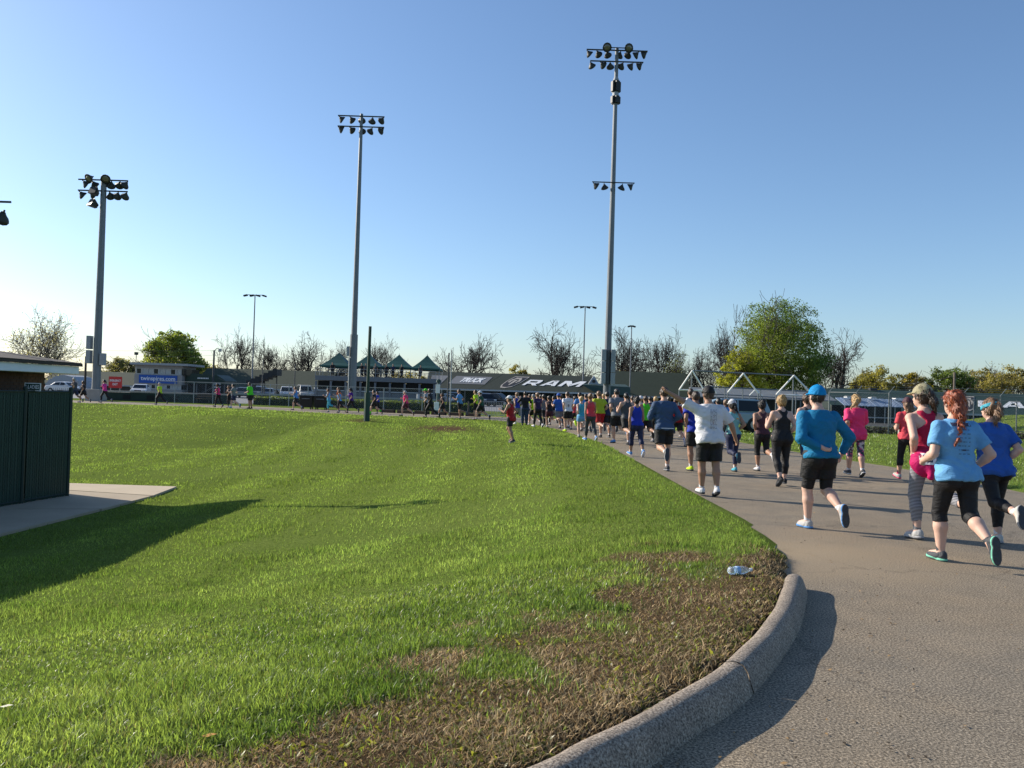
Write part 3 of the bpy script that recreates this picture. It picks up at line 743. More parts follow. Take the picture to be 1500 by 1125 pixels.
def glyphs(s, u0, u1, v0, v1, shear, m, name='letter', th=.06, bold=.03, parent=ram, fn=fn):
    V, F = text_mesh(s, 1.0, bold)
    V = np.array(V); mn, mx = V.min(0), V.max(0)
    per = text_mesh
    # one part per letter: split by connected islands of x
    me = bpy.data.meshes.new('t'); me.from_pydata([tuple(v) for v in V], [], F); bm = bmesh.new(); bm.from_mesh(me); bpy.data.meshes.remove(me)
    bm.verts.ensure_lookup_table(); seen = set(); isl = []
    for v in bm.verts:
        if v.index in seen: continue
        st = [v]; seen.add(v.index); comp = []
        while st:
            q = st.pop(); comp.append(q.index)
            for e in q.link_edges:
                o = e.other_vert(q)
                if o.index not in seen: seen.add(o.index); st.append(o)
        isl.append(set(comp))
    bm.free()
    for comp in isl:
        mb = MB(); mp = {}
        for f in F:
            if f[0] in comp:
                vs = []
                for i in f:
                    a = (V[i][0] - mn[0]) / (mx[0] - mn[0]); b = (V[i][1] - mn[1]) / (mx[1] - mn[1])
                    v = v0 + (v1 - v0) * b; u = u0 + (u1 - u0) * a + shear * (v - v0)
                    vs.append((u, v))
                mb.prism(vs, lambda uu, vv, q: fn(uu, vv, .03 + q), th)
        mb.build(name, m, parent)
# strokes for the wide slab letters
def slab(letter, u0, u1, v0, v1, m, shear, parent=ram, fn=fn):
    P = {'R': [[(0, 0), (.2, 0), (.2, 1), (0, 1)], [(.2, 1), (.2, .78), (.74, .78), (.98, .86), (.9, 1)], [(.74, .78), (.74, .5), (.98, .42), (.98, .86)], [(.2, .5), (.2, .3), (.8, .3), (.98, .42), (.74, .5)], [(.48, .3), (.76, 0), (1.05, 0), (.76, .3)]],
         'A': [[(-.08, 0), (.2, 0), (.56, 1), (.32, 1)], [(.56, 1), (.32, 1), (.45, .72), (.68, .72), (.8, 1)], [(.8, 1), (.5, 1), (.76, 0), (1.04, 0)], [(.2, .18), (.78, .18), (.72, .38), (.28, .38)]],
         'M': [[(0, 0), (.17, 0), (.17, 1), (0, 1)], [(.17, 1), (.17, .66), (.5, .0), (.56, .34), (.3, 1)], [(.5, 0), (.83, .66), (.83, 1), (.7, 1), (.44, .34)], [(.83, 0), (1, 0), (1, 1), (.83, 1)]]}[letter]
    mb = MB()
    for poly in P:
        pp = [(u0 + (u1 - u0) * a + shear * (v1 - v0) * b, v0 + (v1 - v0) * b) for a, b in poly]
        ar = sum(pp[i][0] * pp[(i + 1) % len(pp)][1] - pp[(i + 1) % len(pp)][0] * pp[i][1] for i in range(len(pp)))
        if ar < 0: pp = pp[::-1]
        mb.prism(pp, lambda uu, vv, q: fn(uu, vv, .03 + q), .05)
    mb.build('letter', m, parent)
va, vb = slen * .30, slen * .63
for ch, a, b_ in (('R', 764, 785), ('A', 792, 812), ('M', 817, 849)): slab(ch, upx(a), upx(b_), va, vb, WHT, .55)
roofpoly([(upx(655), slen * .27), (upx(709), slen * .27), (upx(720), slen * .74), (upx(665), slen * .74)], GREYL, 'roof_panel', .03, .01)
roofpoly([(upx(628), slen * .27), (upx(645), slen * .27), (upx(654), slen * .74), (upx(628), slen * .74)], GREYL, 'roof_panel', .03, .01)
glyphs('TRUCK', upx(669), upx(703), slen * .37, slen * .64, .45, WHT, bold=.045)
# shield with a horned ram head
def crest(u0, u1, v0, v1, sh, parent, fn, mo, mi):
    M2 = lambda pts: [(u0 + (u1 - u0) * a + sh * (v1 - v0) * b, v0 + (v1 - v0) * b) for a, b in pts]
    outer = [(.18, .0), (.5, -.03), (.82, .1), (1.0, .5), (1.02, 1.0), (.04, 1.0), (-.05, .55), (.02, .2)]
    inner = [(.2, .09), (.5, .06), (.77, .17), (.92, .52), (.94, .93), (.10, .93), (.03, .56), (.08, .25)]
    def poly(pts, m, w0, nm):
        p = M2(pts); ar = sum(p[i][0] * p[(i + 1) % len(p)][1] - p[(i + 1) % len(p)][0] * p[i][1] for i in range(len(p)))
        roofpoly(p if ar > 0 else p[::-1], m, nm, .03, w0, parent, fn)
    poly(outer, mo, .02, 'emblem_rim'); poly(inner, mi, .05, 'emblem_field')
    for pts in ([(.2, .62), (.34, .86), (.5, .84), (.5, .74), (.38, .74), (.3, .58), (.32, .42), (.24, .4)], [(.8, .62), (.68, .86), (.5, .84), (.5, .74), (.62, .74), (.70, .58), (.68, .42), (.76, .4)],
                [(.4, .66), (.6, .66), (.58, .4), (.54, .2), (.46, .2), (.42, .4)], [(.12, .5), (.2, .75), (.24, .72), (.18, .45)], [(.86, .5), (.8, .75), (.77, .72), (.82, .45)]):
        poly(pts, mo, .08, 'emblem_horn')
EMB = mat('tan_emblem', (.42, .38, .32), .6, 0, .1, 2); EMD = mat('emblem_dark', (.03, .028, .028), .6)
crest(upx(728), upx(751), slen * .12, slen * .82, .5, ram, fn, EMB, EMD)
for q in (700, 780, 843):                      # faint sheet joints of the roof
    roofpoly([(upx(q), .02), (upx(q) + .05, .02), (upx(q) + .05 + slen * .5, slen - .05), (upx(q) + slen * .5, slen - .05)], ROOFG, 'roof_seam', .012, .003)
# cross gable at its right end and the dark annex
xg0, xg1 = xw(860, 126), xw(878, 126); zb, zt2 = PD(865, 564, 126)[2], PD(870, 550, 126)[2]
MB().prism([(xg0, zb), (xg1, zb), ((xg0 + xg1) / 2, zt2)], lambda u, v, q: (u - ram.location[0], 126.2 - q - D, v), .5).build('dormer_wall', mat('pale_gable', (.36, .39, .42), .7), ram)
MB().bar((xw(869, 126) - ram.location[0], 1.62, (zb * .6 + zt2 * .4)), (xw(869, 126) - ram.location[0], 1.54, (zb * .6 + zt2 * .4)), .26, .26, 8).build('vent', EMD, ram)
x2 = xw(918, 127); o = MB()
o.add([(xg0 - 1.0 - ram.location[0], -.2, zb), (x2 - ram.location[0], -.2, zb - .15), (x2 - ram.location[0], 5, zb + .3), (xg0 - ram.location[0], 5, zb + .3), (xg0 + 1.2 - ram.location[0], -1.4, ze), (x2 - ram.location[0], -1.4, ze)],
      [[0, 1, 5, 4], [0, 3, 2, 1]]).build('annex_roof', ROOFM, ram)
MB().box(((xw(875, D) + x2) / 2 - ram.location[0], 3, ze / 2), (x2 - xw(875, D), 6, ze)).build('annex_wall', WALLD, ram)

# --- barn right of the tallest pole
D2 = 140; x0, x1 = xw(905, D2), xw(1012, D2)
o = thing('barn', 'pale green roofed barn between the bare trees right of the tallest pole', 'barn', ((x0 + x1) / 2, D2, 0))
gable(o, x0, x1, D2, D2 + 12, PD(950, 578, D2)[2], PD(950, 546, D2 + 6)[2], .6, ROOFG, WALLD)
# --- left barn
D3 = 142; x0, x1 = xw(285, D3), xw(478, D3)
o = thing('barn', 'long pale green roofed barn behind the bleacher stairs', 'barn', ((x0 + x1) / 2, D3, 0))
gable(o, x0, x1, D3, D3 + 13, PD(400, 568, D3)[2], PD(400, 543, D3 + 6.5)[2], .6, ROOFG, mat('barn_dark_siding', (.03, .032, .03), .85), posts=9)  # siding is one even, very dark grey
# --- far-left barn behind the left pole
x0, x1 = xw(60, 150), xw(205, 150)
o = thing('barn', 'green roofed barn behind the left light pole and red sign', 'barn', ((x0 + x1) / 2, 150, 0))
gable(o, x0, x1, 150, 162, PD(140, 562, 150)[2], PD(140, 545, 156)[2], .6, ROOFG, mat('barn_grey_siding', (.14, .14, .13), .85))
# --- white hoop shelter and low pale roofs in the lot
def hoop(label, pa, pb, d, ztop, m):
    xa, xb = xw(pa, d), xw(pb, d); mb = MB(); n = 9
    pr = [(math.cos(math.pi * k / (n - 1)), math.sin(math.pi * k / (n - 1))) for k in range(n)]
    vs = [((xb - xa) / 2 * c, y, max(ztop * s_, 0)) for y in (0, 5) for c, s_ in pr]
    fs = [[k, k + 1, n + k + 1, n + k] for k in range(n - 1)] + [list(range(n))[::-1], list(range(n, 2 * n))]
    o = mb.add(vs, fs).build('hoop_shelter', m); o.location = ((xa + xb) / 2, d, 0); tag(o, label, 'shelter')
hoop('pale domed shelter behind the brick restroom building', 62, 122, 110, PD(90, 549, 110)[2], mat('pale_tarp', (.32, .34, .36), .6))

# --- right barn with RAM lettering
D4 = 100; x0, x1 = xw(1225, D4), xw(1640, D4)
rbm = thing('barn', 'long dark green barn at the right with white lettering on its roof', 'barn', ((x0 + x1) / 2, D4, 0))
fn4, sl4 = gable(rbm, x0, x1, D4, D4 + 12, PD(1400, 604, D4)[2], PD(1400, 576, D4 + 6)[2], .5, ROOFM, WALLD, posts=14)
u4 = lambda px: xw(px, D4)
for ch, a, b_ in (('R', 1443, 1474), ('A', 1480, 1512), ('M', 1520, 1560)): slab(ch, u4(a), u4(b_), sl4 * .30, sl4 * .60, WHT, .5, rbm, fn4)
crest(u4(1414), u4(1432), sl4 * .12, sl4 * .8, .45, rbm, fn4, EMB, EMD)
for q in (1310, 1427): MB().box((u4(q) - rbm.location[0], 6, PD(1400, 574, D4 + 6)[2]), (.9, .7, .35)).build('vent', EMD, rbm)
# carport with a pale blue translucent roof
D5 = 78; x0, x1 = xw(1233, D5), xw(1338, D5); zc = PD(1285, 587, D5)[2]; zc2 = PD(1285, 595, D5)[2]
cp = thing('carport', 'long open shelter with a pale blue sheeted roof behind the right fence', 'shelter', ((x0 + x1) / 2, D5, 0))
hx = (x1 - x0) / 2; nseg = 16; mb = MB(); BT = mat('blue_white_sheeting', (.20, .26, .36), .35, 0, .25, 1.2)
for k in range(nseg):
    xa, xb = -hx + 2 * hx * k / nseg, -hx + 2 * hx * (k + 1) / nseg - .03
    j_ = .03 * math.sin(k * 2.1)
    MB().add([(xa, -.8, zc2 + j_), (xb, -.8, zc2 - j_ * .5), (xb, 1.5, zc + .2), (xa, 1.5, zc + .2 + j_), (xa, -.8, zc2 + j_ - .06), (xb, -.8, zc2 - j_ * .5 - .06), (xb, 1.5, zc + .12), (xa, 1.5, zc + .12)],
             [[0, 1, 2, 3], [7, 6, 5, 4], [0, 4, 5, 1], [1, 5, 6, 2], [2, 6, 7, 3], [3, 7, 4, 0]]).build('roof_sheet', BT, cp)
for k in range(8): MB().bar((-hx + .1 + (2 * hx - .2) * k / 7, -.6, 0), (-hx + .1 + (2 * hx - .2) * k / 7, -.6, zc2 - .05), .05, .05, 6).build('post', STEEL, cp)
MB().box((0, 2.4, zc2 / 2), (2 * hx, .12, zc2)).build('back_wall', mat('dark_screen', (.022, .026, .026), .85), cp)
bevel(MB().box((0, -.4, .55), (2 * hx, .1, .09)).build('rail', mat('pale_rail', (.5, .52, .53), .5), cp), .01)
for q, (a, wd) in enumerate([(1251, 14), (1284, 8), (1327, 22)]):
    bevel(MB().box((xw(a, D5) - cp.location[0], .9, zc + .28), (wd / FPX * D5, .8, .16)).build('roof_vent', WHITEP, cp), .03)

# --- pavilion with four green tent tops
D6 = 112; x0, x1 = xw(472, D6), xw(642, D6); xm = (x0 + x1) / 2; W2 = (x1 - x0) / 2
pav = thing('pavilion', 'two level viewing pavilion with grey frame and open dark bays', 'pavilion', (xm, D6, 0))
zf = PD(557, 560, D6)[2]; zd = PD(557, 553.5, D6)[2]; zs = PD(557, 576, D6)[2]
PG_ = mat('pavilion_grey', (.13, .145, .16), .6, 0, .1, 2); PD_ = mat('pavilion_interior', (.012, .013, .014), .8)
bevel(MB().box((0, 0, (zf + zd) / 2), (2 * W2, 9, zd - zf)).build('deck', PG_, pav), .03)
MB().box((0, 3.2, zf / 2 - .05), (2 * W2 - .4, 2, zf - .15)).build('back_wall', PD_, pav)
for k in range(9):
    x = -W2 + .15 + (2 * W2 - .3) * k / 8
    bevel(MB().box((x, -4.3, (zf - .1) / 2), (.26, .26, zf - .1)).build('column', PG_, pav), .02)
MB().box((0, -4.15, zs / 2 + .05), (2 * W2 - .3, .12, zs)).build('knee_wall', PG_, pav)
MB().box((0, -4.25, zs + .18), (2 * W2 - .2, .26, .12)).build('sill', TRIMW, pav)
for k in range(8):
    xa = -W2 + .3 + (2 * W2 - .3) * k / 8; xb = -W2 + .0 + (2 * W2 - .3) * (k + 1) / 8
    MB().box(((xa + xb) / 2, -3.9, (zs + zf) / 2 + .05), (xb - xa, .04, zf - zs - .2)).build('window_pane', mat('pavilion_glass', (.008, .009, .010), .3, spec=.12), pav)
ztop = zd
for z_ in (ztop + .95, ztop + .5): MB().box((0, -4.3, z_), (2 * W2, .05, .05)).build('rail', STEEL, pav)
for k in range(17): MB().box((-W2 + 2 * W2 * k / 16, -4.3, ztop + .45), (.05, .05, .95)).build('rail_post', STEEL, pav)
mb = MB()
for k in range(130): mb.box((-W2 + 2 * W2 * k / 129, -4.3, ztop + .42), (.022, .022, .85))
tag(mb.build('baluster', DKSTEEL, pav), kind='stuff')
MB().box((0, 4.3, ztop + .90), (2 * W2, .05, .06)).build('rear_rail', STEEL, pav)
TENT = mat('dark_green_canvas', (.005, .062, .052), .6, 0, .1, 2)
for k, (pa, pk, pb, ye, yp, lb) in enumerate([(475, 498, 518, 536, 517, 'leftmost green tent top, left of the middle light pole'), (519, 541, 562, 537, 519, 'green tent top behind the lone green post'),
                                              (563, 585, 605, 538, 520, 'green tent top third from the left on the pavilion'), (604, 626, 646, 540, 521, 'rightmost green tent top on the pavilion')]):
    xa, xb = xw(pa, D6), xw(pb, D6); ze_, zp = PD(pk, ye, D6 - 2)[2], PD(pk, yp, D6)[2]; hw = (xb - xa) / 2
    t_ = thing('tent_canopy', lb, 'canopy', ((xa + xb) / 2, D6 - .6, ztop - .02), 0, 'green tent tops on the pavilion deck')
    n = 8; vs = []; fs = []
    prof = [(1, 0), (.74, .20), (.47, .47), (.2, .78), (.03, 1)]
    for s_, h_ in prof:
        for a, b in ((-1, -1), (0, -1.0), (1, -1), (1, 0), (1, 1), (0, 1), (-1, 1), (-1, 0)): 
            sg = .04 if 0 in (a, b) and s_ > .9 else 0
            vs.append((a * hw * s_, b * 2.6 * s_, (ze_ - ztop) + (zp - ze_) * h_ + sg))
    for r in range(4): fs += [[r * 8 + q, r * 8 + (q + 1) % 8, (r + 1) * 8 + (q + 1) % 8, (r + 1) * 8 + q] for q in range(8)]
    fs.append([32 + q for q in range(8)])
    MB().add(vs, fs).build('canvas', TENT, t_)
    val = MB()
    for a, b, c, d_ in ((-1, -1, 1, -1), (1, -1, 1, 1), (1, 1, -1, 1), (-1, 1, -1, -1)):
        z_ = ze_ - ztop; val.add([(a * hw, b * 2.6, z_), (c * hw, d_ * 2.6, z_), (c * hw, d_ * 2.6, z_ - .2), (a * hw, b * 2.6, z_ - .2)], [[0, 1, 2, 3]])
    val.build('valance', TENT, t_)
    for a in (-1, 1):
        for b in (-1, 1): MB().bar((a * (hw - .06), b * 2.54, 0), (a * (hw - .06), b * 2.54, ze_ - ztop), .04, .04, 6).build('leg', STEEL, t_)
    MB().bar((0, 0, zp - ztop - .05), (0, 0, zp - ztop + .22), .05, .015, 6).build('finial', DKSTEEL, t_)
DECKZ = ztop

# --- dark bleacher stairs seen from the side
D7 = 112; st = thing('bleacher_stairs', 'dark stepped stair structure rising to the right in front of the left barn', 'stairs', (xw(385, D7), D7, 0))
prev = None; DS = mat('dark_stair_steel', (.022, .026, .028), .7)
N = 7
for k in range(N):
    pa, pb = 364 + k * 6.2, 364 + (k + 1) * 6.2 + .6; ya = 560 - (k + 1) * 2.75; yb = ya + 9.5
    xa, xb = xw(pa, D7), xw(pb, D7); za, zb_ = PD(pa, ya, D7)[2], PD(pa, yb, D7)[2]
    MB().box(((xa + xb) / 2 - st.location[0], k * .02, (za + zb_) / 2), (xb - xa - .02, 2.4, za - zb_)).build('step', DS, st)
for q in (366, 384, 402): 
    zz_ = PD(q, 562 - (q - 364) * .42, D7)[2]; MB().bar((xw(q, D7) - st.location[0], .9, 0), (xw(q, D7) - st.location[0], .9, zz_), .07, .07, 6).build('leg', DKSTEEL, st)

# --- two storey judges' stand with the blue banner
D8 = 118; x0, x1 = xw(196, D8), xw(266, D8); zt8, zb8 = PD(230, 534.5, D8)[2], 0
tw_ = thing('press_box', 'two storey grey press box with a blue twinspires.com banner', 'building', ((x0 + x1) / 2, D8, 0))
hx = (x1 - x0) / 2; GS = mat('press_box_siding', (.30, .28, .26), .8, 0, .08, 2)
z1a, z1b = PD(230, 539.5, D8)[2], PD(230, 548.5, D8)[2]; z2a, z2b = PD(230, 563, D8)[2], PD(230, 570, D8)[2]
for nm, za, zb_ in (('wall', z1a, zt8), ('wall', z2a, z1b), ('wall', 0, z2b)):
    MB().box((0, 2.5, (za + zb_) / 2), (2 * hx, 5, zb_ - za)).build(nm, GS, tw_)
MB().box((.35, 2.4, zt8 + .1), (2 * hx + 1.4, 6.4, .3)).build('roof', mat('press_roof', (.33, .34, .34), .7), tw_)
MB().add([(hx, 0, z1a), (hx + .9, 1.2, z1a), (hx + .9, 4, z1a), (hx, 5, z1a), (hx, 0, z1b), (hx + .9, 1.2, z1b), (hx + .9, 4, z1b), (hx, 5, z1b)], [[0, 4, 5, 1], [1, 5, 6, 2], [2, 6, 7, 3]]).build('bay_window', GLASSD, tw_)
WFR = mat('window_frame_pale', (.45, .45, .43), .6)
for row, (za, zb_) in enumerate(((z1b, z1a), (z2b, z2a))):
    nb = 8 if row == 0 else 9
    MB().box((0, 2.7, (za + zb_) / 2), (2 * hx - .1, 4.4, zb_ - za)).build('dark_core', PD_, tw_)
    for k in range(nb):
        xa = -hx + .15 + (2 * hx - .3) * k / nb; xb = -hx + .15 + (2 * hx - .3) * (k + 1) / nb
        fr = MB()
        for (cx, cz, sx_, sz_) in (((xa + xb) / 2, za + .05, xb - xa - .02, .1), ((xa + xb) / 2, zb_ - .05, xb - xa - .02, .1), (xa + .05, (za + zb_) / 2, .1, zb_ - za - .2), (xb - .06, (za + zb_) / 2, .1, zb_ - za - .2)):
            fr.box((cx, .2, cz), (sx_, .12, sz_))
        f_ = fr.build('window', WFR, tw_)
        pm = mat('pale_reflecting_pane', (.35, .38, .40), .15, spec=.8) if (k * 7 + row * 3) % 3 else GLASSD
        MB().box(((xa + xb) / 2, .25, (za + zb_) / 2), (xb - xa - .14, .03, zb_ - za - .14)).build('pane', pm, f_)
BB = mat('blue_banner', (.02, .09, .36), .6, 0, .05)
za, zb_ = PD(230, 561.5, D8)[2], PD(230, 549.5, D8)[2]
ba, bb_ = xw(203, D8) - tw_.location[0], xw(259, D8) - tw_.location[0]
bo = MB().box(((ba + bb_) / 2, -.05, (za + zb_) / 2), (bb_ - ba, .06, zb_ - za)).build('banner', BB, tw_)
V, F = text_mesh('twinspires.com', 1.0, .012); V = np.array(V); mn, mx = V.min(0), V.max(0); k_ = (bb_ - ba) * .9 / (mx[0] - mn[0])
kz = (zb_ - za) * .62 / (mx[1] - mn[1])
me = bpy.data.meshes.new('lettering'); me.from_pydata([((v[0] - (mn[0] + mx[0]) / 2) * k_ + (ba + bb_) / 2, -.09, (v[1] - (mn[1] + mx[1]) / 2) * kz + (za + zb_) / 2) for v in V], [], F); me.update()
tag(obj('lettering', me, WHT, bo), kind='stuff')
# dark annex with a small pale sign beside it
x2, x3 = xw(267, D8), xw(326, D8); an = thing('annex_building', 'dark green low building with a rounded end right of the press box', 'building', ((x2 + x3) / 2, D8 + 1, 0))
hx = (x3 - x2) / 2; zA, zB = PD(290, 548, D8)[2], PD(290, 562, D8)[2]
prof = [(-hx, zB), (hx, zB), (hx, zB + .5), (hx - .5, zA - .45), (hx - 1.3, zA), (-hx, zA + .1)]
MB().prism(prof, lambda u, v, q: (u, q, v), 5).build('canopy', ROOFM, an)
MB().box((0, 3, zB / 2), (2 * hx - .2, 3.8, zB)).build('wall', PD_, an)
for k in range(5): MB().box((-hx + .2 + (2 * hx - .4) * k / 4, .3, zB / 2), (.14, .14, zB)).build('post', WALLG, an)
MB().bar((-hx + 2.0, .25, .3), (-hx + 4.2, .25, zB - .2), .07, .07, 5).build('brace', WALLG, an)
sg = MB().box((-.3, -.05, zA - .55), (2.6, .06, .5)).build('sign_strip', ROOFM, an)
for k in range(7): MB().box((-1.0 + k * .23, -.1, zA - .55), (.15, .03, .18)).build('sign_mark', WHT, sg)
for k in range(4): MB().box((hx - 1.1, -.0, .5 + .45 * k), (.9, .1, .25)).build('pale_board', WFR, an)

# --- brick restroom building behind the green fence
BR = mat('brown_brick', (.085, .045, .028), .9, 0, .35, 5, .4, 40); MORT = mat('dark_mortar', (.07, .055, .045), .95)
d_l, d_r = 16.6, 20.6
A_ = PD(-40, 540, d_l); B_ = PD(112, 548, d_r)
ax, ay, bx, by = A_[0], d_l, B_[0], d_r
ang = math.atan2(by - ay, bx - ax); Lh = math.hypot(bx - ax, by - ay)
zl = PD(112, 548, d_r)[2]; zh = PD(112, 537, d_r)[2]
rb = thing('restroom_building', 'brown brick restroom building with pale fascia behind the green fence', 'building', (ax, ay, PAD_Z - .1), ang); z0 = PAD_Z - .1
FAS = mat('pale_blue_fascia', (.66, .72, .76), .6, 0, .08, 3); SH = mat('brown_shingles', (.055, .045, .037), .9, 0, .2, 4, .5, 25)
bevel(MB().box((Lh / 2 - 3, -.03, (zl + zh) / 2 - z0), (Lh + 6, .06, zh - zl)).build('fascia', FAS, rb), .008)
MB().box((Lh / 2 - 3, 1.0, zl - z0 + .02), (Lh + 5.9, 1.9, .05)).build('soffit', FAS, rb)
MB().box((Lh - .03, 2.6, (zl + zh) / 2 - z0), (.06, 5.1, zh - zl)).build('fascia', FAS, rb)
ro = MB().add([(-6.05, -.12, zh - z0), (Lh + .05, -.12, zh - z0), (Lh + .05, 2.6, zh - z0 + .32), (-6.05, 2.6, zh - z0 + .32), (-6.05, -.12, zh - z0 + .06), (Lh + .05, -.12, zh - z0 + .06), (Lh + .05, 2.6, zh - z0 + .39), (-6.05, 2.6, zh - z0 + .39)],
              [[3, 2, 1, 0], [4, 5, 6, 7], [0, 1, 5, 4], [1, 2, 6, 5], [2, 3, 7, 6], [3, 0, 4, 7]]).build('roof', SH, rb)
for k in range(9):
    sh = MB()
    MB().box((Lh / 2 - 3, -.1 + .3 * k + .15, zh - z0 + .075 + .0357 * k + .018), (Lh + 6.1, .31, .02), 0, .118).build('shingle_course', SH, rb)
wx1 = Lh * .90
MB().box((wx1 / 2 - 3, .7, (zl - z0) / 2), (wx1 + 6, .3, zl - z0)).build('wall', MORT, rb)
mb = MB(); zc_ = zl - z0 - 1.5; row = 0
while zc_ < zl - z0 - .06:
    xx = -.2 + (.11 if row % 2 else 0)
    while xx < wx1 - .2:
        mb.box((xx + .105, .545, zc_ + .03), (.205, .03, .058)); xx += .218
    zc_ += .07; row += 1
tag(mb.build('brick', BR, rb), kind='stuff')
# LADIES sign on its wall
p0 = PD(36, 571.5, 18.3); p1 = PD(60, 562, 18.3)
sg = thing('ladies_sign', 'small green LADIES sign showing above the green fence', 'sign', ((p0[0] + p1[0]) / 2, 18.3, (p0[2] + p1[2]) / 2))
sw, sh_ = p1[0] - p0[0], p1[2] - p0[2]
MB().box((0, 0, 0), (sw, .02, sh_ + .02)).build('frame', WHITEP, sg); MB().box((0, -.006, 0), (sw - .035, .02, sh_ - .015)).build('face', GREENP, sg)
V, F = text_mesh('LADIES', 1.0, .02); V = np.array(V); mn, mx = V.min(0), V.max(0); k_ = sw * .68 / (mx[0] - mn[0]); kz = sh_ * .55 / (mx[1] - mn[1])
me = bpy.data.meshes.new('lettering'); me.from_pydata([((v[0] - (mn[0] + mx[0]) / 2) * k_ + sw * .08, -.02, (v[1] - (mn[1] + mx[1]) / 2) * kz) for v in V], [], F); me.update(); tag(obj('lettering', me, WHT, sg), kind='stuff')
MB().add([(-sw * .42, -.02, sh_ * .28), (-sw * .38, -.02, sh_ * .28), (-sw * .38, -.02, -.02), (-sw * .30, -.02, -.02), (-sw * .30, -.02, -.06), (-sw * .42, -.02, -.06)], [[5, 4, 3, 2, 1, 0]]).build('arrow_mark', WHT, sg)
MB().bar((0, .03, -.1), (0, .03, -2.2), .03, .03, 6).build('post', STEEL, sg)

# --- green privacy fence by the pad
c0 = PZ(98, 728, PAD_Z); fx, fy = c0[0], c0[1]
dirv = np.array([-.155, -1.0]); dirv /= np.hypot(*dirv)
hF = PD(100, 570.5, fy)[2] - PAD_Z
FS = mat('green_privacy_slat', (.011, .042, .030), .55, 0, .18, 3); FP = mat('green_fence_post', (.010, .026, .02), .5, .1, .15, 3)
gf = thing('privacy_fence', 'dark green slatted chain link fence on the concrete pad at the left', 'fence', (fx, fy, PAD_Z))
angF = math.atan2(dirv[1], dirv[0]); PL = 1.45; rr_ = random.Random(3)
for k in range(5):
    bx_, by_ = dirv * PL * k; ex, ey = dirv * PL * (k + 1)
    MB().bar((bx_, by_, 0), (bx_, by_, hF - .0), .045, .045, 8).build('post', FP, gf)
    MB().lathe([(.05, hF), (.045, hF + .04), (.01, hF + .06)], 8, Matrix.Translation((bx_, by_, 0))).build('post_cap', FP, gf)
    for nm, z_ in (('top_rail', hF - .06), ('bottom_rail', .08)): MB().bar((bx_, by_, z_), (ex, ey, z_), .025, .025, 6).build(nm, FP, gf)
    n = int(PL / .066); mb = MB(); wmb = MB()
    for q in range(1, n):
        px_, py_ = dirv * (PL * k + q * .066)
        g_ = rr_.uniform(.0, .004)
        mb.box((px_, py_, hF / 2 + rr_.uniform(-.01, .01)), (.059 - g_, .012, hF - .08), angF + rr_.uniform(-.06, .06))
        wmb.bar((px_, py_, hF - .07), (px_ + rr_.uniform(-.01, .01), py_, hF + .035), .005, .003, 4)
    tag(mb.build('privacy_slat', FS, gf), kind='stuff'); tag(wmb.build('wire_tips', FP, gf), kind='stuff')
    mbw = MB()
    for q in range(int(PL / .1)):
        for s_ in (-1, 1):
            a0 = dirv * (PL * k + q * .1 + .02); nrm_ = np.array([-dirv[1], dirv[0]]) * .014
            for zq in range(int(hF / .1)):
                z_ = .05 + zq * .1; a1 = a0 + dirv * (.05 * (1 if (zq + (s_ > 0)) % 2 else 0)); a2 = a0 + dirv * (.05 * (0 if (zq + (s_ > 0)) % 2 else 1))
                mbw.bar((a1[0] + nrm_[0], a1[1] + nrm_[1], z_), (a2[0] + nrm_[0], a2[1] + nrm_[1], min(z_ + .1, hF - .05)), .0022, .0022, 3, False)
    tag(mbw.build('chain_link', FP, gf), kind='stuff')
# the return that runs left from the corner
MB().bar((-1.6, .25, 0), (-1.6, .25, hF), .045, .045, 8).build('post', FP, gf)
mb = MB()
for q in range(1, 60): mb.box((-q * .066, .0, hF / 2), (.058, .012, hF - .08), rr_.uniform(-.05, .05))
tag(mb.build('privacy_slat', FS, gf), kind='stuff')

# --- low dark wall on the far left
D9 = 73; x0, x1 = xw(150, D9), xw(338, D9); zw = PD(240, 575, D9)[2]
lw = thing('low_wall', 'long low dark green wall with concrete coping beyond the far road at left', 'wall', ((x0 + x1) / 2, D9, 0))
hx = (x1 - x0) / 2
MB().box((0, 0, zw / 2 - .1), (2 * hx, .3, zw)).build('wall', mat('dark_green_wall', (.012, .030, .025), .7, 0, .15, 1.5), lw)
bevel(MB().box((0, -.02, zw - .02), (2 * hx + .1, .42, .12)).build('coping', CONC, lw), .015)
for k, pq in enumerate((187, 222, 257, 291)): MB().box((xw(pq, D9) - lw.location[0], -.16, zw * .45), (.65, .05, .38)).build('vent_opening', PD_, lw)
br = thing('bench', 'dark slatted bench against the low green wall', 'bench', (xw(303, D9), D9 - .75, 0))
for z_, y_ in ((.42, -.1), (.42, .05), (.42, .2), (.62, .3), (.78, .33)): bevel(MB().box((0, y_, z_), (1.3, .12, .04), 0, .0 if z_ < .5 else 1.3).build('slat', mat('worn_timber', (.10, .07, .045), .85), br), .008)
for x_ in (-.5, .5): MB().box((x_, .08, .2), (.06, .45, .4)).build('leg', DKSTEEL, br)
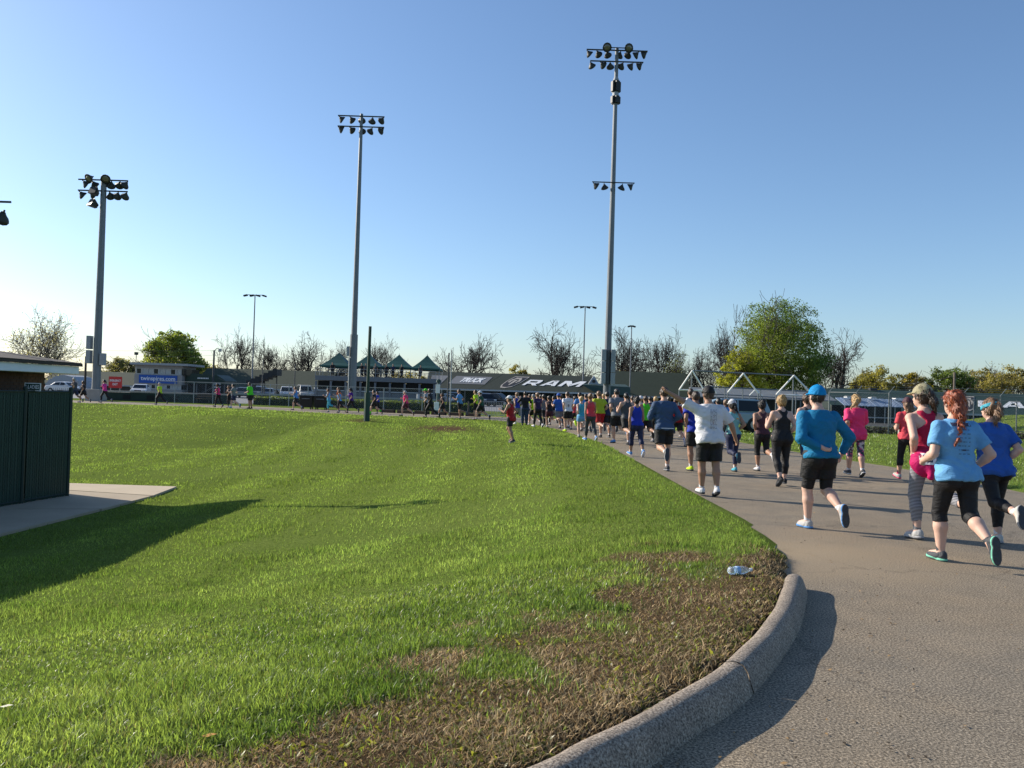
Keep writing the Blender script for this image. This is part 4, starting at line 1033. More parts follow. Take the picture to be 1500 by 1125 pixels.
# EMERGENCY EXIT sign
p0, p1 = PD(159, 568, 84), PD(179, 552, 84)
es = thing('emergency_exit_sign', 'red EMERGENCY EXIT sign on legs right of the left light pole', 'sign', ((p0[0] + p1[0]) / 2, 84, 0))
zc_ = (p0[2] + p1[2]) / 2; sw, sh_ = p1[0] - p0[0], p1[2] - p0[2]
MB().box((0, 0, zc_), (sw, .05, sh_)).build('panel', mat('red_sign', (.58, .035, .03), .5, 0, .05), es)
for x_ in (-sw * .35, sw * .35): MB().bar((x_, .05, 0), (x_, .05, zc_ + sh_ * .4), .03, .03, 6).build('leg', STEEL, es)
for s_, zq, hh, wk in (('EMERGENCY', zc_ + sh_ * .15, sh_ * .2, .84), ('EXIT', zc_ - sh_ * .17, sh_ * .2, .38)):
    V, F = text_mesh(s_, 1.0, .02); V = np.array(V); mn, mx = V.min(0), V.max(0)
    me = bpy.data.meshes.new('lettering'); me.from_pydata([((v[0] - (mn[0] + mx[0]) / 2) * sw * wk / (mx[0] - mn[0]), -.035, (v[1] - (mn[1] + mx[1]) / 2) * hh / (mx[1] - mn[1]) + zq) for v in V], [], F); me.update(); tag(obj('lettering', me, WHT, es), kind='stuff')

# --- chain link fence along the far bend
def chainlink(name, label, pts, hgt, gap, m=STEEL, mesh_gap=.16, tops=False, lowrail=False, wire_r=.004):
    p = np.array(pts, float); c = p.mean(0); root = thing(name, label, 'fence', (c[0], c[1], 0))
    seg = np.hypot(*np.diff(p, axis=0).T); s = np.concatenate([[0], np.cumsum(seg)])
    at_ = lambda q: np.array([np.interp(q, s, p[:, 0]), np.interp(q, s, p[:, 1])]) - c
    n = max(2, int(s[-1] / gap) + 1)
    for k in range(n):
        q = at_(s[-1] * k / (n - 1)); MB().bar((q[0], q[1], -.3), (q[0], q[1], hgt), .038, .036, 7).build('post', m, root)
        if tops: MB().bar((q[0], q[1], hgt), (q[0] + .28, q[1] - .05, hgt + .38), .022, .018, 5).build('barb_arm', m, root)
    for z_, nm in ((hgt - .03, 'top_rail'), (.45, 'mid_rail')) if lowrail else ((hgt - .03, 'top_rail'),):
        for k in range(n - 1): 
            a, b = at_(s[-1] * k / (n - 1)), at_(s[-1] * (k + 1) / (n - 1)); MB().bar((a[0], a[1], z_), (b[0], b[1], z_), .022, .022, 5).build(nm, m, root)
    mb = MB(); k = 0
    q = 0.0
    while q < s[-1] - hgt:
        a, b = at_(q), at_(q + hgt)
        mb.bar((a[0], a[1], 0.03), (b[0], b[1], hgt - .03), wire_r, wire_r, 3, False); mb.bar((b[0], b[1] + .006, 0.03), (a[0], a[1] + .006, hgt - .03), wire_r, wire_r, 3, False); q += mesh_gap
    tag(mb.build('wire_mesh', m, root), kind='stuff')
    if tops:
        for j_ in range(3):
            a, b = at_(0), at_(s[-1]); MB().bar((a[0] + .09 * (j_ + 1), a[1], hgt + .12 * (j_ + 1)), (b[0] + .09 * (j_ + 1), b[1], hgt + .12 * (j_ + 1)), .006, .006, 3).build('barbed_wire', m, root)
    return root
FY = 71.0
chainlink('chain_link_fence', 'waist high steel chain link fence in front of the hedge on the far bend', [(xw(226, 71.5), 71.8), (xw(360, FY), 71.2), (xw(500, FY - 1), 70.0), (xw(640, 68), 68), (xw(700, 66), 66.3)], 1.85, 1.62, lowrail=False)
# guard rail behind it
gr = thing('guard_rail', 'pale metal guard rail in front of the parked cars', 'rail', (xw(480, 76), 76, 0))
xa, xb = xw(338, 76) - gr.location[0], xw(640, 76) - gr.location[0]
bevel(MB().box(((xa + xb) / 2, 0, .92), (xb - xa, .06, .14)).build('rail', STEEL, gr), .01)
for k in range(9): MB().box((xa + (xb - xa) * k / 8, .05, .42), (.1, .1, .9)).build('post', STEEL, gr)
# dark timber curb in front of the fence
cb = thing('timber_kerb', 'dark timber edging along the foot of the far fence', 'edging', (xw(600, 66), 66, 0))
for k in range(6):
    a = PZ(556 + k * 25, 604.0 + k * 1.1, 0); b = PZ(556 + (k + 1) * 25 - 1, 604.0 + (k + 1) * 1.1, 0)
    bevel(MB().box(((a[0] + b[0]) / 2 - cb.location[0], (a[1] + b[1]) / 2 - 66, .1), (b[0] - a[0] - .05, .25, .26), math.atan2(b[1] - a[1], b[0] - a[0])).build('timber', mat('black_timber', (.03, .022, .017), .9), cb), .02)
# black wheeled carts
for pa, lb in ((441, 'left black wheeled cart in front of the fence'), (462, 'right black wheeled cart in front of the fence')):
    d = 64.5; xa, xb = xw(pa, d), xw(pa + 19, d); ct = thing('wheeled_cart', lb, 'cart', ((xa + xb) / 2, d, 0), 0, 'black wheeled carts'); hx = (xb - xa) / 2
    mb = MB(); vs = [(-hx * .9, -.35, .15), (hx * .9, -.35, .15), (hx * .9, .35, .15), (-hx * .9, .35, .15), (-hx, -.45, .98), (hx, -.45, .98), (hx, .45, .98), (-hx, .45, .98)]
    bevel(mb.add(vs, [[3, 2, 1, 0], [4, 5, 6, 7], [0, 1, 5, 4], [1, 2, 6, 5], [2, 3, 7, 6], [3, 0, 4, 7]]).build('bin', BLACK, ct), .03)
    bevel(MB().box((0, 0, 1.02), (2 * hx + .06, .98, .07)).build('lid', BLACK, ct), .02)
    for q in (-1, 1):
        for y_ in (-.3, .3): MB().bar((q * hx * .7 - .03, y_, .09), (q * hx * .7 + .03, y_, .09), .09, .09, 10).build('wheel', DKSTEEL, ct)
    MB().bar((-hx * .6, -.5, .8), (hx * .6, -.5, .8), .02, .02, 6).build('handle', STEEL, ct)
# hedge
def leaf_quads(P, N_, s_, rng):
    n = len(P); u = rng.normal(size=(n, 3)); u /= np.linalg.norm(u, axis=1)[:, None]
    v = np.cross(u, rng.normal(size=(n, 3))); v /= np.linalg.norm(v, axis=1)[:, None]
    s_ = (s_ * rng.uniform(.6, 1.35, n))[:, None]
    V = np.stack([P - u * s_, P + v * s_ * .55, P + u * s_, P - v * s_ * .55], 1).reshape(-1, 3); b0 = np.arange(n) * 4
    return V, np.stack([b0, b0 + 1, b0 + 2, b0 + 3], 1)
LEAFM = attr_mat('leaf', .5, .38, (1.0, 1.0, .45), spec=.3)
def hedge(label, pts, hgt, wd, n, col):
    p = np.array(pts, float); c = p.mean(0); seg = np.hypot(*np.diff(p, axis=0).T); s = np.concatenate([[0], np.cumsum(seg)])
    rng = np.random.default_rng(int(abs(c[0]) * 10) + n); q = rng.uniform(0, s[-1], n)
    x = np.interp(q, s, p[:, 0]) - c[0]; y = np.interp(q, s, p[:, 1]) - c[1] + rng.uniform(-wd / 2, wd / 2, n)
    z = hgt * rng.uniform(0, 1, n) ** .6 * (.88 + .2 * vnoise(q, q * 0, .9, 3))
    V, F = leaf_quads(np.stack([x, y, z], 1), None, .065, rng)
    root = thing('hedge', label, 'hedge', (c[0], c[1], 0)); me = mesh_np('foliage', V, F); cc = np.array(col) * rng.uniform(.5, 1.4, (n, 1)); set_col(me, np.repeat(cc, 4, 0)); tag(obj('foliage', me, LEAFM, root), kind='stuff')
    mb = MB()
    for a, b in zip(p[:-1], p[1:]):
        m_ = (a + b) / 2 - c; mb.box((m_[0], m_[1], hgt * .38), (np.hypot(*(b - a)), wd * .7, hgt * .76), math.atan2(b[1] - a[1], b[0] - a[0]))
    mb.build('twig_core', mat('hedge_core', (.012, .018, .006), .95), root)
hedge('clipped green hedge behind the far fence, lit along its top', [(xw(372, 73.5), 73.8), (xw(520, 73), 73), (xw(600, 71.5), 71.5), (xw(708, 69), 69)], .82, .9, 9000, (.10, .135, .02))
hedge('low green hedge behind the pack of runners', [(xw(738, 69), 69), (xw(840, 66), 66.5), (xw(900, 66), 65)], .75, .8, 3500, (.08, .12, .02))

# white sign post
d = 66; x_ = xw(641, d); sp = thing('sign_post', 'post with white panels and a dark cap at the end of the far fence', 'sign post', (x_, d, 0))
MB().bar((0, 0, 0), (.05, 0, PD(642, 556, d)[2]), .11, .11, 8).build('post', mat('teal_post', (.06, .10, .10), .5), sp)
za, zb_ = PD(641, 576, d)[2], PD(641, 563, d)[2]; bevel(MB().box((.02, -.14, (za + zb_) / 2), (.34, .05, zb_ - za)).build('panel', WHITEP, sp), .01)
za, zb_ = PD(641, 601, d)[2], PD(641, 589, d)[2]; bevel(MB().box((-.03, -.18, (za + zb_) / 2), (.36, .3, zb_ - za)).build('white_box', WHITEP, sp), .02)
MB().lathe([(.20, 0), (.17, .16), (.05, .26)], 8, Matrix.Translation((.05, 0, PD(642, 560, d)[2]))).build('cap', GREENP, sp)
plain_post('marker_post', 'dark marker post with a red top near the far runners', 'post', (686, 616), (686, 588), 60, .09, BLACK)
plain_post('bollard', 'pale round bollard in front of the pavilion', 'bollard', (612, 592), (612, 577), 100, .2, TRIMW)
# crowd barrier
d = 58; xa, xb = xw(706, d), xw(740, d); cbx = thing('crowd_barrier', 'steel crowd barrier with upright bars at the road edge', 'barrier', ((xa + xb) / 2, d, 0)); hx = (xb - xa) / 2
for z_ in (.15, 1.08): MB().bar((-hx, 0, z_), (hx, 0, z_), .022, .022, 6).build('rail', STEEL, cbx)
for k in range(15): MB().bar((-hx + 2 * hx * k / 14, 0, .15), (-hx + 2 * hx * k / 14, 0, 1.08), .014 if k % 14 else .022, .014 if k % 14 else .022, 5).build('bar', STEEL, cbx)
for x_ in (-hx * .8, hx * .8): MB().bar((x_, -.3, .02), (x_, .3, .02), .02, .02, 5).build('foot', STEEL, cbx)

# --- white gable frames and pipe gantries
WF = mat('white_pipe', (.86, .84, .78), .4, 0, .05, 3); GP = mat('grey_pipe', (.17, .19, .20), .45, .4, .1, 3)
def gable_frame(label, pl_, pk, pr, yl, yk, yr, d, midpost=True, ypb=None, r=.062, tie=True):
    a, k, b = PD(pl_, yl, d), PD(pk, yk, d), PD(pr, yr, d)
    t_ = thing('gable_frame', label, 'frame', ((a[0] + b[0]) / 2, d, 0), 0, 'white gable shaped pipe frames'); o = lambda p: (p[0] - t_.location[0], 0, p[2])
    zmin = min(a[2], b[2])
    A2, B2 = (a[0], d, zmin), (b[0], d, zmin)
    for p, q in ((A2, k), (k, B2)): MB().bar(o(p), o(q), r, r, 6).build('rafter', WF, t_)
    if tie: MB().bar((o(A2)[0], .02, zmin), (o(B2)[0], .02, zmin), r * .9, r * .9, 6).build('tie_bar', WF, t_)
    for p in (A2, B2): MB().bar((o(p)[0], .02, 0), (o(p)[0], .02, zmin - .02), r * .85, r * .85, 6).build('leg', GP, t_)
    if midpost: MB().bar((o(k)[0], .12, 0), (o(k)[0], .12, k[2]), r * .9, r * .9, 6).build('mid_post', GP, t_)
gable_frame('large white gable frame above the pointing man', 995, 1014, 1032, 571, 543, 568, 58)
gable_frame('large white gable frame behind the white cap woman', 1066, 1089, 1111, 575, 547, 570, 58, midpost=False, tie=False)
gable_frame('large white gable frame left of the turquoise cap man', 1137, 1163, 1192, 578, 550, 574, 58)
gable_frame('small white gable frame right of the pointing man', 1033, 1042, 1050, 576, 565, 575, 70, midpost=False, r=.05, tie=False)
gable_frame('small white gable frame behind the second large frame', 1098, 1107, 1117, 578, 570, 580, 70, midpost=False, r=.05, tie=False)
pg = thing('pipe_gantry', 'long grey pipe gantry tying the white gable frames together', 'gantry', (xw(1090, 62), 62, 0))
for (pa, ya, pb, yb, d_) in ((1014, 543, 1163, 550, 58.3), (1032, 566, 1195, 574, 62), (1040, 577, 1195, 585, 66), (1014, 543.5, 1089, 547, 63)):
    a, b = PD(pa, ya, d_), PD(pb, yb, d_); MB().bar((a[0] - pg.location[0], d_ - 62, a[2]), (b[0] - pg.location[0], d_ - 62, b[2]), .045, .045, 6).build('pipe', GP, pg)
for q in range(7):
    x_ = xw(1036 + q * 26, 62) - pg.location[0]; MB().bar((x_, 0, 0), (x_, 0, PD(1036 + q * 26, 566 + q * 1.2, 62)[2]), .045, .045, 6).build('post', GP, pg)
# long pale shed roof behind the frames
D10 = 95; x0, x1 = xw(1020, D10), xw(1225, D10)
sd = thing('open_shed', 'long open shed with a grey ribbed roof behind the gable frames', 'shed', ((x0 + x1) / 2, D10, 0)); za, zb_ = PD(1100, 583, D10)[2], PD(1100, 573, D10)[2]; hx = (x1 - x0) / 2
GRF = mat('grey_ribbed_roof', (.16, .175, .18), .6, .1, .15, 1)
for k in range(14):
    xa, xb = -hx + 2 * hx * k / 14, -hx + 2 * hx * (k + 1) / 14 - .06
    MB().add([(xa, -.5, za), (xb, -.5, za), (xb, 4, zb_ + .3), (xa, 4, zb_ + .3), (xa, -.5, za - .1), (xb, -.5, za - .1), (xb, 4, zb_ + .2), (xa, 4, zb_ + .2)], [[0, 1, 2, 3], [7, 6, 5, 4], [0, 4, 5, 1], [1, 5, 6, 2], [2, 6, 7, 3], [3, 7, 4, 0]]).build('roof_sheet', GRF, sd)
for k in range(9): MB().box((-hx + .1 + (2 * hx - .2) * k / 8, 0, za / 2 - .05), (.12, .12, za)).build('post', GP, sd)
MB().box((0, 5, za / 2), (2 * hx, .1, za)).build('back_wall', mat('shed_back', (.06, .07, .06), .85), sd)

# --- right chain link fence with barbed arms
chainlink('chain_link_fence', 'tall chain link fence with barbed wire arms at the right', [(xw(1215, 50), 50), (xw(1276, 47.5), 47.8), (xw(1420, 46), 46), (xw(1640, 44), 44)], 2.35, 1.75, GP, .16, True, True)
chainlink('chain_link_fence', 'second steel fence standing a little behind the barbed fence', [(xw(1190, 57), 57), (xw(1330, 55), 55), (xw(1620, 52), 52)], 2.2, 2.3, GP, .2)
# jumble strip along its foot
rng = np.random.default_rng(8); n = 2600
q = rng.uniform(0, 1, n); x = xw(1236, 48.5) + q * (xw(1640, 44) - xw(1236, 48.5)); y = 48.9 + q * -3.6 + rng.uniform(-.5, .7, n); z = zt(x, y) + rng.uniform(0, .62, n) * (.35 + .65 * vnoise(x, y, 1.3, 4))
V, F = leaf_quads(np.stack([x, y, z], 1), None, .09, rng); me = mesh_np('scrub', V, F)
set_col(me, np.repeat(np.array([.035, .032, .022]) * rng.uniform(.4, 2.0, (n, 1)), 4, 0)); tag(obj('scrub', me, LEAFM), kind='stuff', label='dark scrub and dead weeds along the foot of the right fence')
a = PZ(1318, 640, 0)
bevel(tag(MB().box((0, 0, .22), (.16, .16, .44)).build('marker_stub', CONC, None, loc=(a[0], a[1], 0)), 'short concrete stub at the foot of the right fence', 'stub'), .015)

# ================================================================== VEHICLES
TYRE = mat('tyre_rubber', (.015, .015, .015), .85); RIM = mat('wheel_rim', (.35, .35, .36), .35, .7)
def car_parts(kind):
    """side profile polygons (x forward, z up), length normalised in metres"""
    if kind == 'sedan':
        body = [(-2.25, .38), (-2.28, .72), (-2.15, .92), (-1.5, .98), (1.05, .93), (1.9, .82), (2.25, .66), (2.28, .38)]
        cab = [(-1.55, .97), (-.95, 1.40), (-.2, 1.46), (.45, 1.40), (1.12, .93)]
    elif kind == 'suv':
        body = [(-2.35, .42), (-2.4, .80), (-2.32, 1.02), (1.15, 1.02), (2.1, .94), (2.38, .78), (2.4, .42)]
        cab = [(-2.3, 1.01), (-2.05, 1.60), (-1.4, 1.72), (.2, 1.70), (.65, 1.58), (1.25, 1.01)]
    elif kind == 'pickup':
        body = [(-2.7, .5), (-2.72, 1.02), (-.75, 1.04), (1.3, 1.04), (2.5, .96), (2.68, .8), (2.7, .5)]
        cab = [(-.85, 1.03), (-.65, 1.66), (-.1, 1.74), (.5, 1.70), (1.35, 1.03)]
    else:                                                     # van
        body = [(-2.5, .4), (-2.52, 1.15), (1.6, 1.15), (2.3, .98), (2.5, .8), (2.5, .4)]
        cab = [(-2.5, 1.14), (-2.45, 1.95), (-2.2, 2.02), (.7, 2.02), (1.1, 1.9), (1.75, 1.14)]
    return body, cab
def vehicle(name, label, cat, loc, rz, kind, col, group=None):
    t_ = thing(name, label, cat, loc, rz, group); body, cab = car_parts(kind); W_ = .9
    pm = mat('car_paint_' + '_'.join(f'{int(c * 100):02d}' for c in col), col, .28, .1, .03, 2, spec=.6)
    o = MB().prism(body, lambda u, v, q: (u, W_ - q * 2 * W_, v), 1).build('body', pm, t_); bevel(o, .09, 2)
    def cabfn(s0):
        def fn_(u, v, q):
            z0, z1 = cab[0][1], max(c[1] for c in cab); w_ = W_ - .04 - .16 * (v - z0) / (z1 - z0); return (u, (w_ - q * 2 * w_), v)
        return fn_
    bevel(MB().prism(cab, cabfn(0), 1).build('cabin', pm, t_), .05, 2)
    # side glass, windscreens a little proud
    cx = sum(c[0] for c in cab) / len(cab); z0, z1 = cab[0][1] + .06, max(c[1] for c in cab) - .09
    xb = [(cab[0][0] + .30, z0), (cab[1][0] + .22, z1 - .02), (cab[-2][0] - .10, z1 - .02), (cab[-1][0] - .34, z0)]
    mid = (xb[1][0] * .48 + xb[2][0] * .52)
    zz0, zz1 = cab[0][1], max(c[1] for c in cab)
    for sd in (-1, 1):
        for pts in ([xb[0], (mid - .04, z0), (mid - .04, z1), xb[1]], [(mid + .04, z0), xb[3], xb[2], (mid + .04, z1)]):
            vs = []
            for off_ in (.012, -.02):
                for u, v in pts: vs.append((u, sd * (W_ - .04 - .16 * (v - zz0) / (zz1 - zz0) + off_), v))
            f_ = [[0, 1, 2, 3], [7, 6, 5, 4]] if sd < 0 else [[3, 2, 1, 0], [4, 5, 6, 7]]
            MB().add(vs, f_ + [[0, 4, 5, 1], [1, 5, 6, 2], [2, 6, 7, 3], [3, 7, 4, 0]]).build('side_window', GLASSD, t_)
    for (p, q, nm) in ((cab[-1], cab[-2], 'windscreen'), (cab[0], cab[1], 'rear_window')):
        s_ = 1 if nm == 'windscreen' else -1; a = (p[0] * .88 + q[0] * .12, p[1] * .88 + q[1] * .12); b = (p[0] * .1 + q[0] * .9, p[1] * .1 + q[1] * .9)
        vs = [(a[0] + .02 * s_, -.74, a[1] + .012), (a[0] + .02 * s_, .74, a[1] + .012), (b[0] + .02 * s_, .64, b[1] + .012), (b[0] + .02 * s_, -.64, b[1] + .012)]
        vs += [(x - .04 * s_, y, z - .02) for x, y, z in vs]
        MB().add(vs, [[0, 1, 2, 3] if s_ > 0 else [3, 2, 1, 0], [4, 5, 6, 7], [0, 4, 5, 1], [1, 5, 6, 2], [2, 6, 7, 3], [3, 7, 4, 0]]).build(nm, GLASSD, t_)
    xl = body[-1][0] * .64; xr = body[0][0] * .62; r_ = .34 if kind == 'sedan' else .39
    for x_ in (xl, xr):
        for sd in (-1, 1):
            wh = MB().bar((x_, sd * (W_ - .2), r_), (x_, sd * (W_ + .01), r_), r_, r_, 18).build('wheel', TYRE, t_)
            MB().bar((x_, sd * (W_ - .0), r_), (x_, sd * (W_ + .025), r_), r_ * .62, r_ * .58, 12).build('rim', RIM, wh)
    xf, xk = body[-2][0], body[1][0]
    for sd in (-1, 1):
        bevel(MB().box((xf - .02, sd * .66, .70 if kind == 'sedan' else .84), (.16, .36, .16)).build('headlight', mat('headlight_glass', (.6, .6, .6), .1, spec=.8), t_), .03)
        bevel(MB().box((xk + .03, sd * .70, .78 if kind == 'sedan' else .92), (.14, .28, .18)).build('tail_light', mat('tail_light_red', (.4, .01, .01), .2), t_), .03)
        MB().box((cab[-1][0] - .35, sd * (W_ + .10), cab[0][1] + .08), (.14, .18, .12)).build('wing_mirror', pm, t_)
    for x_, nm in ((body[-1][0] + .01, 'bumper'), (body[0][0] - .01, 'bumper')): bevel(MB().box((x_, 0, .5), (.14, 1.7, .2)).build(nm, DKSTEEL, t_), .04)
    MB().box((body[-1][0] + .06, 0, .66), (.03, .8, .14)).build('grille', BLACK, t_)
    return t_
PKG = 'cars parked in the far lot'
cars = [(357, 'dark_sedan', 'sedan', (.05, .055, .06), -1.45, 'dark sedan behind the grey tee runner'), (377, 'blue grey car', 'suv', (.10, .12, .16), -1.5, 'blue grey hatch behind the neon green tee runner'),
        (392, 's', 'sedan', (.34, .35, .37), -1.35, 'silver sedan nose on, left of the white pickup'), (420, 'w', 'pickup', (.72, .72, .72), -1.3, 'white pickup truck parked by the pale guard rail'),
        (446, 'w', 'van', (.66, .64, .60), -1.2, 'white van behind the black carts'), (468, 'g', 'suv', (.55, .56, .56), -1.3, 'pale suv at the left corner of the pavilion'),
        (655, 'g', 'sedan', (.5, .5, .5), -.9, 'pale sedan right of the pavilion beneath the barn eave'), (664, 'd', 'suv', (.08, .09, .1), -1.4, 'dark suv beside the thin masts'),
        (728, 'd', 'pickup', (.03, .035, .04), -.5, 'dark pickup under the lettered barn roof'), (757, 'g', 'sedan', (.28, .3, .32), -.2, 'grey sedan under the middle of the lettered barn roof'),
        (712, 'd', 'suv', (.04, .04, .045), -1.3, 'black suv behind the crowd barrier'), (96, 'g', 'sedan', (.6, .6, .6), -.2, 'white car behind the brick restroom building'),
        (206, 'w', 'sedan', (.6, .6, .6), -1.3, 'white car left of the press box')]
for k, (px_, _, kd, col, rz, lb) in enumerate(cars):
    dd_ = 114 + (k % 3) * 1.2 if px_ > 300 else 104
    if px_ > 620: dd_ = 110 + (k % 2)
    vehicle('parked_car' if kd != 'pickup' else 'pickup_truck', lb, 'car' if kd not in ('pickup', 'van') else kd, (xw(px_, dd_), dd_, .035), rz, kd, col, PKG)
p = PZ(1108, 634, 0)
vehicle('parked_suv', 'dark blue grey suv parked on the verge beyond the runners', 'car', (p[0] - 1.6, p[1] + .6, .03), math.pi - .06, 'suv', (.24, .32, .38))

# plastic bottle on the dead grass
p = PG(1083, 843); m, t, b = _new('clear_plastic'); b.inputs['Base Color'].default_value = (.85, .9, .92, 1); b.inputs['Roughness'].default_value = .08; b.inputs['Transmission Weight'].default_value = .75; b.inputs['IOR'].default_value = 1.2
bt = thing('water_bottle', 'crumpled clear plastic water bottle lying on the dead grass', 'bottle', (p[0], p[1], p[2] + .035), .35)
mr = Matrix.Rotation(math.pi / 2, 4, 'Y') @ Matrix.Translation((0, 0, -.1))
bo = MB().lathe([(.026, 0), (.033, .01), (.030, .03), (.034, .05), (.029, .07), (.034, .095), (.034, .13), (.026, .16), (.013, .19), (.012, .2)], 12, mr).build('body', m, bt, True)
MB().lathe([(.0345, .062), (.0355, .064), (.0355, .092), (.0345, .094)], 12, mr).build('label_band', mat('blue_label', (.30, .48, .72), .4), bt, True)
MB().lathe([(.015, .198), (.015, .217), (.01, .219)], 10, mr).build('cap', WHITEP, bt)
# fallen leaves on the lawn and road
for k, (q, z) in enumerate((( 8, 1047), (305, 1090))):
    p = PG(q, z); o = MB().add([(-.03, 0, .03), (0, -.018, .035), (.035, .004, .04), (0, .02, .036)], [[0, 1, 2, 3]]).build('fallen_leaf', mat('leaf_tan' if k else 'leaf_pale', (.45, .22, .04) if k else (.7, .66, .5), .7)); o.location = p
    tag(o, ('small orange leaf caught in the grass near the bottom' if k else 'pale scrap lying in the grass at the left edge'), 'leaf')
# ================================================================== TREES
def skeleton(rng, H, spread, levels, nch, trunk=.25, up=.35, wig=.22, r0=None):
    """returns list of polylines (pts, radii) and list of twig tips"""
    segs, tips = [], []
    r0 = r0 or H * .022
    def grow(p, d, L, r, lv):
        n = 4 if lv < 2 else 3; pts = [p]; rs_ = [r]; q = p.copy(); dd = d.copy()
        for k in range(n):
            dd = dd + rng.normal(0, wig * (.6 if lv == 0 else 1), 3); dd[2] += up * .18 * (lv > 0); dd /= np.linalg.norm(dd)
            q = q + dd * L / n; pts.append(q); rs_.append(r * (1 - .45 * (k + 1) / n) if lv < levels else r * (1 - .8 * (k + 1) / n))
        segs.append((np.array(pts), np.array(rs_), lv))
        if lv >= levels: tips.append(q); return
        for c in range(nch[lv]):
            f = rng.uniform(.35, 1.0) if lv > 0 else rng.uniform(.72, 1.0)
            if c == 0: f = 1.0
            i_ = f * n; k = min(int(i_), n - 1); s_ = pts[k] + (pts[k + 1] - pts[k]) * (i_ - k)
            az = 2 * math.pi * (c + rng.uniform(-.3, .3)) / nch[lv]; 
            a = dd; o = np.cross(a, [0.3, .5, .8]); o /= np.linalg.norm(o); o2 = np.cross(a, o)
            sp = spread * rng.uniform(.6, 1.25) * (.45 if c == 0 and lv > 0 else 1)
            nd = a * math.cos(sp) + (o * math.cos(az) + o2 * math.sin(az)) * math.sin(sp)
            grow(s_, nd / np.linalg.norm(nd), L * rng.uniform(.58, .82) if lv > 0 else H * rng.uniform(.3, .42), rs_[k] * rng.uniform(.55, .74), lv + 1)
    grow(np.zeros(3), np.array([rng.normal(0, .05), rng.normal(0, .05), 1.0]), H * trunk, r0, 0)
    return segs, np.array(tips)
def tubes_mesh(name, segs, rmin):
    V, F = [], []; base = 0
    for pts, rs_, lv in segs:
        n = 6 if lv == 0 else 4 if lv == 1 else 3; d = np.gradient(pts, axis=0); d /= np.linalg.norm(d, axis=1)[:, None] + 1e-9
        u = np.cross(d, [.31, .52, .8]); u /= np.linalg.norm(u, axis=1)[:, None] + 1e-9; v = np.cross(d, u)
        for k in range(n):
            t = 2 * math.pi * k / n; V.append(pts + (u * math.cos(t) + v * math.sin(t)) * np.maximum(rs_, rmin)[:, None])
        m = len(pts); i_ = np.arange(m - 1)
        for k in range(n):
            a, b = base + k * m, base + ((k + 1) % n) * m; F.append(np.stack([a + i_, b + i_, b + i_ + 1, a + i_ + 1], 1))
        base += n * m
    return mesh_np(name, np.concatenate(V), np.concatenate(F), True)
BARK = mat('dark_bark', (.040, .034, .030), .95, 0, .25, 6); BARKG = mat('grey_bark', (.11, .095, .08), .95, 0, .25, 6)
def fit(segs, tips, Ht, Wd):
    P = np.concatenate([s[0] for s in segs]); zmx = np.percentile(P[:, 2], 99.7); wx = np.percentile(P[:, 0], 99) - np.percentile(P[:, 0], 1); cx = (np.percentile(P[:, 0], 99) + np.percentile(P[:, 0], 1)) / 2
    s_ = np.array([Wd / wx, Wd / wx, Ht / zmx]); f = lambda p: (p - np.array([cx, 0, 0]) * np.clip(p[:, 2:3] / zmx * 2, 0, 1)) * s_
    return [(f(a), r * Ht / zmx, lv) for a, r, lv in segs], f(tips)
_bare = {}
def bare_mesh(seed):
    if seed not in _bare:
        rng = np.random.default_rng(seed); segs, tips = skeleton(rng, 10, .72, 5, [6, 5, 4, 4, 3], .20, .10, .27, .46)
        segs, tips = fit(segs, tips, 1.0 * 10, 10.0); me = tubes_mesh('branches', [s for s in segs if s[2] > 0], .0235); tr = tubes_mesh('trunk', [s for s in segs if s[2] == 0], .03)
        me.materials.append(BARK); tr.materials.append(BARK); _bare[seed] = (me, tr, tips)
    return _bare[seed]
def tree_root(label, px, base_y, top_y, wpx, d, cat='tree', group=None):
    x_ = PD(px, 575, d)[0]; H = PD(px, top_y, d)[2]; W_ = wpx / FPX * d
    z_ = 0
    return thing('tree', label, cat, (x_, d, z_), 0, group), H, W_
def bare_tree(label, px, top_y, wpx, d, seed, rot=0.0, leaves=0, lc=(.2, .2, .08), group='bare trees behind the barns', ls=.13, bark=None):
    t_, H, W_ = tree_root(label, px, 590, top_y, wpx, d, group=group)
    me, tr, tips = bare_mesh(seed)
    if bark is not None:
        me, tr = me.copy(), tr.copy()
        for q in (me, tr): q.materials[0] = bark
    for nm, m_ in (('trunk', tr), ('branches', me)):
        o = bpy.data.objects.new(nm, m_); link(o, t_); o.rotation_euler = (0, 0, rot); o.scale = (W_ / 10, W_ / 10, H / 10)
    if leaves:
        rng = np.random.default_rng(seed * 3 + int(px)); idx = rng.integers(0, len(tips), leaves); c, s_ = math.cos(rot), math.sin(rot)
        P = tips[idx] + rng.normal(0, .30, (leaves, 3)); P = np.stack([P[:, 0] * c - P[:, 1] * s_, P[:, 0] * s_ + P[:, 1] * c, P[:, 2]], 1) * np.array([W_ / 10, W_ / 10, H / 10])
        V, F = leaf_quads(P, None, ls, rng); m2 = mesh_np('crown', V, F); set_col(m2, np.repeat(np.array(lc) * rng.uniform(.5, 1.4, (leaves, 1)), 4, 0)); tag(obj('crown', m2, LEAFM, t_), kind='stuff')
    return t_
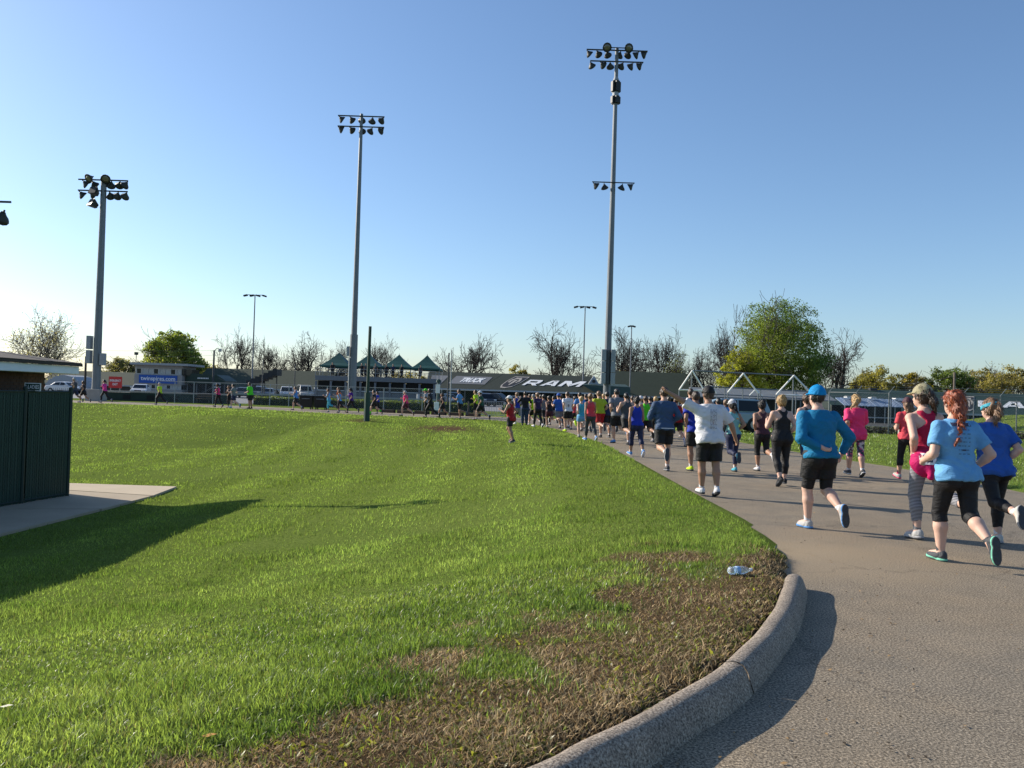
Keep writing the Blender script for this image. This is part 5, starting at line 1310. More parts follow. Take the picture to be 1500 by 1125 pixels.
def leafy_tree(label, px, top_y, wpx, d, seed, lc, n=9000, ls=.2, bark=BARK, nch=(6, 4, 4, 3), trunk=.16, clump=.42, fill=.25, group='leafy trees', lc2=None, base=.14):
    n = int(n * 2.0); ls = ls * .85; lc = np.array(lc) * (1.7 if px < 300 else 1.3); lc2 = None if lc2 is None else np.array(lc2) * (1.7 if px < 300 else 1.3)
    t_, H, W_ = tree_root(label, px, 590, top_y, wpx, d, group=group); rng = np.random.default_rng(seed)
    segs, tips = skeleton(rng, 10, .60, 4, list(nch), trunk, .3, .18, .32); segs, tips = fit(segs, tips, H * .93, W_ * .90)
    obj('trunk', tubes_mesh('trunk', [s for s in segs if s[2] == 0], .05), bark, t_); obj('branches', tubes_mesh('branches', [s for s in segs if s[2] > 0], .03), bark, t_)
    # leaf clumps: on the twig tips and in a lumpy dome round them, with gaps left open
    nc = int(n / 62); R = W_ / 2; zb = H * base
    u = rng.normal(size=(nc, 3)); u /= np.linalg.norm(u, axis=1)[:, None]; rr = rng.uniform(.30, 1.0, nc) ** .5
    lump = 1 + .17 * (vnoise(np.arctan2(u[:, 1], u[:, 0]) * 1.4 + seed, u[:, 2] * 2.0, .8, seed) - .5) * 2
    cen = u * rr[:, None] * lump[:, None]
    hz_ = np.where(cen[:, 2] > 0, (H * .95 - zb) * .62, (H * .95 - zb) * .38)
    wz = np.where(cen[:, 2] > 0, 1 - .25 * cen[:, 2] ** 2, 1)
    Cn = np.stack([cen[:, 0] * R * wz * .93, cen[:, 1] * R * wz * .93, zb + (H * .95 - zb) * .38 + cen[:, 2] * hz_], 1)
    tk = tips[rng.integers(0, len(tips), nc // 2)]; zc_ = zb + (H * .95 - zb) * .38; tk = tk[(tk[:, 0] ** 2 + tk[:, 1] ** 2) / (R * 1.0) ** 2 + ((tk[:, 2] - zc_) / np.where(tk[:, 2] > zc_, (H * .95 - zb) * .60, (H * .95 - zb) * .42)) ** 2 < 1.0]; Cn = np.concatenate([Cn, tk]); Cn = Cn[Cn[:, 2] > H * base * .8]
    Cn = Cn[vnoise(Cn[:, 0] + 91, Cn[:, 2] + Cn[:, 1] * .5, R * .30, seed + 5) > .14]
    tone = rng.uniform(.6, 1.3, len(Cn)); sz = rng.uniform(.6, 1.4, len(Cn)) * clump * W_ / 7.5
    idx = rng.integers(0, len(Cn), n); bl = rng.normal(size=(n, 3)); bl *= (rng.uniform(0, 1, n) ** .38 / np.linalg.norm(bl, axis=1))[:, None]; P = Cn[idx] + (bl + rng.normal(0, .22, (n, 3))) * sz[idx][:, None] * np.array([1.25, 1.25, .85])
    ok = P[:, 2] > H * .04; P = P[ok]; tn = tone[idx][ok]
    V, F = leaf_quads(P, None, ls, rng); me = mesh_np('crown', V, F)
    c = np.array(lc) if lc2 is None else np.array(lc) + (np.array(lc2) - np.array(lc)) * sstep(.2, .8, fbm(P[:, 0] + 50, P[:, 2], W_ / 3, seed))[:, None]
    set_col(me, np.repeat(c * tn[:, None] * rng.uniform(.6, 1.35, (len(P), 1)), 4, 0)); tag(obj('crown', me, LEAFM, t_), kind='stuff')
    return t_
# left to right
bare_tree('pale sparse tree behind the brick restroom building', 57, 458, 90, 135, 21, .3, 2200, (.42, .38, .25), 'thinly leaved trees', .13, BARKG)
leafy_tree('rounded green tree behind the press box', 254, 477, 88, 150, 31, (0.101, 0.142, 0.030), 13500, .22, lc2=(0.162, 0.176, 0.041))
leafy_tree('brownish bush like tree right of the left light pole', 180, 520, 74, 165, 32, (0.135, 0.128, 0.061), 3200, .22, group='low leafy trees', trunk=.1)
leafy_tree('low olive tree right of the press box', 305, 533, 62, 175, 33, (0.176, 0.149, 0.068), 2400, .24, group='low leafy trees', trunk=.1)
leafy_tree('low yellowish tree left of the left light pole', 100, 536, 60, 170, 34, (0.216, 0.189, 0.068), 1800, .22, group='low leafy trees', trunk=.1)
BT_ = [(352, 489, 70, 165, 41, .2, 'bare tree left of the lamp post above the bleacher stairs'), (398, 500, 56, 170, 42, 1.3, 'bare tree just right of the bleacher stairs lamp post'), (446, 490, 78, 160, 43, 2.2, 'broad bare tree left of the pavilion'),
       (492, 502, 62, 168, 44, .7, 'bare tree behind the leftmost green tent top'), (551, 499, 72, 172, 41, 2.6, 'bare tree behind the second green tent top'),
       (684, 496, 92, 158, 42, 3.4, 'broad bare tree between the pavilion and the lettered barn'), (815, 476, 104, 160, 43, 4.1, 'large bare tree behind the white roof lettering'),
       (903, 484, 92, 165, 44, 5.0, 'bare tree behind the shaft of the tallest light pole'), (966, 492, 92, 158, 41, 1.0, 'bare tree right of the short two headed lamp post'),
       (1063, 476, 62, 172, 42, 5.6, 'bare tree top showing left of the big green tree'), (1034, 512, 66, 150, 44, 3.0, 'small bare tree behind the first gable frame'), (1228, 487, 92, 150, 43, .4, 'dark twisted bare tree right of the big green tree')]
for px_, ty_, wp_, d, sd_, rt_, lb in BT_: bare_tree(lb, px_, ty_, wp_, d, sd_, rt_)
leafy_tree('small olive tree peeping over the lettered barn roof', 756, 531, 48, 185, 51, (0.216, 0.189, 0.061), 2200, .24, group='low leafy trees', trunk=.12)
leafy_tree('olive shrub like tree seen under the right hand tent tops', 600, 543, 74, 180, 52, (0.203, 0.176, 0.061), 2600, .24, group='low leafy trees', trunk=.1)
bare_tree('thin tree with a haze of green buds right of the tallest pole', 1000, 520, 56, 150, 44, 2.0, 1500, (.12, .14, .05), 'thinly leaved trees', .13)
leafy_tree('brownish thinly leaved tree at the foot of the bare tree by the tallest pole', 918, 530, 52, 175, 58, (0.162, 0.135, 0.068), 1500, .2, group='low leafy trees', trunk=.1)
leafy_tree('tall spreading green tree, the largest in view, behind the gable frames', 1140, 427, 158, 135, 53, (0.075, 0.118, 0.028), 30000, .165, nch=(7, 4, 4, 4), trunk=.12, clump=.36, fill=.22, lc2=(0.128, 0.162, 0.032))
leafy_tree('yellow green tree at the left foot of the largest tree', 1084, 499, 74, 128, 54, (0.216, 0.223, 0.030), 6500, .17, trunk=.12)
leafy_tree('olive tree behind the right barn, leftmost of the right hand row', 1287, 534, 82, 170, 55, (0.189, 0.169, 0.047), 6000, .24, group='trees behind the right barn', trunk=.12)
leafy_tree('olive gold tree above the olive cap woman', 1336, 542, 66, 168, 56, (0.230, 0.189, 0.041), 4600, .24, group='trees behind the right barn', trunk=.12)
leafy_tree('greener tree left of the weathered pole at the right', 1394, 529, 70, 165, 57, (0.101, 0.135, 0.041), 5000, .24, group='trees behind the right barn', trunk=.12)
leafy_tree('tan green tree behind the teal headband woman', 1437, 534, 72, 172, 59, (0.176, 0.155, 0.068), 4600, .24, group='trees behind the right barn', trunk=.12)
leafy_tree('rightmost tree, tan green and cut by the frame', 1486, 531, 96, 165, 60, (0.203, 0.176, 0.068), 6000, .24, group='trees behind the right barn', trunk=.12)
bare_tree('bare tree top between the two rightmost trees', 1465, 540, 50, 180, 41, 3.7, 900, (.2, .17, .08), 'thinly leaved trees', .2)
leafy_tree('low green tree on the skyline left of the olive row', 1240, 566, 60, 200, 61, (0.081, 0.115, 0.034), 1500, .26, group='low leafy trees', trunk=.08)
# ================================================================== PEOPLE (signed-distance bodies, surface nets)
def smin(a, b, k):
    h = np.clip(.5 + .5 * (b - a) / k, 0, 1)
    return b + (a - b) * h - k * h * (1 - h)
class Field:
    def __init__(s, lo, hi, res):
        s.lo = np.asarray(lo, np.float32); s.res = res
        s.n = np.maximum(np.ceil((np.asarray(hi) - s.lo) / res).astype(int) + 1, 4)
        s.F = np.full(tuple(s.n), .3, np.float32)
    def sub(s, lo, hi, pad):
        a = np.clip(np.floor((np.asarray(lo) - pad - s.lo) / s.res).astype(int), 0, s.n - 1)
        b = np.clip(np.ceil((np.asarray(hi) + pad - s.lo) / s.res).astype(int) + 1, 1, s.n)
        if (b <= a).any(): return None, None
        sl_ = tuple(slice(p, q) for p, q in zip(a, b))
        ax = [s.lo[k] + s.res * np.arange(a[k], b[k], dtype=np.float32) for k in range(3)]
        P = np.stack(np.meshgrid(*ax, indexing='ij'), -1)
        return sl_, P
    def cone(s, a, b, r1, r2, k=.02, cut=None):
        a = np.asarray(a, np.float32); b = np.asarray(b, np.float32); r = max(r1, r2)
        sl_, P = s.sub(np.minimum(a, b) - r, np.maximum(a, b) + r, k + 2 * s.res)
        if P is None: return s
        ab = b - a; L2 = max(float(ab @ ab), 1e-9)
        t = np.clip(((P - a) @ ab) / L2, 0, 1)
        d = np.linalg.norm(P - a - t[..., None] * ab, axis=-1) - (r1 + (r2 - r1) * t)
        if cut is not None:
            for cp, cn in cut: d = np.maximum(d, (P - np.asarray(cp, np.float32)) @ np.asarray(cn, np.float32))
        s.F[sl_] = smin(s.F[sl_], d, k); return s
    def ell(s, c, r, k=.02, rot=None, cut=None):
        c = np.asarray(c, np.float32); r = np.asarray(r, np.float32); m = float(r.max())
        sl_, P = s.sub(c - m, c + m, k + 2 * s.res)
        if P is None: return s
        Q = P - c
        if rot is not None: Q = Q @ np.asarray(rot, np.float32)
        e = np.linalg.norm(Q / r, axis=-1); g_ = np.linalg.norm(Q / (r * r), axis=-1)
        d = e * (e - 1) / np.maximum(g_, 1e-6)
        if cut is not None:
            for cp, cn in cut: d = np.maximum(d, (P - np.asarray(cp, np.float32)) @ np.asarray(cn, np.float32))
        s.F[sl_] = smin(s.F[sl_], d, k); return s
    def mesh(s):
        F = s.F.copy()
        for ax in range(3):                      # close at the border
            ix = [slice(None)] * 3
            for e in (0, -1): ix[ax] = e; F[tuple(ix)] = np.maximum(F[tuple(ix)], .01)
        S = F < 0; nx, ny, nz = F.shape
        cnt = np.zeros((nx - 1, ny - 1, nz - 1), np.int8)
        for a in (0, 1):
            for b in (0, 1):
                for c in (0, 1): cnt += S[a:nx - 1 + a, b:ny - 1 + b, c:nz - 1 + c]
        I = np.argwhere((cnt > 0) & (cnt < 8))
        if not len(I): return np.zeros((0, 3)), np.zeros((0, 4), int)
        idx = -np.ones(cnt.shape, np.int32); idx[tuple(I.T)] = np.arange(len(I))
        cor = [(a, b, c) for a in (0, 1) for b in (0, 1) for c in (0, 1)]
        val = {q: F[I[:, 0] + q[0], I[:, 1] + q[1], I[:, 2] + q[2]] for q in cor}
        acc = np.zeros((len(I), 3)); num = np.zeros(len(I))
        for q in cor:
            for ax in range(3):
                if q[ax] == 0:
                    q2 = list(q); q2[ax] = 1; v0, v1 = val[q], val[tuple(q2)]
                    cr = (v0 < 0) != (v1 < 0); t = np.where(cr, v0 / np.where(cr, v0 - v1, 1), 0)
                    p = np.tile(np.array(q, float), (len(I), 1)); p[:, ax] = t
                    acc += p * cr[:, None]; num += cr
        V = s.lo + (I + acc / num[:, None]) * s.res
        Q = []
        for ax in range(3):
            b_, c_ = (ax + 1) % 3, (ax + 2) % 3
            s0 = [slice(None)] * 3; s1 = [slice(None)] * 3
            s0[ax] = slice(0, -1); s1[ax] = slice(1, None)
            for k in (b_, c_): s0[k] = s1[k] = slice(1, -1)
            A, B = S[tuple(s0)], S[tuple(s1)]
            E = np.argwhere(A != B)
            if not len(E): continue
            fl = A[tuple(E.T)]
            E[:, b_] += 1; E[:, c_] += 1
            def cell(db, dc):
                q = E.copy(); q[:, b_] += db; q[:, c_] += dc; return idx[tuple(q.T)]
            q = np.stack([cell(-1, -1), cell(0, -1), cell(0, 0), cell(-1, 0)], 1)
            q[~fl] = q[~fl][:, ::-1]; Q.append(q)
        return V, np.concatenate(Q)

def rotx(a):
    c, s_ = math.cos(a), math.sin(a); return np.array([[1, 0, 0], [0, c, -s_], [0, s_, c]])
def roty(a):
    c, s_ = math.cos(a), math.sin(a); return np.array([[c, 0, s_], [0, 1, 0], [-s_, 0, c]])
def rotz(a):
    c, s_ = math.cos(a), math.sin(a); return np.array([[c, -s_, 0], [s_, c, 0], [0, 0, 1]])
def nrmz(v): v = np.asarray(v, float); return v / max(np.linalg.norm(v), 1e-9)
D2R = math.pi / 180

SKIN = {'l': (.52, .31, .22), 'p': (.60, .38, .29), 't': (.36, .20, .13), 'd': (.12, .06, .04)}
HAIR = {'blonde': (.42, .27, .11), 'brown': (.055, .03, .017), 'lbrown': (.16, .085, .04), 'black': (.012, .010, .009), 'red': (.26, .055, .015), 'grey': (.3, .29, .28)}
def skin_mat(k): return mat('skin_' + {'l': 'light', 'p': 'pale', 't': 'tan', 'd': 'dark'}[k], SKIN[k], .55, 0, .10, 9, spec=.35)
def hair_mat(k):
    name = 'hair_' + k
    if name in _mats: return _mats[name]
    m, t, b = _new(name); tc = t.nodes.new('ShaderNodeTexCoord')
    mp = t.nodes.new('ShaderNodeMapping'); mp.inputs['Scale'].default_value = (60, 60, 9); t.links.new(tc.outputs['Object'], mp.inputs[0])
    n = t.nodes.new('ShaderNodeTexNoise'); n.inputs['Scale'].default_value = 1.5; n.inputs['Detail'].default_value = 4; n.inputs['Distortion'].default_value = .8
    t.links.new(mp.outputs[0], n.inputs['Vector'])
    r = t.nodes.new('ShaderNodeValToRGB'); c = np.array(HAIR[k]); r.color_ramp.elements[0].position = .3; r.color_ramp.elements[1].position = .7
    r.color_ramp.elements[0].color = (*(c * .4), 1); r.color_ramp.elements[1].color = (*np.minimum(c * 1.6, 1), 1)
    t.links.new(n.outputs[0], r.inputs[0]); t.links.new(r.outputs[0], b.inputs['Base Color']); b.inputs['Roughness'].default_value = .45
    bp = t.nodes.new('ShaderNodeBump'); bp.inputs['Strength'].default_value = .8; bp.inputs['Distance'].default_value = .01
    t.links.new(n.outputs[0], bp.inputs['Height']); t.links.new(bp.outputs[0], b.inputs['Normal'])
    _mats[name] = m; return m
CLOTH = {
 'white': (.74, .74, .76), 'black': (.014, .014, .016), 'navy': (.018, .024, .065), 'grey': (.20, .21, .23), 'dgrey': (.055, .06, .068), 'lgrey': (.40, .41, .43),
 'hotpink': (.85, .055, .20), 'pink': (.75, .06, .32), 'coral': (.74, .075, .10), 'red': (.42, .018, .022), 'crimson': (.46, .012, .06), 'magenta': (.55, .01, .13),
 'orange': (.85, .16, .03), 'neon': (.55, .80, .02), 'lime': (.10, .72, .03), 'chart': (.44, .52, .03), 'royal': (.022, .045, .42), 'blue': (.03, .12, .46),
 'lblue': (.10, .30, .66), 'sky': (.16, .42, .72), 'teal': (.010, .20, .39), 'turq': (.07, .42, .55), 'aqua': (.24, .52, .50), 'purple': (.10, .015, .23), 'dpurple': (.03, .016, .06),
 'maroon': (.075, .022, .035), 'plum': (.075, .03, .04), 'slate': (.055, .10, .19), 'olive': (.32, .29, .15), 'jeans': (.035, .06, .11), 'green': (.012, .07, .03), 'cyanblue': (.0, .27, .62), 'offwhite': (.62, .60, .55),
 'mint': (.22, .62, .45), 'khaki': (.40, .36, .22), 'silver': (.48, .48, .47)}
def cloth(k):
    name = 'cloth_' + k
    if name in _mats: return _mats[name]
    if k == 'stripes':
        m, t, b = _new(name); tc = t.nodes.new('ShaderNodeTexCoord')
        wv = t.nodes.new('ShaderNodeTexWave'); wv.wave_type = 'BANDS'; wv.bands_direction = 'Z'; wv.inputs['Scale'].default_value = 19; wv.inputs['Distortion'].default_value = .25; wv.inputs['Detail Scale'].default_value = .6
        t.links.new(tc.outputs['Object'], wv.inputs['Vector'])
        r = t.nodes.new('ShaderNodeValToRGB'); r.color_ramp.interpolation = 'CONSTANT'
        r.color_ramp.elements[0].color = (.035, .035, .042, 1); r.color_ramp.elements[1].position = .5; r.color_ramp.elements[1].color = (.36, .36, .39, 1)
        t.links.new(wv.outputs['Fac'], r.inputs[0]); t.links.new(r.outputs[0], b.inputs['Base Color']); b.inputs['Roughness'].default_value = .75
        _mats[name] = m; return m
    if k == 'pattern':
        m, t, b = _new(name); tc = t.nodes.new('ShaderNodeTexCoord')
        vo = t.nodes.new('ShaderNodeTexVoronoi'); vo.inputs['Scale'].default_value = 26; t.links.new(tc.outputs['Object'], vo.inputs['Vector'])
        r = t.nodes.new('ShaderNodeValToRGB'); r.color_ramp.interpolation = 'CONSTANT'; e = r.color_ramp.elements
        e.new(.5); e.new(.75)
        for q, (p, c) in enumerate([(0, (.03, .03, .05)), (.38, (.5, .47, .48)), (.6, (.06, .05, .1)), (.8, (.5, .08, .2))]): e[q].position = p; e[q].color = (*c, 1)
        sp = t.nodes.new('ShaderNodeSeparateColor'); t.links.new(vo.outputs['Color'], sp.inputs[0]); t.links.new(sp.outputs[0], r.inputs[0])
        t.links.new(r.outputs[0], b.inputs['Base Color']); b.inputs['Roughness'].default_value = .7
        _mats[name] = m; return m
    dark = max(CLOTH[k]) < .1
    m = mat(name, CLOTH[k], .7 if not dark else .6, 0, .06, 7, .25, 420, spec=.25, sheen=.0)
    t = m.node_tree; b = t.nodes['Principled BSDF']
    tc = t.nodes.new('ShaderNodeTexCoord'); mp = t.nodes.new('ShaderNodeMapping'); mp.inputs['Scale'].default_value = (1, 1, 1.5); mp.inputs['Rotation'].default_value = (0, .5, 0); t.links.new(tc.outputs['Object'], mp.inputs[0])
    fo = t.nodes.new('ShaderNodeTexNoise'); fo.inputs['Scale'].default_value = 8; fo.inputs['Detail'].default_value = 3; fo.inputs['Distortion'].default_value = 1.4; t.links.new(mp.outputs[0], fo.inputs['Vector'])
    bp2 = t.nodes.new('ShaderNodeBump'); bp2.inputs['Strength'].default_value = .55; bp2.inputs['Distance'].default_value = .035
    t.links.new(fo.outputs[0], bp2.inputs['Height']); old = b.inputs['Normal'].links[0].from_socket; t.links.new(old, bp2.inputs['Normal']); t.links.new(bp2.outputs[0], b.inputs['Normal'])
    if not dark:                                   # thin knit lets some sun through
        tr = t.nodes.new('ShaderNodeBsdfTranslucent'); tr.inputs[0].default_value = (*CLOTH[k], 1)
        ms = t.nodes.new('ShaderNodeMixShader'); ms.inputs[0].default_value = .16
        t.links.new(b.outputs[0], ms.inputs[1]); t.links.new(tr.outputs[0], ms.inputs[2]); t.links.new(ms.outputs[0], t.nodes['Material Output'].inputs['Surface'])
    return m

POSES = {  # thigh L/R forward, knee L/R, ankle L/R, shoulder swing L/R, elbow L/R
 'A': dict(th=(8, -8), kn=(16, 72), an=(5, -25), sh=(-32, 22), el=(88, 98)),
 'B': dict(th=(-8, 8), kn=(72, 16), an=(-25, 5), sh=(22, -32), el=(98, 88)),
 'C': dict(th=(30, -20), kn=(28, 38), an=(8, -22), sh=(-35, 28), el=(85, 95)),
 'D': dict(th=(-20, 30), kn=(38, 28), an=(-22, 8), sh=(28, -35), el=(95, 85)),
 'E': dict(th=(12, -22), kn=(20, 58), an=(4, -28), sh=(-28, 25), el=(80, 100)),
 'F': dict(th=(-22, 12), kn=(58, 20), an=(-28, 4), sh=(25, -28), el=(100, 80)),
 'W': dict(th=(16, -14), kn=(8, 18), an=(4, -14), sh=(-14, 16), el=(25, 30)),
 'V': dict(th=(-14, 16), kn=(18, 8), an=(-14, 4), sh=(16, -14), el=(30, 25)),
 'S': dict(th=(2, -2), kn=(4, 4), an=(0, 0), sh=(4, 2), el=(15, 18)),
}
INK = mat('print_ink', (.03, .035, .08), .7); INKR = mat('print_red', (.4, .02, .03), .7); WHP = mat('white_print', (.75, .75, .75), .7)
PEOPLE = []
def person(label, feet, head, rz=0, sex='m', w=1.0, pose='A', top='tee', tc='blue', bot='shorts', bc='black', hair='short', hc='brown', hat=None, hatc='black',
           shoe='grey', sole=None, sock='white', sk='l', lean=6, twist=None, arms=None, ht=None, group=None, hem=None, sleeve=.62, botl=None, loose=.0, hy=0, ground=False, extra=None, base=None, res=None, pose_over=None, hiphands=False):
    if base is None:
        p0 = PG(*feet) if ground else PZ(*feet, 0.0)
        base = (p0[0], p0[1], p0[2])
    dist = base[1]
    H = ht or float(np.clip((feet[1] - head) / FPX * dist * (1.0 if hat is None else .985) + .02, 1.45, 1.98))
    ps = dict(POSES[pose]); ps.update(pose_over or {})
    near = dist < 20
    rs = res or float(np.clip(.0009 * dist, .0105, .024 if dist < 40 else .029))
    f_ = sex == 'f'
    wi = w
    # ---- proportions
    hipx = .052 * H * (1.05 if f_ else 1) * (.6 + .4 * wi); shx = (.098 if f_ else .113) * H * (.75 + .25 * wi)
    aW = (.071 if f_ else .082) * H * wi; aH = (.098 if f_ else .091) * H * (.15 + .85 * wi); aC = (.082 if f_ else .094) * H * (.3 + .7 * wi)
    dW = .052 * H * wi; dC = .066 * H * (.4 + .6 * wi); dH = .064 * H * (.3 + .7 * wi)
    Lt, Ls, ank = .245 * H, .235 * H, .040 * H
    # ---- legs
    hip0 = np.zeros(3)
    def leg(sd, th, kn, an):
        h = np.array([sd * hipx, 0, 0]); a = th * D2R; out_ = .03 * sd
        dt = nrmz([out_ * (1 if not f_ else -.1), math.sin(a), -math.cos(a)]); k = h + dt * Lt
        b_ = a - kn * D2R; ds = nrmz([-out_ * .8, math.sin(b_), -math.cos(b_)]); q = k + ds * Ls
        g_ = b_ + an * D2R * 1.0
        fw = nrmz([sd * .10, math.cos(g_), math.sin(g_)]); up = nrmz(np.cross([1, 0, 0], fw))
        return dict(h=h, k=k, q=q, fw=fw, up=up, dt=dt, ds=ds)
    L = {-1: leg(-1, ps['th'][0], ps['kn'][0], ps['an'][0]), 1: leg(1, ps['th'][1], ps['kn'][1], ps['an'][1])}
    shoe_len, sole_d = .150 * H, .046 * H
    low = min(min((g_['q'] - g_['up'] * sole_d + g_['fw'] * s_)[2] for s_ in (-.04 * H, .10 * H)) for g_ in L.values())
    hz = -low
    off = np.array([0, 0, hz])
    for g_ in L.values():
        for k in ('h', 'k', 'q'): g_[k] = g_[k] + off
    # ---- torso frame
    ln = lean * D2R
    tw = (twist if twist is not None else (ps['sh'][0] - ps['sh'][1]) * .10) * D2R
    Rt = rotx(-ln); Rs = Rt @ rotz(tw)
    hipc = off
    def T(p, R=Rt): return hipc + R @ np.asarray(p, float)
    shz = .272 * H; neckz = .325 * H; headz = .415 * H
    S = {sd: T([sd * shx, 0, shz], Rs) for sd in (-1, 1)}
    # ---- arms
    Lu, Lf = .168 * H, .142 * H
    A = {}
    for sd, i_ in ((-1, 0), (1, 1)):
        if arms and arms.get(sd):
            eo, wo = arms[sd]; e = S[sd] + np.array(eo) * H; wr = S[sd] + np.array(wo) * H
        else:
            a = ps['sh'][i_] * D2R - ln * .3; b_ = a + ps['el'][i_] * D2R
            ab = .20 + .10 * (wi - 1) + (.06 if not f_ else .0)
            du = nrmz([sd * ab, math.sin(a), -math.cos(a)]); e = S[sd] + Rs @ du * Lu
            df = nrmz([-sd * (.35 if ps['el'][i_] > 60 else .05), math.sin(b_), -math.cos(b_)]); wr = e + Rs @ df * Lf
        A[sd] = (S[sd], e, wr)
    hyw = hy * D2R
    hc_ = T([0, .008 * H, headz]); Rh = rotx(-ln * .2) @ rotz(hyw)
    def Hd(p): return hc_ + Rh @ (np.asarray(p, float) * H)
    pts = [hc_] + [g_[k] for g_ in L.values() for k in ('h', 'k', 'q')] + [p for a in A.values() for p in a]
    pts = np.array(pts); lo = pts.min(0) - .17 * H * max(1, wi); hi = pts.max(0) + .17 * H * max(1, wi); lo[2] = -.03
    # ---- torso implicit
    zt_ = np.array([-.085, -.06, -.02, .035, .09, .15, .198, .236, .266, .301, .335]) * H
    ta = np.array([.028 * H, .70 * aH, aH, aH * .97, aW, (aW + aC) / 2 * 1.02, aC, aC * 1.03, shx * .82, .058 * H, .034 * H])
    tb = np.array([.03 * H, .75 * dH, dH, dH * .95, dW, (dW + dC) / 2, dC, dC * .95, dC * .72, .042 * H, .034 * H])
    ty = np.array([0, -.004, -.008, -.004, .004, .004, 0, -.004, -.006, -.004, .0]) * H
    def torso(fd, ga=0., gb=0., z0=-9, z1=9, k=.02, cuts=None, minhang=None, fold=0.0, seed=0, straps=None):
        sl_, P = fd.sub(lo, hi, 0)
        Q = (P - hipc.astype(np.float32)) @ Rt.astype(np.float32)
        z = Q[..., 2]
        tw_ = (tw * np.clip(z / shz, 0, 1)).astype(np.float32)
        cx, sy = np.cos(tw_), np.sin(tw_); x = Q[..., 0] * cx + Q[..., 1] * sy; y = -Q[..., 0] * sy + Q[..., 1] * cx
        a_ = ta.copy(); b_ = tb.copy()
        if minhang is not None:
            m_ = zt_ < .26 * H; a_[m_] = np.maximum(a_[m_], minhang[0]); b_[m_] = np.maximum(b_[m_], minhang[1])
        a = np.interp(z, zt_, a_) + ga; b = np.interp(z, zt_, b_) + gb; yy = y - np.interp(z, zt_, ty)
        ee = 2.35
        r = ((np.abs(x) / a) ** ee + (np.abs(yy) / b) ** ee) ** (1 / ee)
        d = (r - 1) * np.minimum(a, b) * .92
        d = np.maximum(d, np.maximum(zt_[0] - ga - z, z - zt_[-1] - ga))
        if fold:
            ph = np.sin(seed * 7.3) * 3
            d = d + fold * (np.sin(z * 46 / (H / 1.7) + x * 17 + ph + 1.3 * np.sin(x * 21 + seed)) * .5 + np.sin(z * 23 - x * 36 + yy * 12 + ph * 2) * .5) * np.clip(1.25 - z / (.24 * H), .25, 1)
        d = np.maximum(d, np.maximum(z0 - z, z - z1))
        if straps: d = np.maximum(d, straps(x, yy, z))
        fd.F[sl_] = smin(fd.F[sl_], d.astype(np.float32), k)
        if cuts: cuts(fd, sl_, P, Q)
        return fd
    glute = [(T([sd * .045 * H * wi, -.030 * H, -.028 * H]), np.array([.052, .055, .06]) * H * (.35 + .65 * wi)) for sd in (-1, 1)]
    rt0, rt1 = .053 * H * (.3 + .7 * wi), .036 * H * (.55 + .45 * wi)
    rc0, rc1, ra = .034 * H * (.6 + .4 * wi), .036 * H * (.55 + .45 * wi), .0205 * H * (.8 + .2 * wi)
    def legs(fd, grow=0., upto=2.0, k=.012, growk=None, kt=.03, cut=True):
        """upto 0..1 thigh, 1..2 shank"""
        gk = grow if growk is None else growk
        for g_ in L.values():
            tt = min(upto, 1.0); e = g_['h'] + (g_['k'] - g_['h']) * tt
            c = [(e, g_['dt'])] if upto < 1 and cut else None
            r1 = rt0 + (rt1 - rt0) * tt + grow + (gk - grow) * tt
            fd.cone(g_['h'] - np.array([0, 0, .005 * H]), e, rt0 + grow, r1, kt, c)
            if upto > 1:
                u = min(upto - 1, 1); q = g_['k'] + (g_['q'] - g_['k']) * min(u, .34)
                bk = -np.cross([1, 0, 0], g_['ds']); bk = bk if bk[1] * g_['fw'][1] + bk[2] * g_['fw'][2] < 0 else -bk
                e2 = g_['k'] + (g_['q'] - g_['k']) * u
                c2 = [(e2, g_['ds'])] if u < 1 else None
                fd.cone(g_['k'], q + bk * .008 * H, rc0 + gk, rc1 + gk, .015, c2)
                if u > .34: fd.cone(q + bk * .008 * H, e2, rc1 + gk, (rc1 + (ra - rc1) * (u - .34) / .66) + gk, .02, c2)
    ru0, ru1, rf1 = .031 * H * (.55 + .45 * wi) * (1 if not f_ else .9), .0245 * H * (.6 + .4 * wi), .0165 * H
    # ---------------------------------------------------------------- body
    fd = Field(lo, hi, rs)
    torso(fd, k=.02)
    for c, r in glute: fd.ell(c, r, .03)
    legs(fd)
    for g_ in L.values():
        fd.cone(g_['q'], g_['q'] - g_['up'] * .018 * H + g_['fw'] * .085 * H, .022 * H, .016 * H, .02)
        fd.cone(g_['q'], g_['q'] - g_['up'] * .02 * H - g_['fw'] * .02 * H, .022 * H, .02 * H, .015)
    for sd, (s_, e, wr) in A.items():
        fd.ell(s_, np.array([.033, .033, .033]) * H * (.6 + .4 * wi) * (.9 if f_ else 1), .035); fd.cone(T([sd * .022 * H, -.004 * H, .312 * H], Rs), s_, .020 * H, .024 * H, .02)
        fd.cone(s_, e, ru0, ru1, .025); m_ = e + (wr - e) * .3
        fd.cone(e, m_, ru1, ru1 * 1.04, .012); fd.cone(m_, wr, ru1 * 1.04, rf1, .012)
    if f_:
        for sd in (-1, 1): fd.ell(T([sd * .042 * H, .055 * H * (.5 + .5 * wi), .205 * H], Rs), np.array([.038, .034, .038]) * H * (.5 + .5 * wi), .03)
    fd.cone(T([0, -.004 * H, neckz - .02 * H]), hc_ - np.array([0, 0, .03 * H]), .034 * H * (.85 if f_ else 1.05), .031 * H * (.85 if f_ else 1.05), .03)
    Rha = Rh
    fd.ell(Hd([0, -.004, .012]), np.array([.046, .057, .058]) * H, .02, Rha)           # skull
    fd.ell(Hd([0, .018, -.028]), np.array([.036, .040, .044]) * H, .025, Rha)           # jaw
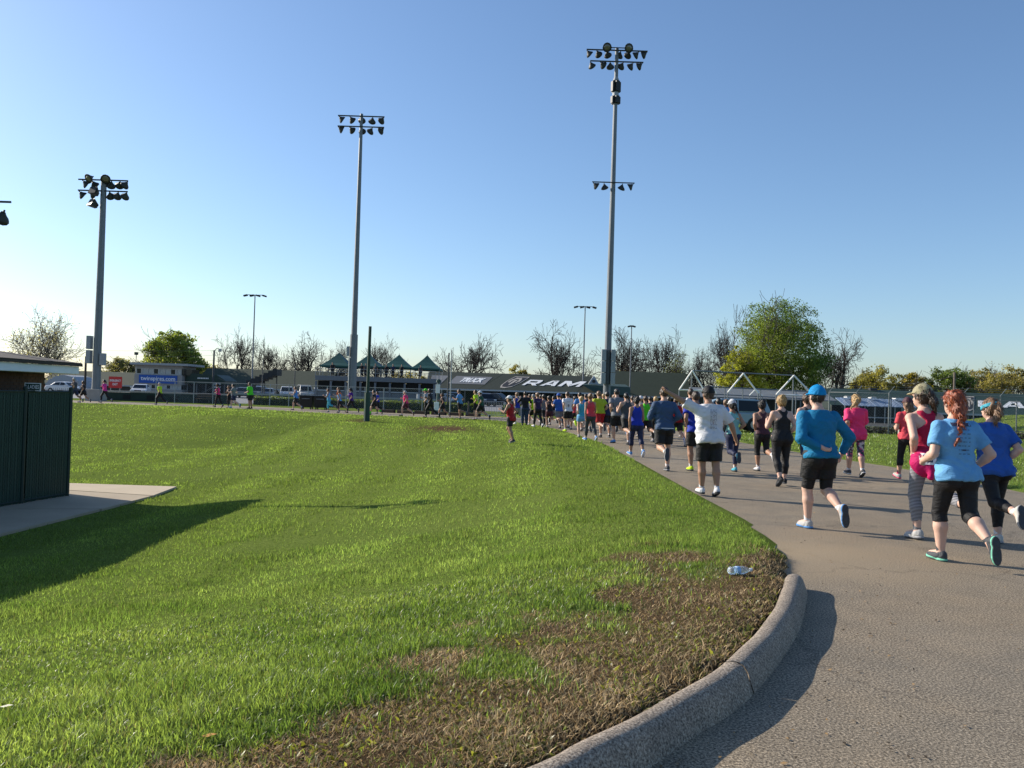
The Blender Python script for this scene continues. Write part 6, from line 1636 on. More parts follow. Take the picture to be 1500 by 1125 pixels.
    fd.cone(Hd([0, .052, .0]), Hd([0, .066, -.018]), .006 * H, .009 * H, .008)          # nose
    fd.cone(Hd([-.012, .054, -.036]), Hd([.012, .054, -.036]), .006 * H, .006 * H, .006)   # lips
    for sd in (-1, 1):
        fd.ell(Hd([sd * .047, -.004, -.006]), np.array([.008, .014, .019]) * H, .006, Rha)   # ears
        fd.cone(Hd([sd * .008, .055, .012]), Hd([sd * .028, .048, .014]), .007 * H, .006 * H, .01)   # brows
    # palms
    hands = []
    for sd, (s_, e, wr) in A.items():
        d = nrmz(wr - e); up = np.array([0, 0, 1.0])
        inn = np.array([-sd, 0, 0.]); nn = nrmz(inn - d * (inn @ d)); bb = nrmz(np.cross(d, nn)) * 1.0
        if bb @ np.array([0, 1, .6]) < 0: bb = -bb
        pc = wr + d * .026 * H
        fd.cone(wr, pc + bb * .008 * H, rf1 * .95, .0165 * H, .012); fd.cone(pc, wr + d * .048 * H - bb * .007 * H, .016 * H, .0135 * H, .01)
        hands.append((wr, d, nn, bb))
    V, Q = fd.mesh()
    # fingers: short curled chains rooted in the palm, joined to the body mesh
    fm = MB()
    curl = 1.0 if ps['el'][0] > 60 else .45
    for hi_, (wr, d, nn, bb) in enumerate(hands):
        point = arms and arms.get('point') == (-1, 1)[hi_]
        for q, (o_, ln_) in enumerate([(.021, .037), (.008, .041), (-.005, .038), (-.017, .030)]):
            p = wr + d * .042 * H + bb * o_ * H * .95; cu = curl * (.62 + .05 * q); 
            if point and q == 0: cu = .05
            pp = [p]; ang = cu * .5
            for sgm in (.42, .33, .25):
                dd = d * math.cos(ang) + nn * math.sin(ang); p = p + dd * ln_ * sgm * H * 1.08; pp.append(p); ang += cu
            fm.tube(pp, [.0062 * H, .0058 * H, .0052 * H, .004 * H], 5)
        p = wr + d * .015 * H + bb * .017 * H; pp = [p]; tdir = nrmz(d * .75 + bb * .65 + nn * .25)
        for sgm in (.018, .016): p = p + tdir * sgm * H; pp.append(p); tdir = nrmz(tdir * .8 + d * .35 + nn * .4 * curl)
        fm.tube(pp, [.0078 * H, .0066 * H, .005 * H], 5)
    fv = np.array(fm.v); qf = [f for f in fm.f if len(f) == 4]; nf = [f for f in fm.f if len(f) == 5]
    Fc = [Q, np.array(qf) + len(V), np.array(nf) + len(V)]
    me = mesh_np('body', np.vstack([V, fv]), Fc, True)
    me.materials.append(skin_mat(sk)); me.materials.append(mat('eye_dark', (.02, .016, .013), .25)); me.materials.append(mat('lip', (.36, .13, .11), .5))
    if rs < .03:
        cen = np.empty(len(me.polygons) * 3, np.float32); me.polygons.foreach_get('center', cen); cen = cen.reshape(-1, 3)
        mi = np.zeros(len(cen), np.int32); rr = max(.006 * H, rs * .55)
        for sd in (-1, 1): mi[np.linalg.norm((cen - Hd([sd * .019, .052, .001])) , axis=1) < rr * 1.1] = 1
        for sd in (-.008, 0, .008): mi[np.linalg.norm(cen - Hd([sd, .060, -.036]), axis=1) < rr * .95] = 2
        me.polygons.foreach_set('material_index', mi)
    root = thing('person', label, 'person', base, rz * D2R, group or 'runners in the crowd')
    body = obj('body', me, None, root)
    def part(name, fd, m, parent=root):
        V, Q = fd.mesh()
        if not len(V): return None
        return obj(name, mesh_np(name, V, Q, True), m, parent)
    PEOPLE.append(root)
    seed = len(PEOPLE)
    # ---------------------------------------------------------------- bottoms
    if bot:
        g0 = {'shorts': .016, 'tights': .0035, 'pants': .014}[bot] * H
        up_ = botl if botl is not None else {'shorts': .72, 'tights': 1.92, 'pants': 1.95}[bot]
        fd = Field(lo, hi, rs)
        torso(fd, ga=g0 * .5 + .003 * H, gb=g0 * .5 + .003 * H, z0=-.086 * H, z1=(.072 if not top or hem is None and top != 'crop' else min(.072, (hem or 0) + .045)) * H if top != 'crop' else .072 * H, fold=.0 if bot == 'tights' else .004, seed=seed)
        for c, r in glute: fd.ell(c, r + g0 * .5 + .002 * H, .03, cut=[(T([0, 0, .07 * H]), Rt @ np.array([0, 0, 1.]))])
        legs(fd, g0, up_, growk={'shorts': .023 * H, 'tights': .003 * H, 'pants': .014 * H}[bot] if up_ <= 1.05 or bot != 'shorts' else .014 * H, kt=.035)
        bobj = part('shorts' if up_ <= 1.05 and bot == 'shorts' else 'leggings' if bot == 'tights' else 'trousers' if bot == 'pants' else 'shorts', fd, cloth(bc))
        if extra and 'under' in extra:
            fd = Field(lo, hi, rs); legs(fd, .004 * H, extra['under'][1]); part('compression_shorts', fd, cloth(extra['under'][0]))
    # ---------------------------------------------------------------- tops
    if top:
        fd = Field(lo, hi, rs); g0 = (.006 + loose) * H
        hz_ = (hem if hem is not None else (-.005 if top != 'crop' else .14)) * H
        mh = None
        if loose > 0 or top in ('tee', 'long'):
            mh = ((aC if not f_ else max(aC, aW * 1.05)) * (.93 + loose * 4), max(dC * .9, dW))
        st = None
        if top in ('tank', 'racer'):
            sw_ = (.062 if top == 'tank' else .03) * H
            rb_ = top == 'racer'
            def st(x, y, z):
                bk = y < 0
                zz = np.clip((z - .198 * H) / (.06 * H), 0, 1); wf = aC * 1.25 * (1 - zz) + .064 * H * zz
                zb = np.clip((z - .175 * H) / (.055 * H), 0, 1); wb = aC * 1.25 * (1 - zb) + (.030 * H + .034 * H * np.clip((z - .25 * H) / (.05 * H), 0, 1)) * zb
                d = np.abs(x) - np.where(bk & rb_, wb, wf)
                rn = np.where(bk, .030 if rb_ else .036, .044) * H
                hole = rn - np.sqrt(x * x + np.maximum(0, .318 * H - z) ** 2 * np.where(bk, 1.6, .55))
                return np.maximum(d, hole)
        else:
            def st(x, y, z): return .040 * H - np.sqrt(x * x + (y - .012 * H) ** 2 + (np.maximum(0, .325 * H - z)) ** 2 * .8)
        torso(fd, ga=g0 + (.011 * H if bot == 'shorts' else .004 * H if top in ('tee', 'long') else .003 * H), gb=g0 + (.011 * H if bot == 'shorts' else .004 * H), z0=hz_, z1=.318 * H, minhang=mh, fold=.0035 + loose * .25, seed=seed, straps=st)
        if hz_ < .03 * H:
            for c, r in glute: fd.ell(c, r + g0 + (.011 * H if bot == 'shorts' else .004 * H), .04, cut=[(T([0, 0, hz_]), Rt @ np.array([0, 0, -1.]))])
        if f_:
            for sd in (-1, 1): fd.ell(T([sd * .042 * H, .055 * H * (.5 + .5 * wi), .205 * H], Rs), np.array([.038, .034, .038]) * H * (.5 + .5 * wi) + .006 * H, .03)
        if top in ('tee', 'long', 'jersey'):
            for sd, (s_, e, wr) in A.items():
                g2 = (.009 + loose * .5) * H
                fd.ell(s_, np.array([.032, .033, .032]) * H * (.6 + .4 * wi) * (.9 if f_ else 1) + g2 * .6, .03); fd.cone(T([sd * .034 * H, -.004 * H, .300 * H], Rs), s_, .020 * H + g2 * .5, .026 * H + g2 * .5, .02)
                if top != 'long':
                    q = s_ + (e - s_) * sleeve; fd.cone(s_, q, ru0 + g2, ru0 * (.96) + g2 * 1.45, .025, [(q, nrmz(e - s_))])
                else:
                    q = e + (wr - e) * .93; fd.cone(s_, e, ru0 + g2, ru1 + g2 * 1.1, .025); fd.cone(e, q, ru1 + g2 * 1.1, rf1 + g2 * .8, .02, [(q, nrmz(wr - e))])
        if top in ('tee', 'long', 'jersey', 'tank') and near:
            # cloth folds everywhere on the garment
            sl_, P = fd.sub(lo, hi, 0)
            wq = np.clip(1.35 - (P[..., 2] - hz) / (.30 * H), .25, 1.1)
            fd.F[sl_] += (wq * (.0042 * np.sin(P[..., 0] * 34 + P[..., 2] * 30 + 2.2 * np.sin(P[..., 2] * 17 + seed) + P[..., 1] * 26) + .0030 * np.sin(P[..., 2] * 62 - P[..., 0] * 25 + 2.5 * np.sin(P[..., 0] * 22 + seed * 2)))).astype(np.float32)
        sh_o = part({'tee': 'shirt', 'long': 'jacket' if extra and extra.get('jacket') else 'shirt', 'jersey': 'jersey', 'tank': 'tank_top', 'racer': 'tank_top', 'crop': 'tank_top'}[top], fd, cloth(tc))
        root['_top'] = 1
    else: sh_o = None
    if extra and 'waist' in extra:                       # jacket tied round the waist
        fd = Field(lo, hi, rs); ct = [(T([0, 0, .06 * H]), Rt @ np.array([0, 0, 1.]))]
        fd.ell(T([0, -.012 * H, -.02 * H]), np.array([aH + .026 * H, dH + .035 * H, .105 * H]), .02, Rt, ct)
        fd.cone(T([.03 * H, -dH - .02 * H, -.06 * H]), T([.06 * H, -dH - .035 * H, -.155 * H]), .03 * H, .018 * H, .03); fd.cone(T([-.03 * H, -dH - .015 * H, -.05 * H]), T([-.05 * H, -dH - .02 * H, -.12 * H]), .03 * H, .02 * H, .03)
        sl_, P = fd.sub(lo, hi, 0); fd.F[sl_] += (.005 * np.sin(P[..., 0] * 50 + P[..., 2] * 40 + 2 * np.sin(P[..., 2] * 25))).astype(np.float32)
        wo_ = part('tied_jacket', fd, cloth(extra['waist']))
        bv = BVHTree.FromPolygons([v.co for v in wo_.data.vertices], [p.vertices for p in wo_.data.polygons])
        V_, F_ = [], []
        for a_ in range(7):
            for c_ in range(5): V_.append((-.105 + .085 * a_ / 6, -.062 + .072 * c_ / 4))
        F_ = [[a_ * 5 + c_, (a_ + 1) * 5 + c_, (a_ + 1) * 5 + c_ + 1, a_ * 5 + c_ + 1] for a_ in range(6) for c_ in range(4)]
        wrap_print('race_bib', V_, F_, T, H, bv, wo_, WHP, .006, Rt)
        V_, F_ = text_mesh('60', .038, .002); wrap_print('bib_number', [(-.062 + v[0], -.034 + v[1]) for v in V_], F_, T, H, bv, wo_, INK, .011, Rt)
        wrap_print('bib_line', [(-.10, -.002), (-.025, -.002), (-.025, .003), (-.10, .003)], [[0, 1, 2, 3]], T, H, bv, wo_, INK, .011, Rt)
    # ---------------------------------------------------------------- shoes and socks
    srs = max(rs * .62, .0065)
    for sd, g_ in L.items():
        q, fw, up = g_['q'], g_['fw'], g_['up']; lat = nrmz(np.cross(fw, up))
        b0 = q - up * sole_d; R_ = np.stack([lat, fw, up], 1)
        slo = np.minimum(b0 - fw * .06 * H, b0 + fw * .13 * H) - .06 * H; shi = np.maximum(b0 - fw * .06 * H, b0 + fw * .13 * H) + .085 * H
        fd = Field(slo, shi, srs); ct = [(b0 + up * .014 * H, -up)]
        fd.ell(b0 - fw * .012 * H + up * .028 * H, np.array([.0245, .034, .036]) * H, .015, R_, ct)
        fd.ell(b0 + fw * .052 * H + up * .016 * H, np.array([.0285, .060, .029]) * H, .025, R_, ct)
        fd.cone(q - up * .010 * H - fw * .006 * H, b0 + fw * .035 * H + up * .026 * H, .0275 * H, .024 * H, .02, ct + [(q + up * .006 * H, nrmz(up * 1 - fw * .15))])
        so_ = part('shoe', fd, cloth(shoe))
        if so_ is not None:
            lo_s = .005 * H if near else 0
            fd = Field(slo, shi, srs); ct = [(b0 + up * lo_s, -up), (b0 + up * .018 * H, up)]
            fd.ell(b0 - fw * .012 * H + up * .012 * H, np.array([.0262, .037, .05]) * H, .012, R_, ct)
            fd.ell(b0 + fw * .055 * H + up * .010 * H, np.array([.0295, .0605, .05]) * H, .02, R_, ct)
            part('sole', fd, cloth(sole or 'dgrey'), so_)
            if near:
                fd = Field(slo, shi, .006); ct = [(b0, -up), (b0 + up * .0055 * H, up)]
                fd.ell(b0 - fw * .012 * H + up * .012 * H, np.array([.025, .036, .05]) * H, .012, R_, ct); fd.ell(b0 + fw * .055 * H + up * .010 * H, np.array([.0285, .0595, .05]) * H, .02, R_, ct)
                part('outsole', fd, cloth('dgrey'), so_)
        if sock:
            fd = Field(q - .06 * H, q + .12 * H, srs); sl_ = .045 if sock not in ('limesock',) else .2
            tp = q - g_['ds'] * (.05 * H if sl_ < .1 else .105 * H)
            fd.cone(q - up * .01 * H, tp, .0235 * H, (ra if sl_ < .1 else .03 * H) + .0045 * H, .01, [(tp, -g_['ds'])])
            part('sock', fd, cloth('lime' if sock == 'limesock' else sock))
    # ---------------------------------------------------------------- hair and hats
    hrs = max(rs * .7, .008)
    hlo = hc_ - .27 * H; hhi = hc_ + .14 * H
    if hair:
        fd = Field(hlo, hhi, hrs)
        fr = Rh @ np.array([0, 1., 0]); ca = [(Hd([0, .028, .035]), nrmz(Rh @ np.array([0, 1., -.55])))]
        gz = .006 if hair == 'short' else .010
        low_ = [(Hd([0, 0, -.032 if hair == 'short' else -.04]), nrmz(Rh @ np.array([0, .45, -1.])))]
        fd.ell(Hd([0, -.006, .013]), (np.array([.046, .057, .058]) + gz) * H, .01, Rh, ca + low_)
        if hair in ('pony', 'bigpony'):
            big = 1.35 if hair == 'bigpony' else 1
            sw_ = (-.02, .03, -.035, .02)[seed % 4] if not (extra and 'sway' in extra) else extra['sway']
            fd.ell(Hd([0, -.062, .018]), np.array([.02, .02, .02]) * H * big, .015)
            fd.cone(Hd([0, -.062, .016]), Hd([sw_ * .6, -.082, -.03]), .014 * H * big, .020 * H * big, .012)
            fd.cone(Hd([sw_ * .6, -.082, -.03]), Hd([sw_ * 1.5, -.078, -.095]), .020 * H * big, .008 * H * big, .012)
        if hair == 'bun': fd.ell(Hd([0, -.045, .055]), np.array([.032, .03, .028]) * H, .012)
        if hair == 'long':
            fd.cone(Hd([-.02, -.045, -.02]), Hd([-.018, -.06, -.11]), .034 * H, .024 * H, .02); fd.cone(Hd([.02, -.045, -.02]), Hd([.022, -.06, -.105]), .034 * H, .024 * H, .02)
        if hair == 'braid':
            fd.ell(Hd([0, -.02, .012]), np.array([.056, .058, .066]) * H, .015, Rh, ca)
            fd.ell(Hd([.002, -.048, -.03]), np.array([.046, .034, .05]) * H, .02)
            fd.ell(Hd([.0, -.060, -.062]), np.array([.036, .03, .036]) * H, .02)
            for q in range(8):
                c = Hd([.004 - .007 * q + (.007 if q % 2 else -.007), -.080 - .007 * min(q, 5), -.070 - .019 * q]); fd.ell(c, np.array([.019, .016, .016]) * H * (1 - .09 * q), .008)
            fd.cone(Hd([-.05, -.115, -.205]), Hd([-.062, -.112, -.245]), .0085 * H, .004 * H, .008)
        sl_, P = fd.sub(hlo, hhi, 0)
        fd.F[sl_] += ((.0030 if hair in ('braid', 'bigpony', 'long') else .0016) * H * (np.sin(P[..., 0] * 95 + 3 * np.sin(P[..., 2] * 22 + seed)) + np.sin(P[..., 1] * 88 + P[..., 2] * 30))).astype(np.float32)
        ho = part('hair', fd, hair_mat(hc))
        if ho is not None and dist < 26 and not hat in ('brim',):
            rg = np.random.default_rng(seed); me_ = ho.data; nv = len(me_.vertices)
            co = np.empty(nv * 3, np.float32); me_.vertices.foreach_get('co', co); co = co.reshape(-1, 3); nn_ = np.empty(nv * 3, np.float32); me_.vertices.foreach_get('normal', nn_); nn_ = nn_.reshape(-1, 3)
            k_ = rg.integers(0, nv, 420 if hair != 'short' else 200); p_, n_ = co[k_], nn_[k_]; dn = np.array([0, -.25, -1.0]) + rg.normal(0, .35, (len(k_), 3))
            tg = dn - n_ * (dn * n_).sum(1)[:, None]; tg /= np.linalg.norm(tg, axis=1)[:, None] + 1e-6; sd_ = np.cross(tg, n_); L_ = (rg.uniform(.02, .06, len(k_)) * (1.4 if hair != 'short' else .7))[:, None]; wv_ = .0030
            a0 = p_ - n_ * .002; a1 = p_ + tg * L_ * .5 + n_ * rg.uniform(.002, .009, (len(k_), 1)); a2 = p_ + tg * L_ + n_ * rg.uniform(-.004, .016, (len(k_), 1))
            Vs = np.stack([a0 - sd_ * wv_, a0 + sd_ * wv_, a1 + sd_ * wv_, a1 - sd_ * wv_, a2], 1).reshape(-1, 3); b0_ = np.arange(len(k_)) * 5
            tag(obj('hair_strands', mesh_np('hair_strands', Vs, [np.stack([b0_, b0_ + 1, b0_ + 2, b0_ + 3], 1), np.stack([b0_ + 3, b0_ + 2, b0_ + 4], 1)], True), hair_mat(hc), ho), kind='stuff')
    if hat in ('cap', 'backcap', 'visor'):
        fd = Field(hlo, hhi, hrs); dr = 1 if hat != 'backcap' else -1
        n0 = nrmz(Rh @ np.array([0, .10 * dr, -1.]))
        ct = [(Hd([0, 0, .018]), n0)]
        if hat == 'visor': ct += [(Hd([0, 0, .042]), -n0)]
        fd.ell(Hd([0, -.006, .016]), (np.array([.046, .057, .060]) + .0135) * H, .01, Rh, ct)
        fd.ell(Hd([0, .062 * dr, .022]), np.array([.043, .052, .008]) * H, .006, Rh @ rotx(-.12 * dr), [(Hd([0, .028 * dr, 0]), Rh @ np.array([0, -1. * dr, 0]))])
        fd.ell(Hd([0, -.006, .089]), np.array([.006, .006, .004]) * H, .003)
        part('cap', fd, cloth(hatc))
    if hat == 'brim':
        fd = Field(hlo, hhi, hrs)
        fd.ell(Hd([0, -.006, .016]), (np.array([.046, .057, .060]) + .014) * H, .01, Rh, [(Hd([0, 0, .015]), Rh @ np.array([0, 0, -1.]))])
        fd.ell(Hd([0, 0, .016]), np.array([.085, .095, .009]) * H, .006, Rh)
        part('hat', fd, cloth(hatc))
    if hat == 'band':
        fd = Field(hlo, hhi, hrs); a_ = nrmz(Rh @ np.array([0, .35, 1.]))
        fd.ell(Hd([0, -.004, .012]), (np.array([.046, .057, .058]) + .0135) * H, .01, Rh, [(Hd([0, 0, .034]), a_), (Hd([0, 0, .006]), -a_)])
        part('headband', fd, cloth(hatc))
    # ---------------------------------------------------------------- prints on the garment
    if extra and extra.get('prints') and sh_o is not None:
        bv = BVHTree.FromPolygons([v.co for v in sh_o.data.vertices], [p.vertices for p in sh_o.data.polygons])
        for pr in extra['prints']:
            pr(T, H, bv, root, Rs)
    return root

def wrap_print(name, V2, F, T, H, bv, root, m, off_=.004, Rr=None, front=-1):
    """flat print vertices (x, z in torso units of H) laid onto the back of a garment"""
    out_ = []
    for x, z in V2:
        o_ = T([x * H, front * .4, z * H], Rr) if Rr is not None else T([x * H, front * .4, z * H])
        hit = bv.ray_cast(Vector(o_), Vector((0, -front, 0)))
        p = hit[0] if hit[0] is not None else Vector(T([x * H, front * .11 * H, z * H]))
        out_.append((p.x, p.y + front * off_, p.z))
    me = bpy.data.meshes.new(name); me.from_pydata(out_, [], F); me.update()
    return tag(obj(name, me, m, root), kind='stuff')
def strip_print(rows, m):
    """rows of (x0, x1, z, thickness) ink dashes"""
    def fn(T, H, bv, root, Rs):
        V, F = [], []
        for x0, x1, z, th in rows:
            n = max(1, int(abs(x1 - x0) / .02))
            for q in range(n):
                a = x0 + (x1 - x0) * q / n; b_ = x0 + (x1 - x0) * (q + 1) / n; k = len(V)
                V += [(a, z), (b_, z), (b_, z + th), (a, z + th)]; F.append([k, k + 1, k + 2, k + 3])
        wrap_print('print', V, F, T, H, bv, root, m, .004, Rs)
    return fn
def text_print(s, x, z, size, m, bold=.02):
    def fn(T, H, bv, root, Rs):
        V, F = text_mesh(s, size, bold * size); V = [(x + v[0], z + v[1]) for v in V]
        wrap_print('print', V, F, T, H, bv, root, m, .006, Rs)
    return fn
# ================================================================== THE CROWD
_r = random.Random(5)
def rows(x0, x1, z0, z1, n, mx=.6):
    out_ = []
    for q in range(n):
        z = z0 + (z1 - z0) * q / max(n - 1, 1); x = x0
        while x < x1:
            w_ = _r.uniform(.006, .022); out_.append((x, min(x + w_, x1), z, .0035)); x += w_ + _r.uniform(.003, .012)
    return out_
NG = 'runners close by on the right of the road'
# ---- nearest runners
person('woman with long red braided hair in sky blue tee and black capri leggings', (1398, 824), 577, 6, 'f', 1.20, 'A', 'tee', 'sky', 'tights', 'black', 'braid', 'red', shoe='dgrey', sole='mint', sock='dgrey', sk='p', lean=5, botl=1.22, hem=-.035, group=NG, twist=0, loose=.004, sleeve=.7,
       arms={-1: ((-.045, -.03, -.155), (-.02, .10, -.20)), 1: ((.085, -.06, -.15), (.045, .03, -.235))}, pose_over=dict(th=(16, -10), kn=(20, 48), an=(6, -34)),
       extra={'prints': [strip_print(rows(-.035, .035, .10, .24, 7), INK), strip_print([(-.012, .012, .12, .008), (-.06, .06, .262, .02)], INK)]})
person('man in teal quarter zip with turquoise cap, one arm behind his back', (1198, 775), 567, 12, 'm', 1.06, 'A', 'long', 'teal', 'shorts', 'black', 'short', 'black', 'cap', 'cyanblue', shoe='silver', sole='lblue', sk='p', lean=7, twist=-4, hem=-.02, botl=.66, group=NG, loose=.006,
       arms={-1: ((-.055, -.08, -.155), (.075, -.125, -.21)), 1: ((.115, -.03, -.14), (.07, .0, -.265))}, pose_over=dict(th=(12, 2), kn=(14, 62), an=(2, -30)), extra={'under': ('black', .98), 'jacket': False})
person('woman in olive cap and crimson tank with race bib and black and white striped leggings', (1356, 791), 566, 10, 'f', 1.0, 'E', 'racer', 'crimson', 'tights', 'stripes', 'bigpony', 'brown', 'cap', 'khaki', shoe='silver', sole='lgrey', sock='grey', sk='p', lean=9, hy=12, group=NG, botl=1.72, hem=.0, extra={'sway': .02, 'waist': 'magenta'})
person('woman with teal headband in royal blue tee and black leggings', (1454, 797), 586, 4, 'f', 1.05, 'F', 'tee', 'blue', 'tights', 'black', 'bigpony', 'lbrown', 'band', 'turq', shoe='offwhite', sole='lgrey', sk='p', lean=7, hy=14, group=NG, botl=1.75, hem=-.05, loose=.008, sleeve=.75, extra={'sway': -.03})
person('man in black cap and white tee raising his left arm to point', (1037, 727), 571, 8, 'm', 1.05, 'W', 'tee', 'white', 'shorts', 'black', 'short', 'brown', 'cap', 'black', shoe='white', sole='dgrey', sk='t', lean=8, twist=-6, hem=-.05, botl=.88, group='runners spread along the middle of the road', loose=.014, sleeve=.85,
       arms={-1: ((-.135, .03, .075), (-.262, .05, .15)), 1: ((.105, -.01, -.14), (.165, .03, -.265)), 'point': -1}, pose_over=dict(th=(6, -4), kn=(6, 10), an=(2, -4)),
       extra={'prints': [strip_print(rows(.0, .065, .06, .235, 15), INK), strip_print(rows(.028, .034, .10, .18, 6), INKR)]})
MG = 'runners spread along the middle of the road'
person('man in slate blue long sleeved jacket and black shorts', (971, 690), 570, 8, 'm', 1.02, 'B', 'long', 'slate', 'shorts', 'black', 'short', 'brown', shoe='dgrey', sole='lgrey', sk='l', lean=4, hem=-.03, botl=.82, group=MG, loose=.004, extra={'jacket': True, 'prints': [strip_print([(-.09, .09, -.026, .008)], WHP)]})
person('woman in pale aqua tank top with white cap and dark ponytail', (1072, 691), 587, 12, 'f', 1.04, 'B', 'tank', 'aqua', 'tights', 'navy', 'pony', 'black', 'cap', 'white', shoe='turq', sole='dgrey', sk='t', lean=6, group=MG, botl=1.8, hem=.0, extra={'sway': .03, 'prints': [strip_print([(.0, .04, .19, .02)], mat('yellow_print', (.7, .35, .05), .7))]})
person('woman in plum racerback tank and black capris with dark bun under a wrap', (1115, 690), 589, 6, 'f', 1.06, 'A', 'racer', 'plum', 'tights', 'black', 'bun', 'black', shoe='white', sole='dgrey', sk='t', lean=5, group=MG, botl=1.3, hem=.0)
person('woman with blonde bun in black tank and long black leggings', (1143, 712), 586, 4, 'f', 1.2, 'F', 'racer', 'black', 'tights', 'black', 'bun', 'blonde', shoe='black', sole='dgrey', sock=None, sk='p', lean=4, group=MG, botl=1.75, hem=-.05, pose_over=dict(th=(-4, 6), kn=(22, 8), an=(-14, 2)))
person('woman with dark ponytail in grey tank and navy leggings', (1181, 697), 579, 4, 'f', 1.0, 'B', 'tank', 'dgrey', 'tights', 'navy', 'bigpony', 'brown', shoe='navy', sole='dgrey', sk='p', lean=5, group=MG, botl=1.7, hem=-.03, extra={'sway': .045})
person('woman with blonde ponytail in long hot pink shirt and patterned capris', (1252, 699), 584, 2, 'f', 1.06, 'C', 'tee', 'hotpink', 'tights', 'pattern', 'bigpony', 'blonde', shoe='dgrey', sole='white', sk='l', lean=3, group=MG, botl=1.25, hem=-.075, loose=.012, sleeve=.95, extra={'sway': -.06}, pose_over=dict(th=(12, -6), kn=(8, 14), an=(0, -8)))
person('woman in coral tee and plum cap with black cropped leggings, beyond the olive cap woman', (1328, 706), 587, 0, 'f', 1.0, 'W', 'tee', 'coral', 'tights', 'black', 'long', 'lbrown', 'cap', 'plum', shoe='silver', sole='hotpink', sock='hotpink', sk='l', lean=3, group=MG, botl=1.5, hem=-.02, loose=.006, pose_over=dict(el=(95, 90), sh=(5, -10), kn=(5, 12)))
person('man in bright blue tee with yellow shoes, half hidden by the pointing man', (1018, 690), 576, 10, 'm', 1.05, 'A', 'tee', 'royal', 'shorts', 'black', 'short', 'brown', shoe='neon', sole='dgrey', sk='t', lean=5, group=MG, hem=-.03, botl=.85, loose=.006)
person('woman in royal blue tank and navy capris', (931, 669), 584, 16, 'f', 1.12, 'W', 'tank', 'royal', 'tights', 'navy', 'bun', 'black', shoe='lblue', sole='white', sk='t', lean=3, group=MG, botl=1.55, hem=-.01)
person('man in red tee and black shorts ahead of the pointing man', (990, 653), 582, 14, 'm', 1.0, 'C', 'tee', 'red', 'shorts', 'black', 'short', 'brown', shoe='blue', sole='white', sk='l', group=MG, botl=.85, hem=-.03)
person('man in blue tee behind the white cap woman', (1052, 662), 583, 8, 'm', 1.0, 'D', 'tee', 'teal', 'shorts', 'dgrey', 'short', 'black', shoe='white', sk='l', group=MG, botl=.8)
person('man in neon green sleeveless top and black shorts', (945, 650), 581, 18, 'm', 1.05, 'E', 'tank', 'lime', 'shorts', 'black', 'short', 'brown', shoe='lgrey', sk='t', group=MG, botl=.85, hem=-.04)
person('man in dark grey tank beside the white draped runner', (917, 652), 577, 16, 'm', 1.06, 'F', 'tank', 'dgrey', 'shorts', 'black', 'short', 'black', shoe='black', sk='l', group=MG, botl=.85, hem=-.03)
CG = 'pack of runners in the bend of the road'
person('man in grey tee with a white shirt slung over one shoulder', (903, 649), 571, 20, 'm', 1.1, 'A', 'tee', 'grey', 'shorts', 'black', 'short', 'black', shoe='lblue', sk='l', group=CG, botl=.85, hem=-.03, loose=.006)
person('man in navy vest and bright blue waist layer with black shorts', (889, 641), 575, 22, 'm', 1.08, 'B', 'tee', 'navy', 'shorts', 'black', 'short', 'black', shoe='black', sole='lgrey', sk='l', group=CG, botl=.82, hem=-.05)
person('man in chartreuse tee and red shorts', (877, 641), 574, 22, 'm', 1.06, 'F', 'tee', 'chart', 'shorts', 'red', 'short', 'lbrown', shoe='black', sk='l', group=CG, botl=.85, loose=.006)
person('woman in coral tank and grey leggings', (864, 647), 579, 22, 'f', 1.05, 'W', 'tank', 'coral', 'tights', 'dgrey', 'bun', 'lbrown', shoe='lblue', sole='white', sk='t', group=CG, botl=1.8)
person('slim blonde woman in aqua tank and light blue shorts', (851, 642), 582, 24, 'f', .94, 'E', 'tank', 'turq', 'shorts', 'sky', 'bun', 'blonde', shoe='grey', sk='p', group=CG, botl=.5)
person('man in light blue tee and black shorts behind the blonde woman in aqua', (849, 632), 576, 26, 'm', 1.0, 'B', 'tee', 'lblue', 'shorts', 'black', 'short', 'black', shoe='black', sk='l', group=CG, botl=.85)
person('person in coral top beside the white number nine jersey', (842, 630), 580, 26, 'f', 1.0, 'C', 'tank', 'coral', 'tights', 'black', 'pony', 'brown', shoe='grey', sk='t', group=CG, botl=1.3)
person('man in white jersey with number nine and yellow shoes', (831, 632), 575, 28, 'm', 1.04, 'A', 'jersey', 'white', 'shorts', 'black', 'short', 'brown', shoe='neon', sole='neon', sk='l', group=CG, botl=.8, hem=-.02,
       extra={'prints': [text_print('9', 0, .10, .10, INK, .03), strip_print(rows(-.05, .05, .19, .215, 3), INK)]})
person('man in blue cap and blue tee with grey shorts', (818, 628), 577, 30, 'm', 1.04, 'B', 'tee', 'blue', 'shorts', 'grey', 'short', 'brown', 'cap', 'blue', shoe='navy', sk='l', group=CG, botl=.8, hem=-.03, loose=.006)
person('woman in black tank and maroon shorts beside the blue cap man', (804, 627), 581, 32, 'f', 1.0, 'E', 'racer', 'black', 'shorts', 'maroon', 'bun', 'black', shoe='grey', sk='t', group=CG, botl=.7)
person('woman in grey tank and black trousers', (796, 626), 579, 34, 'f', 1.0, 'F', 'tank', 'grey', 'tights', 'black', 'bun', 'black', shoe='white', sk='t', group=CG)
person('woman in dark purple tee and black leggings', (787, 627), 577, 34, 'f', 1.08, 'W', 'tee', 'dpurple', 'tights', 'black', 'bun', 'lbrown', shoe='white', sk='l', group=CG,
       extra={'prints': [strip_print(rows(-.04, .04, .19, .21, 2), WHP)]})
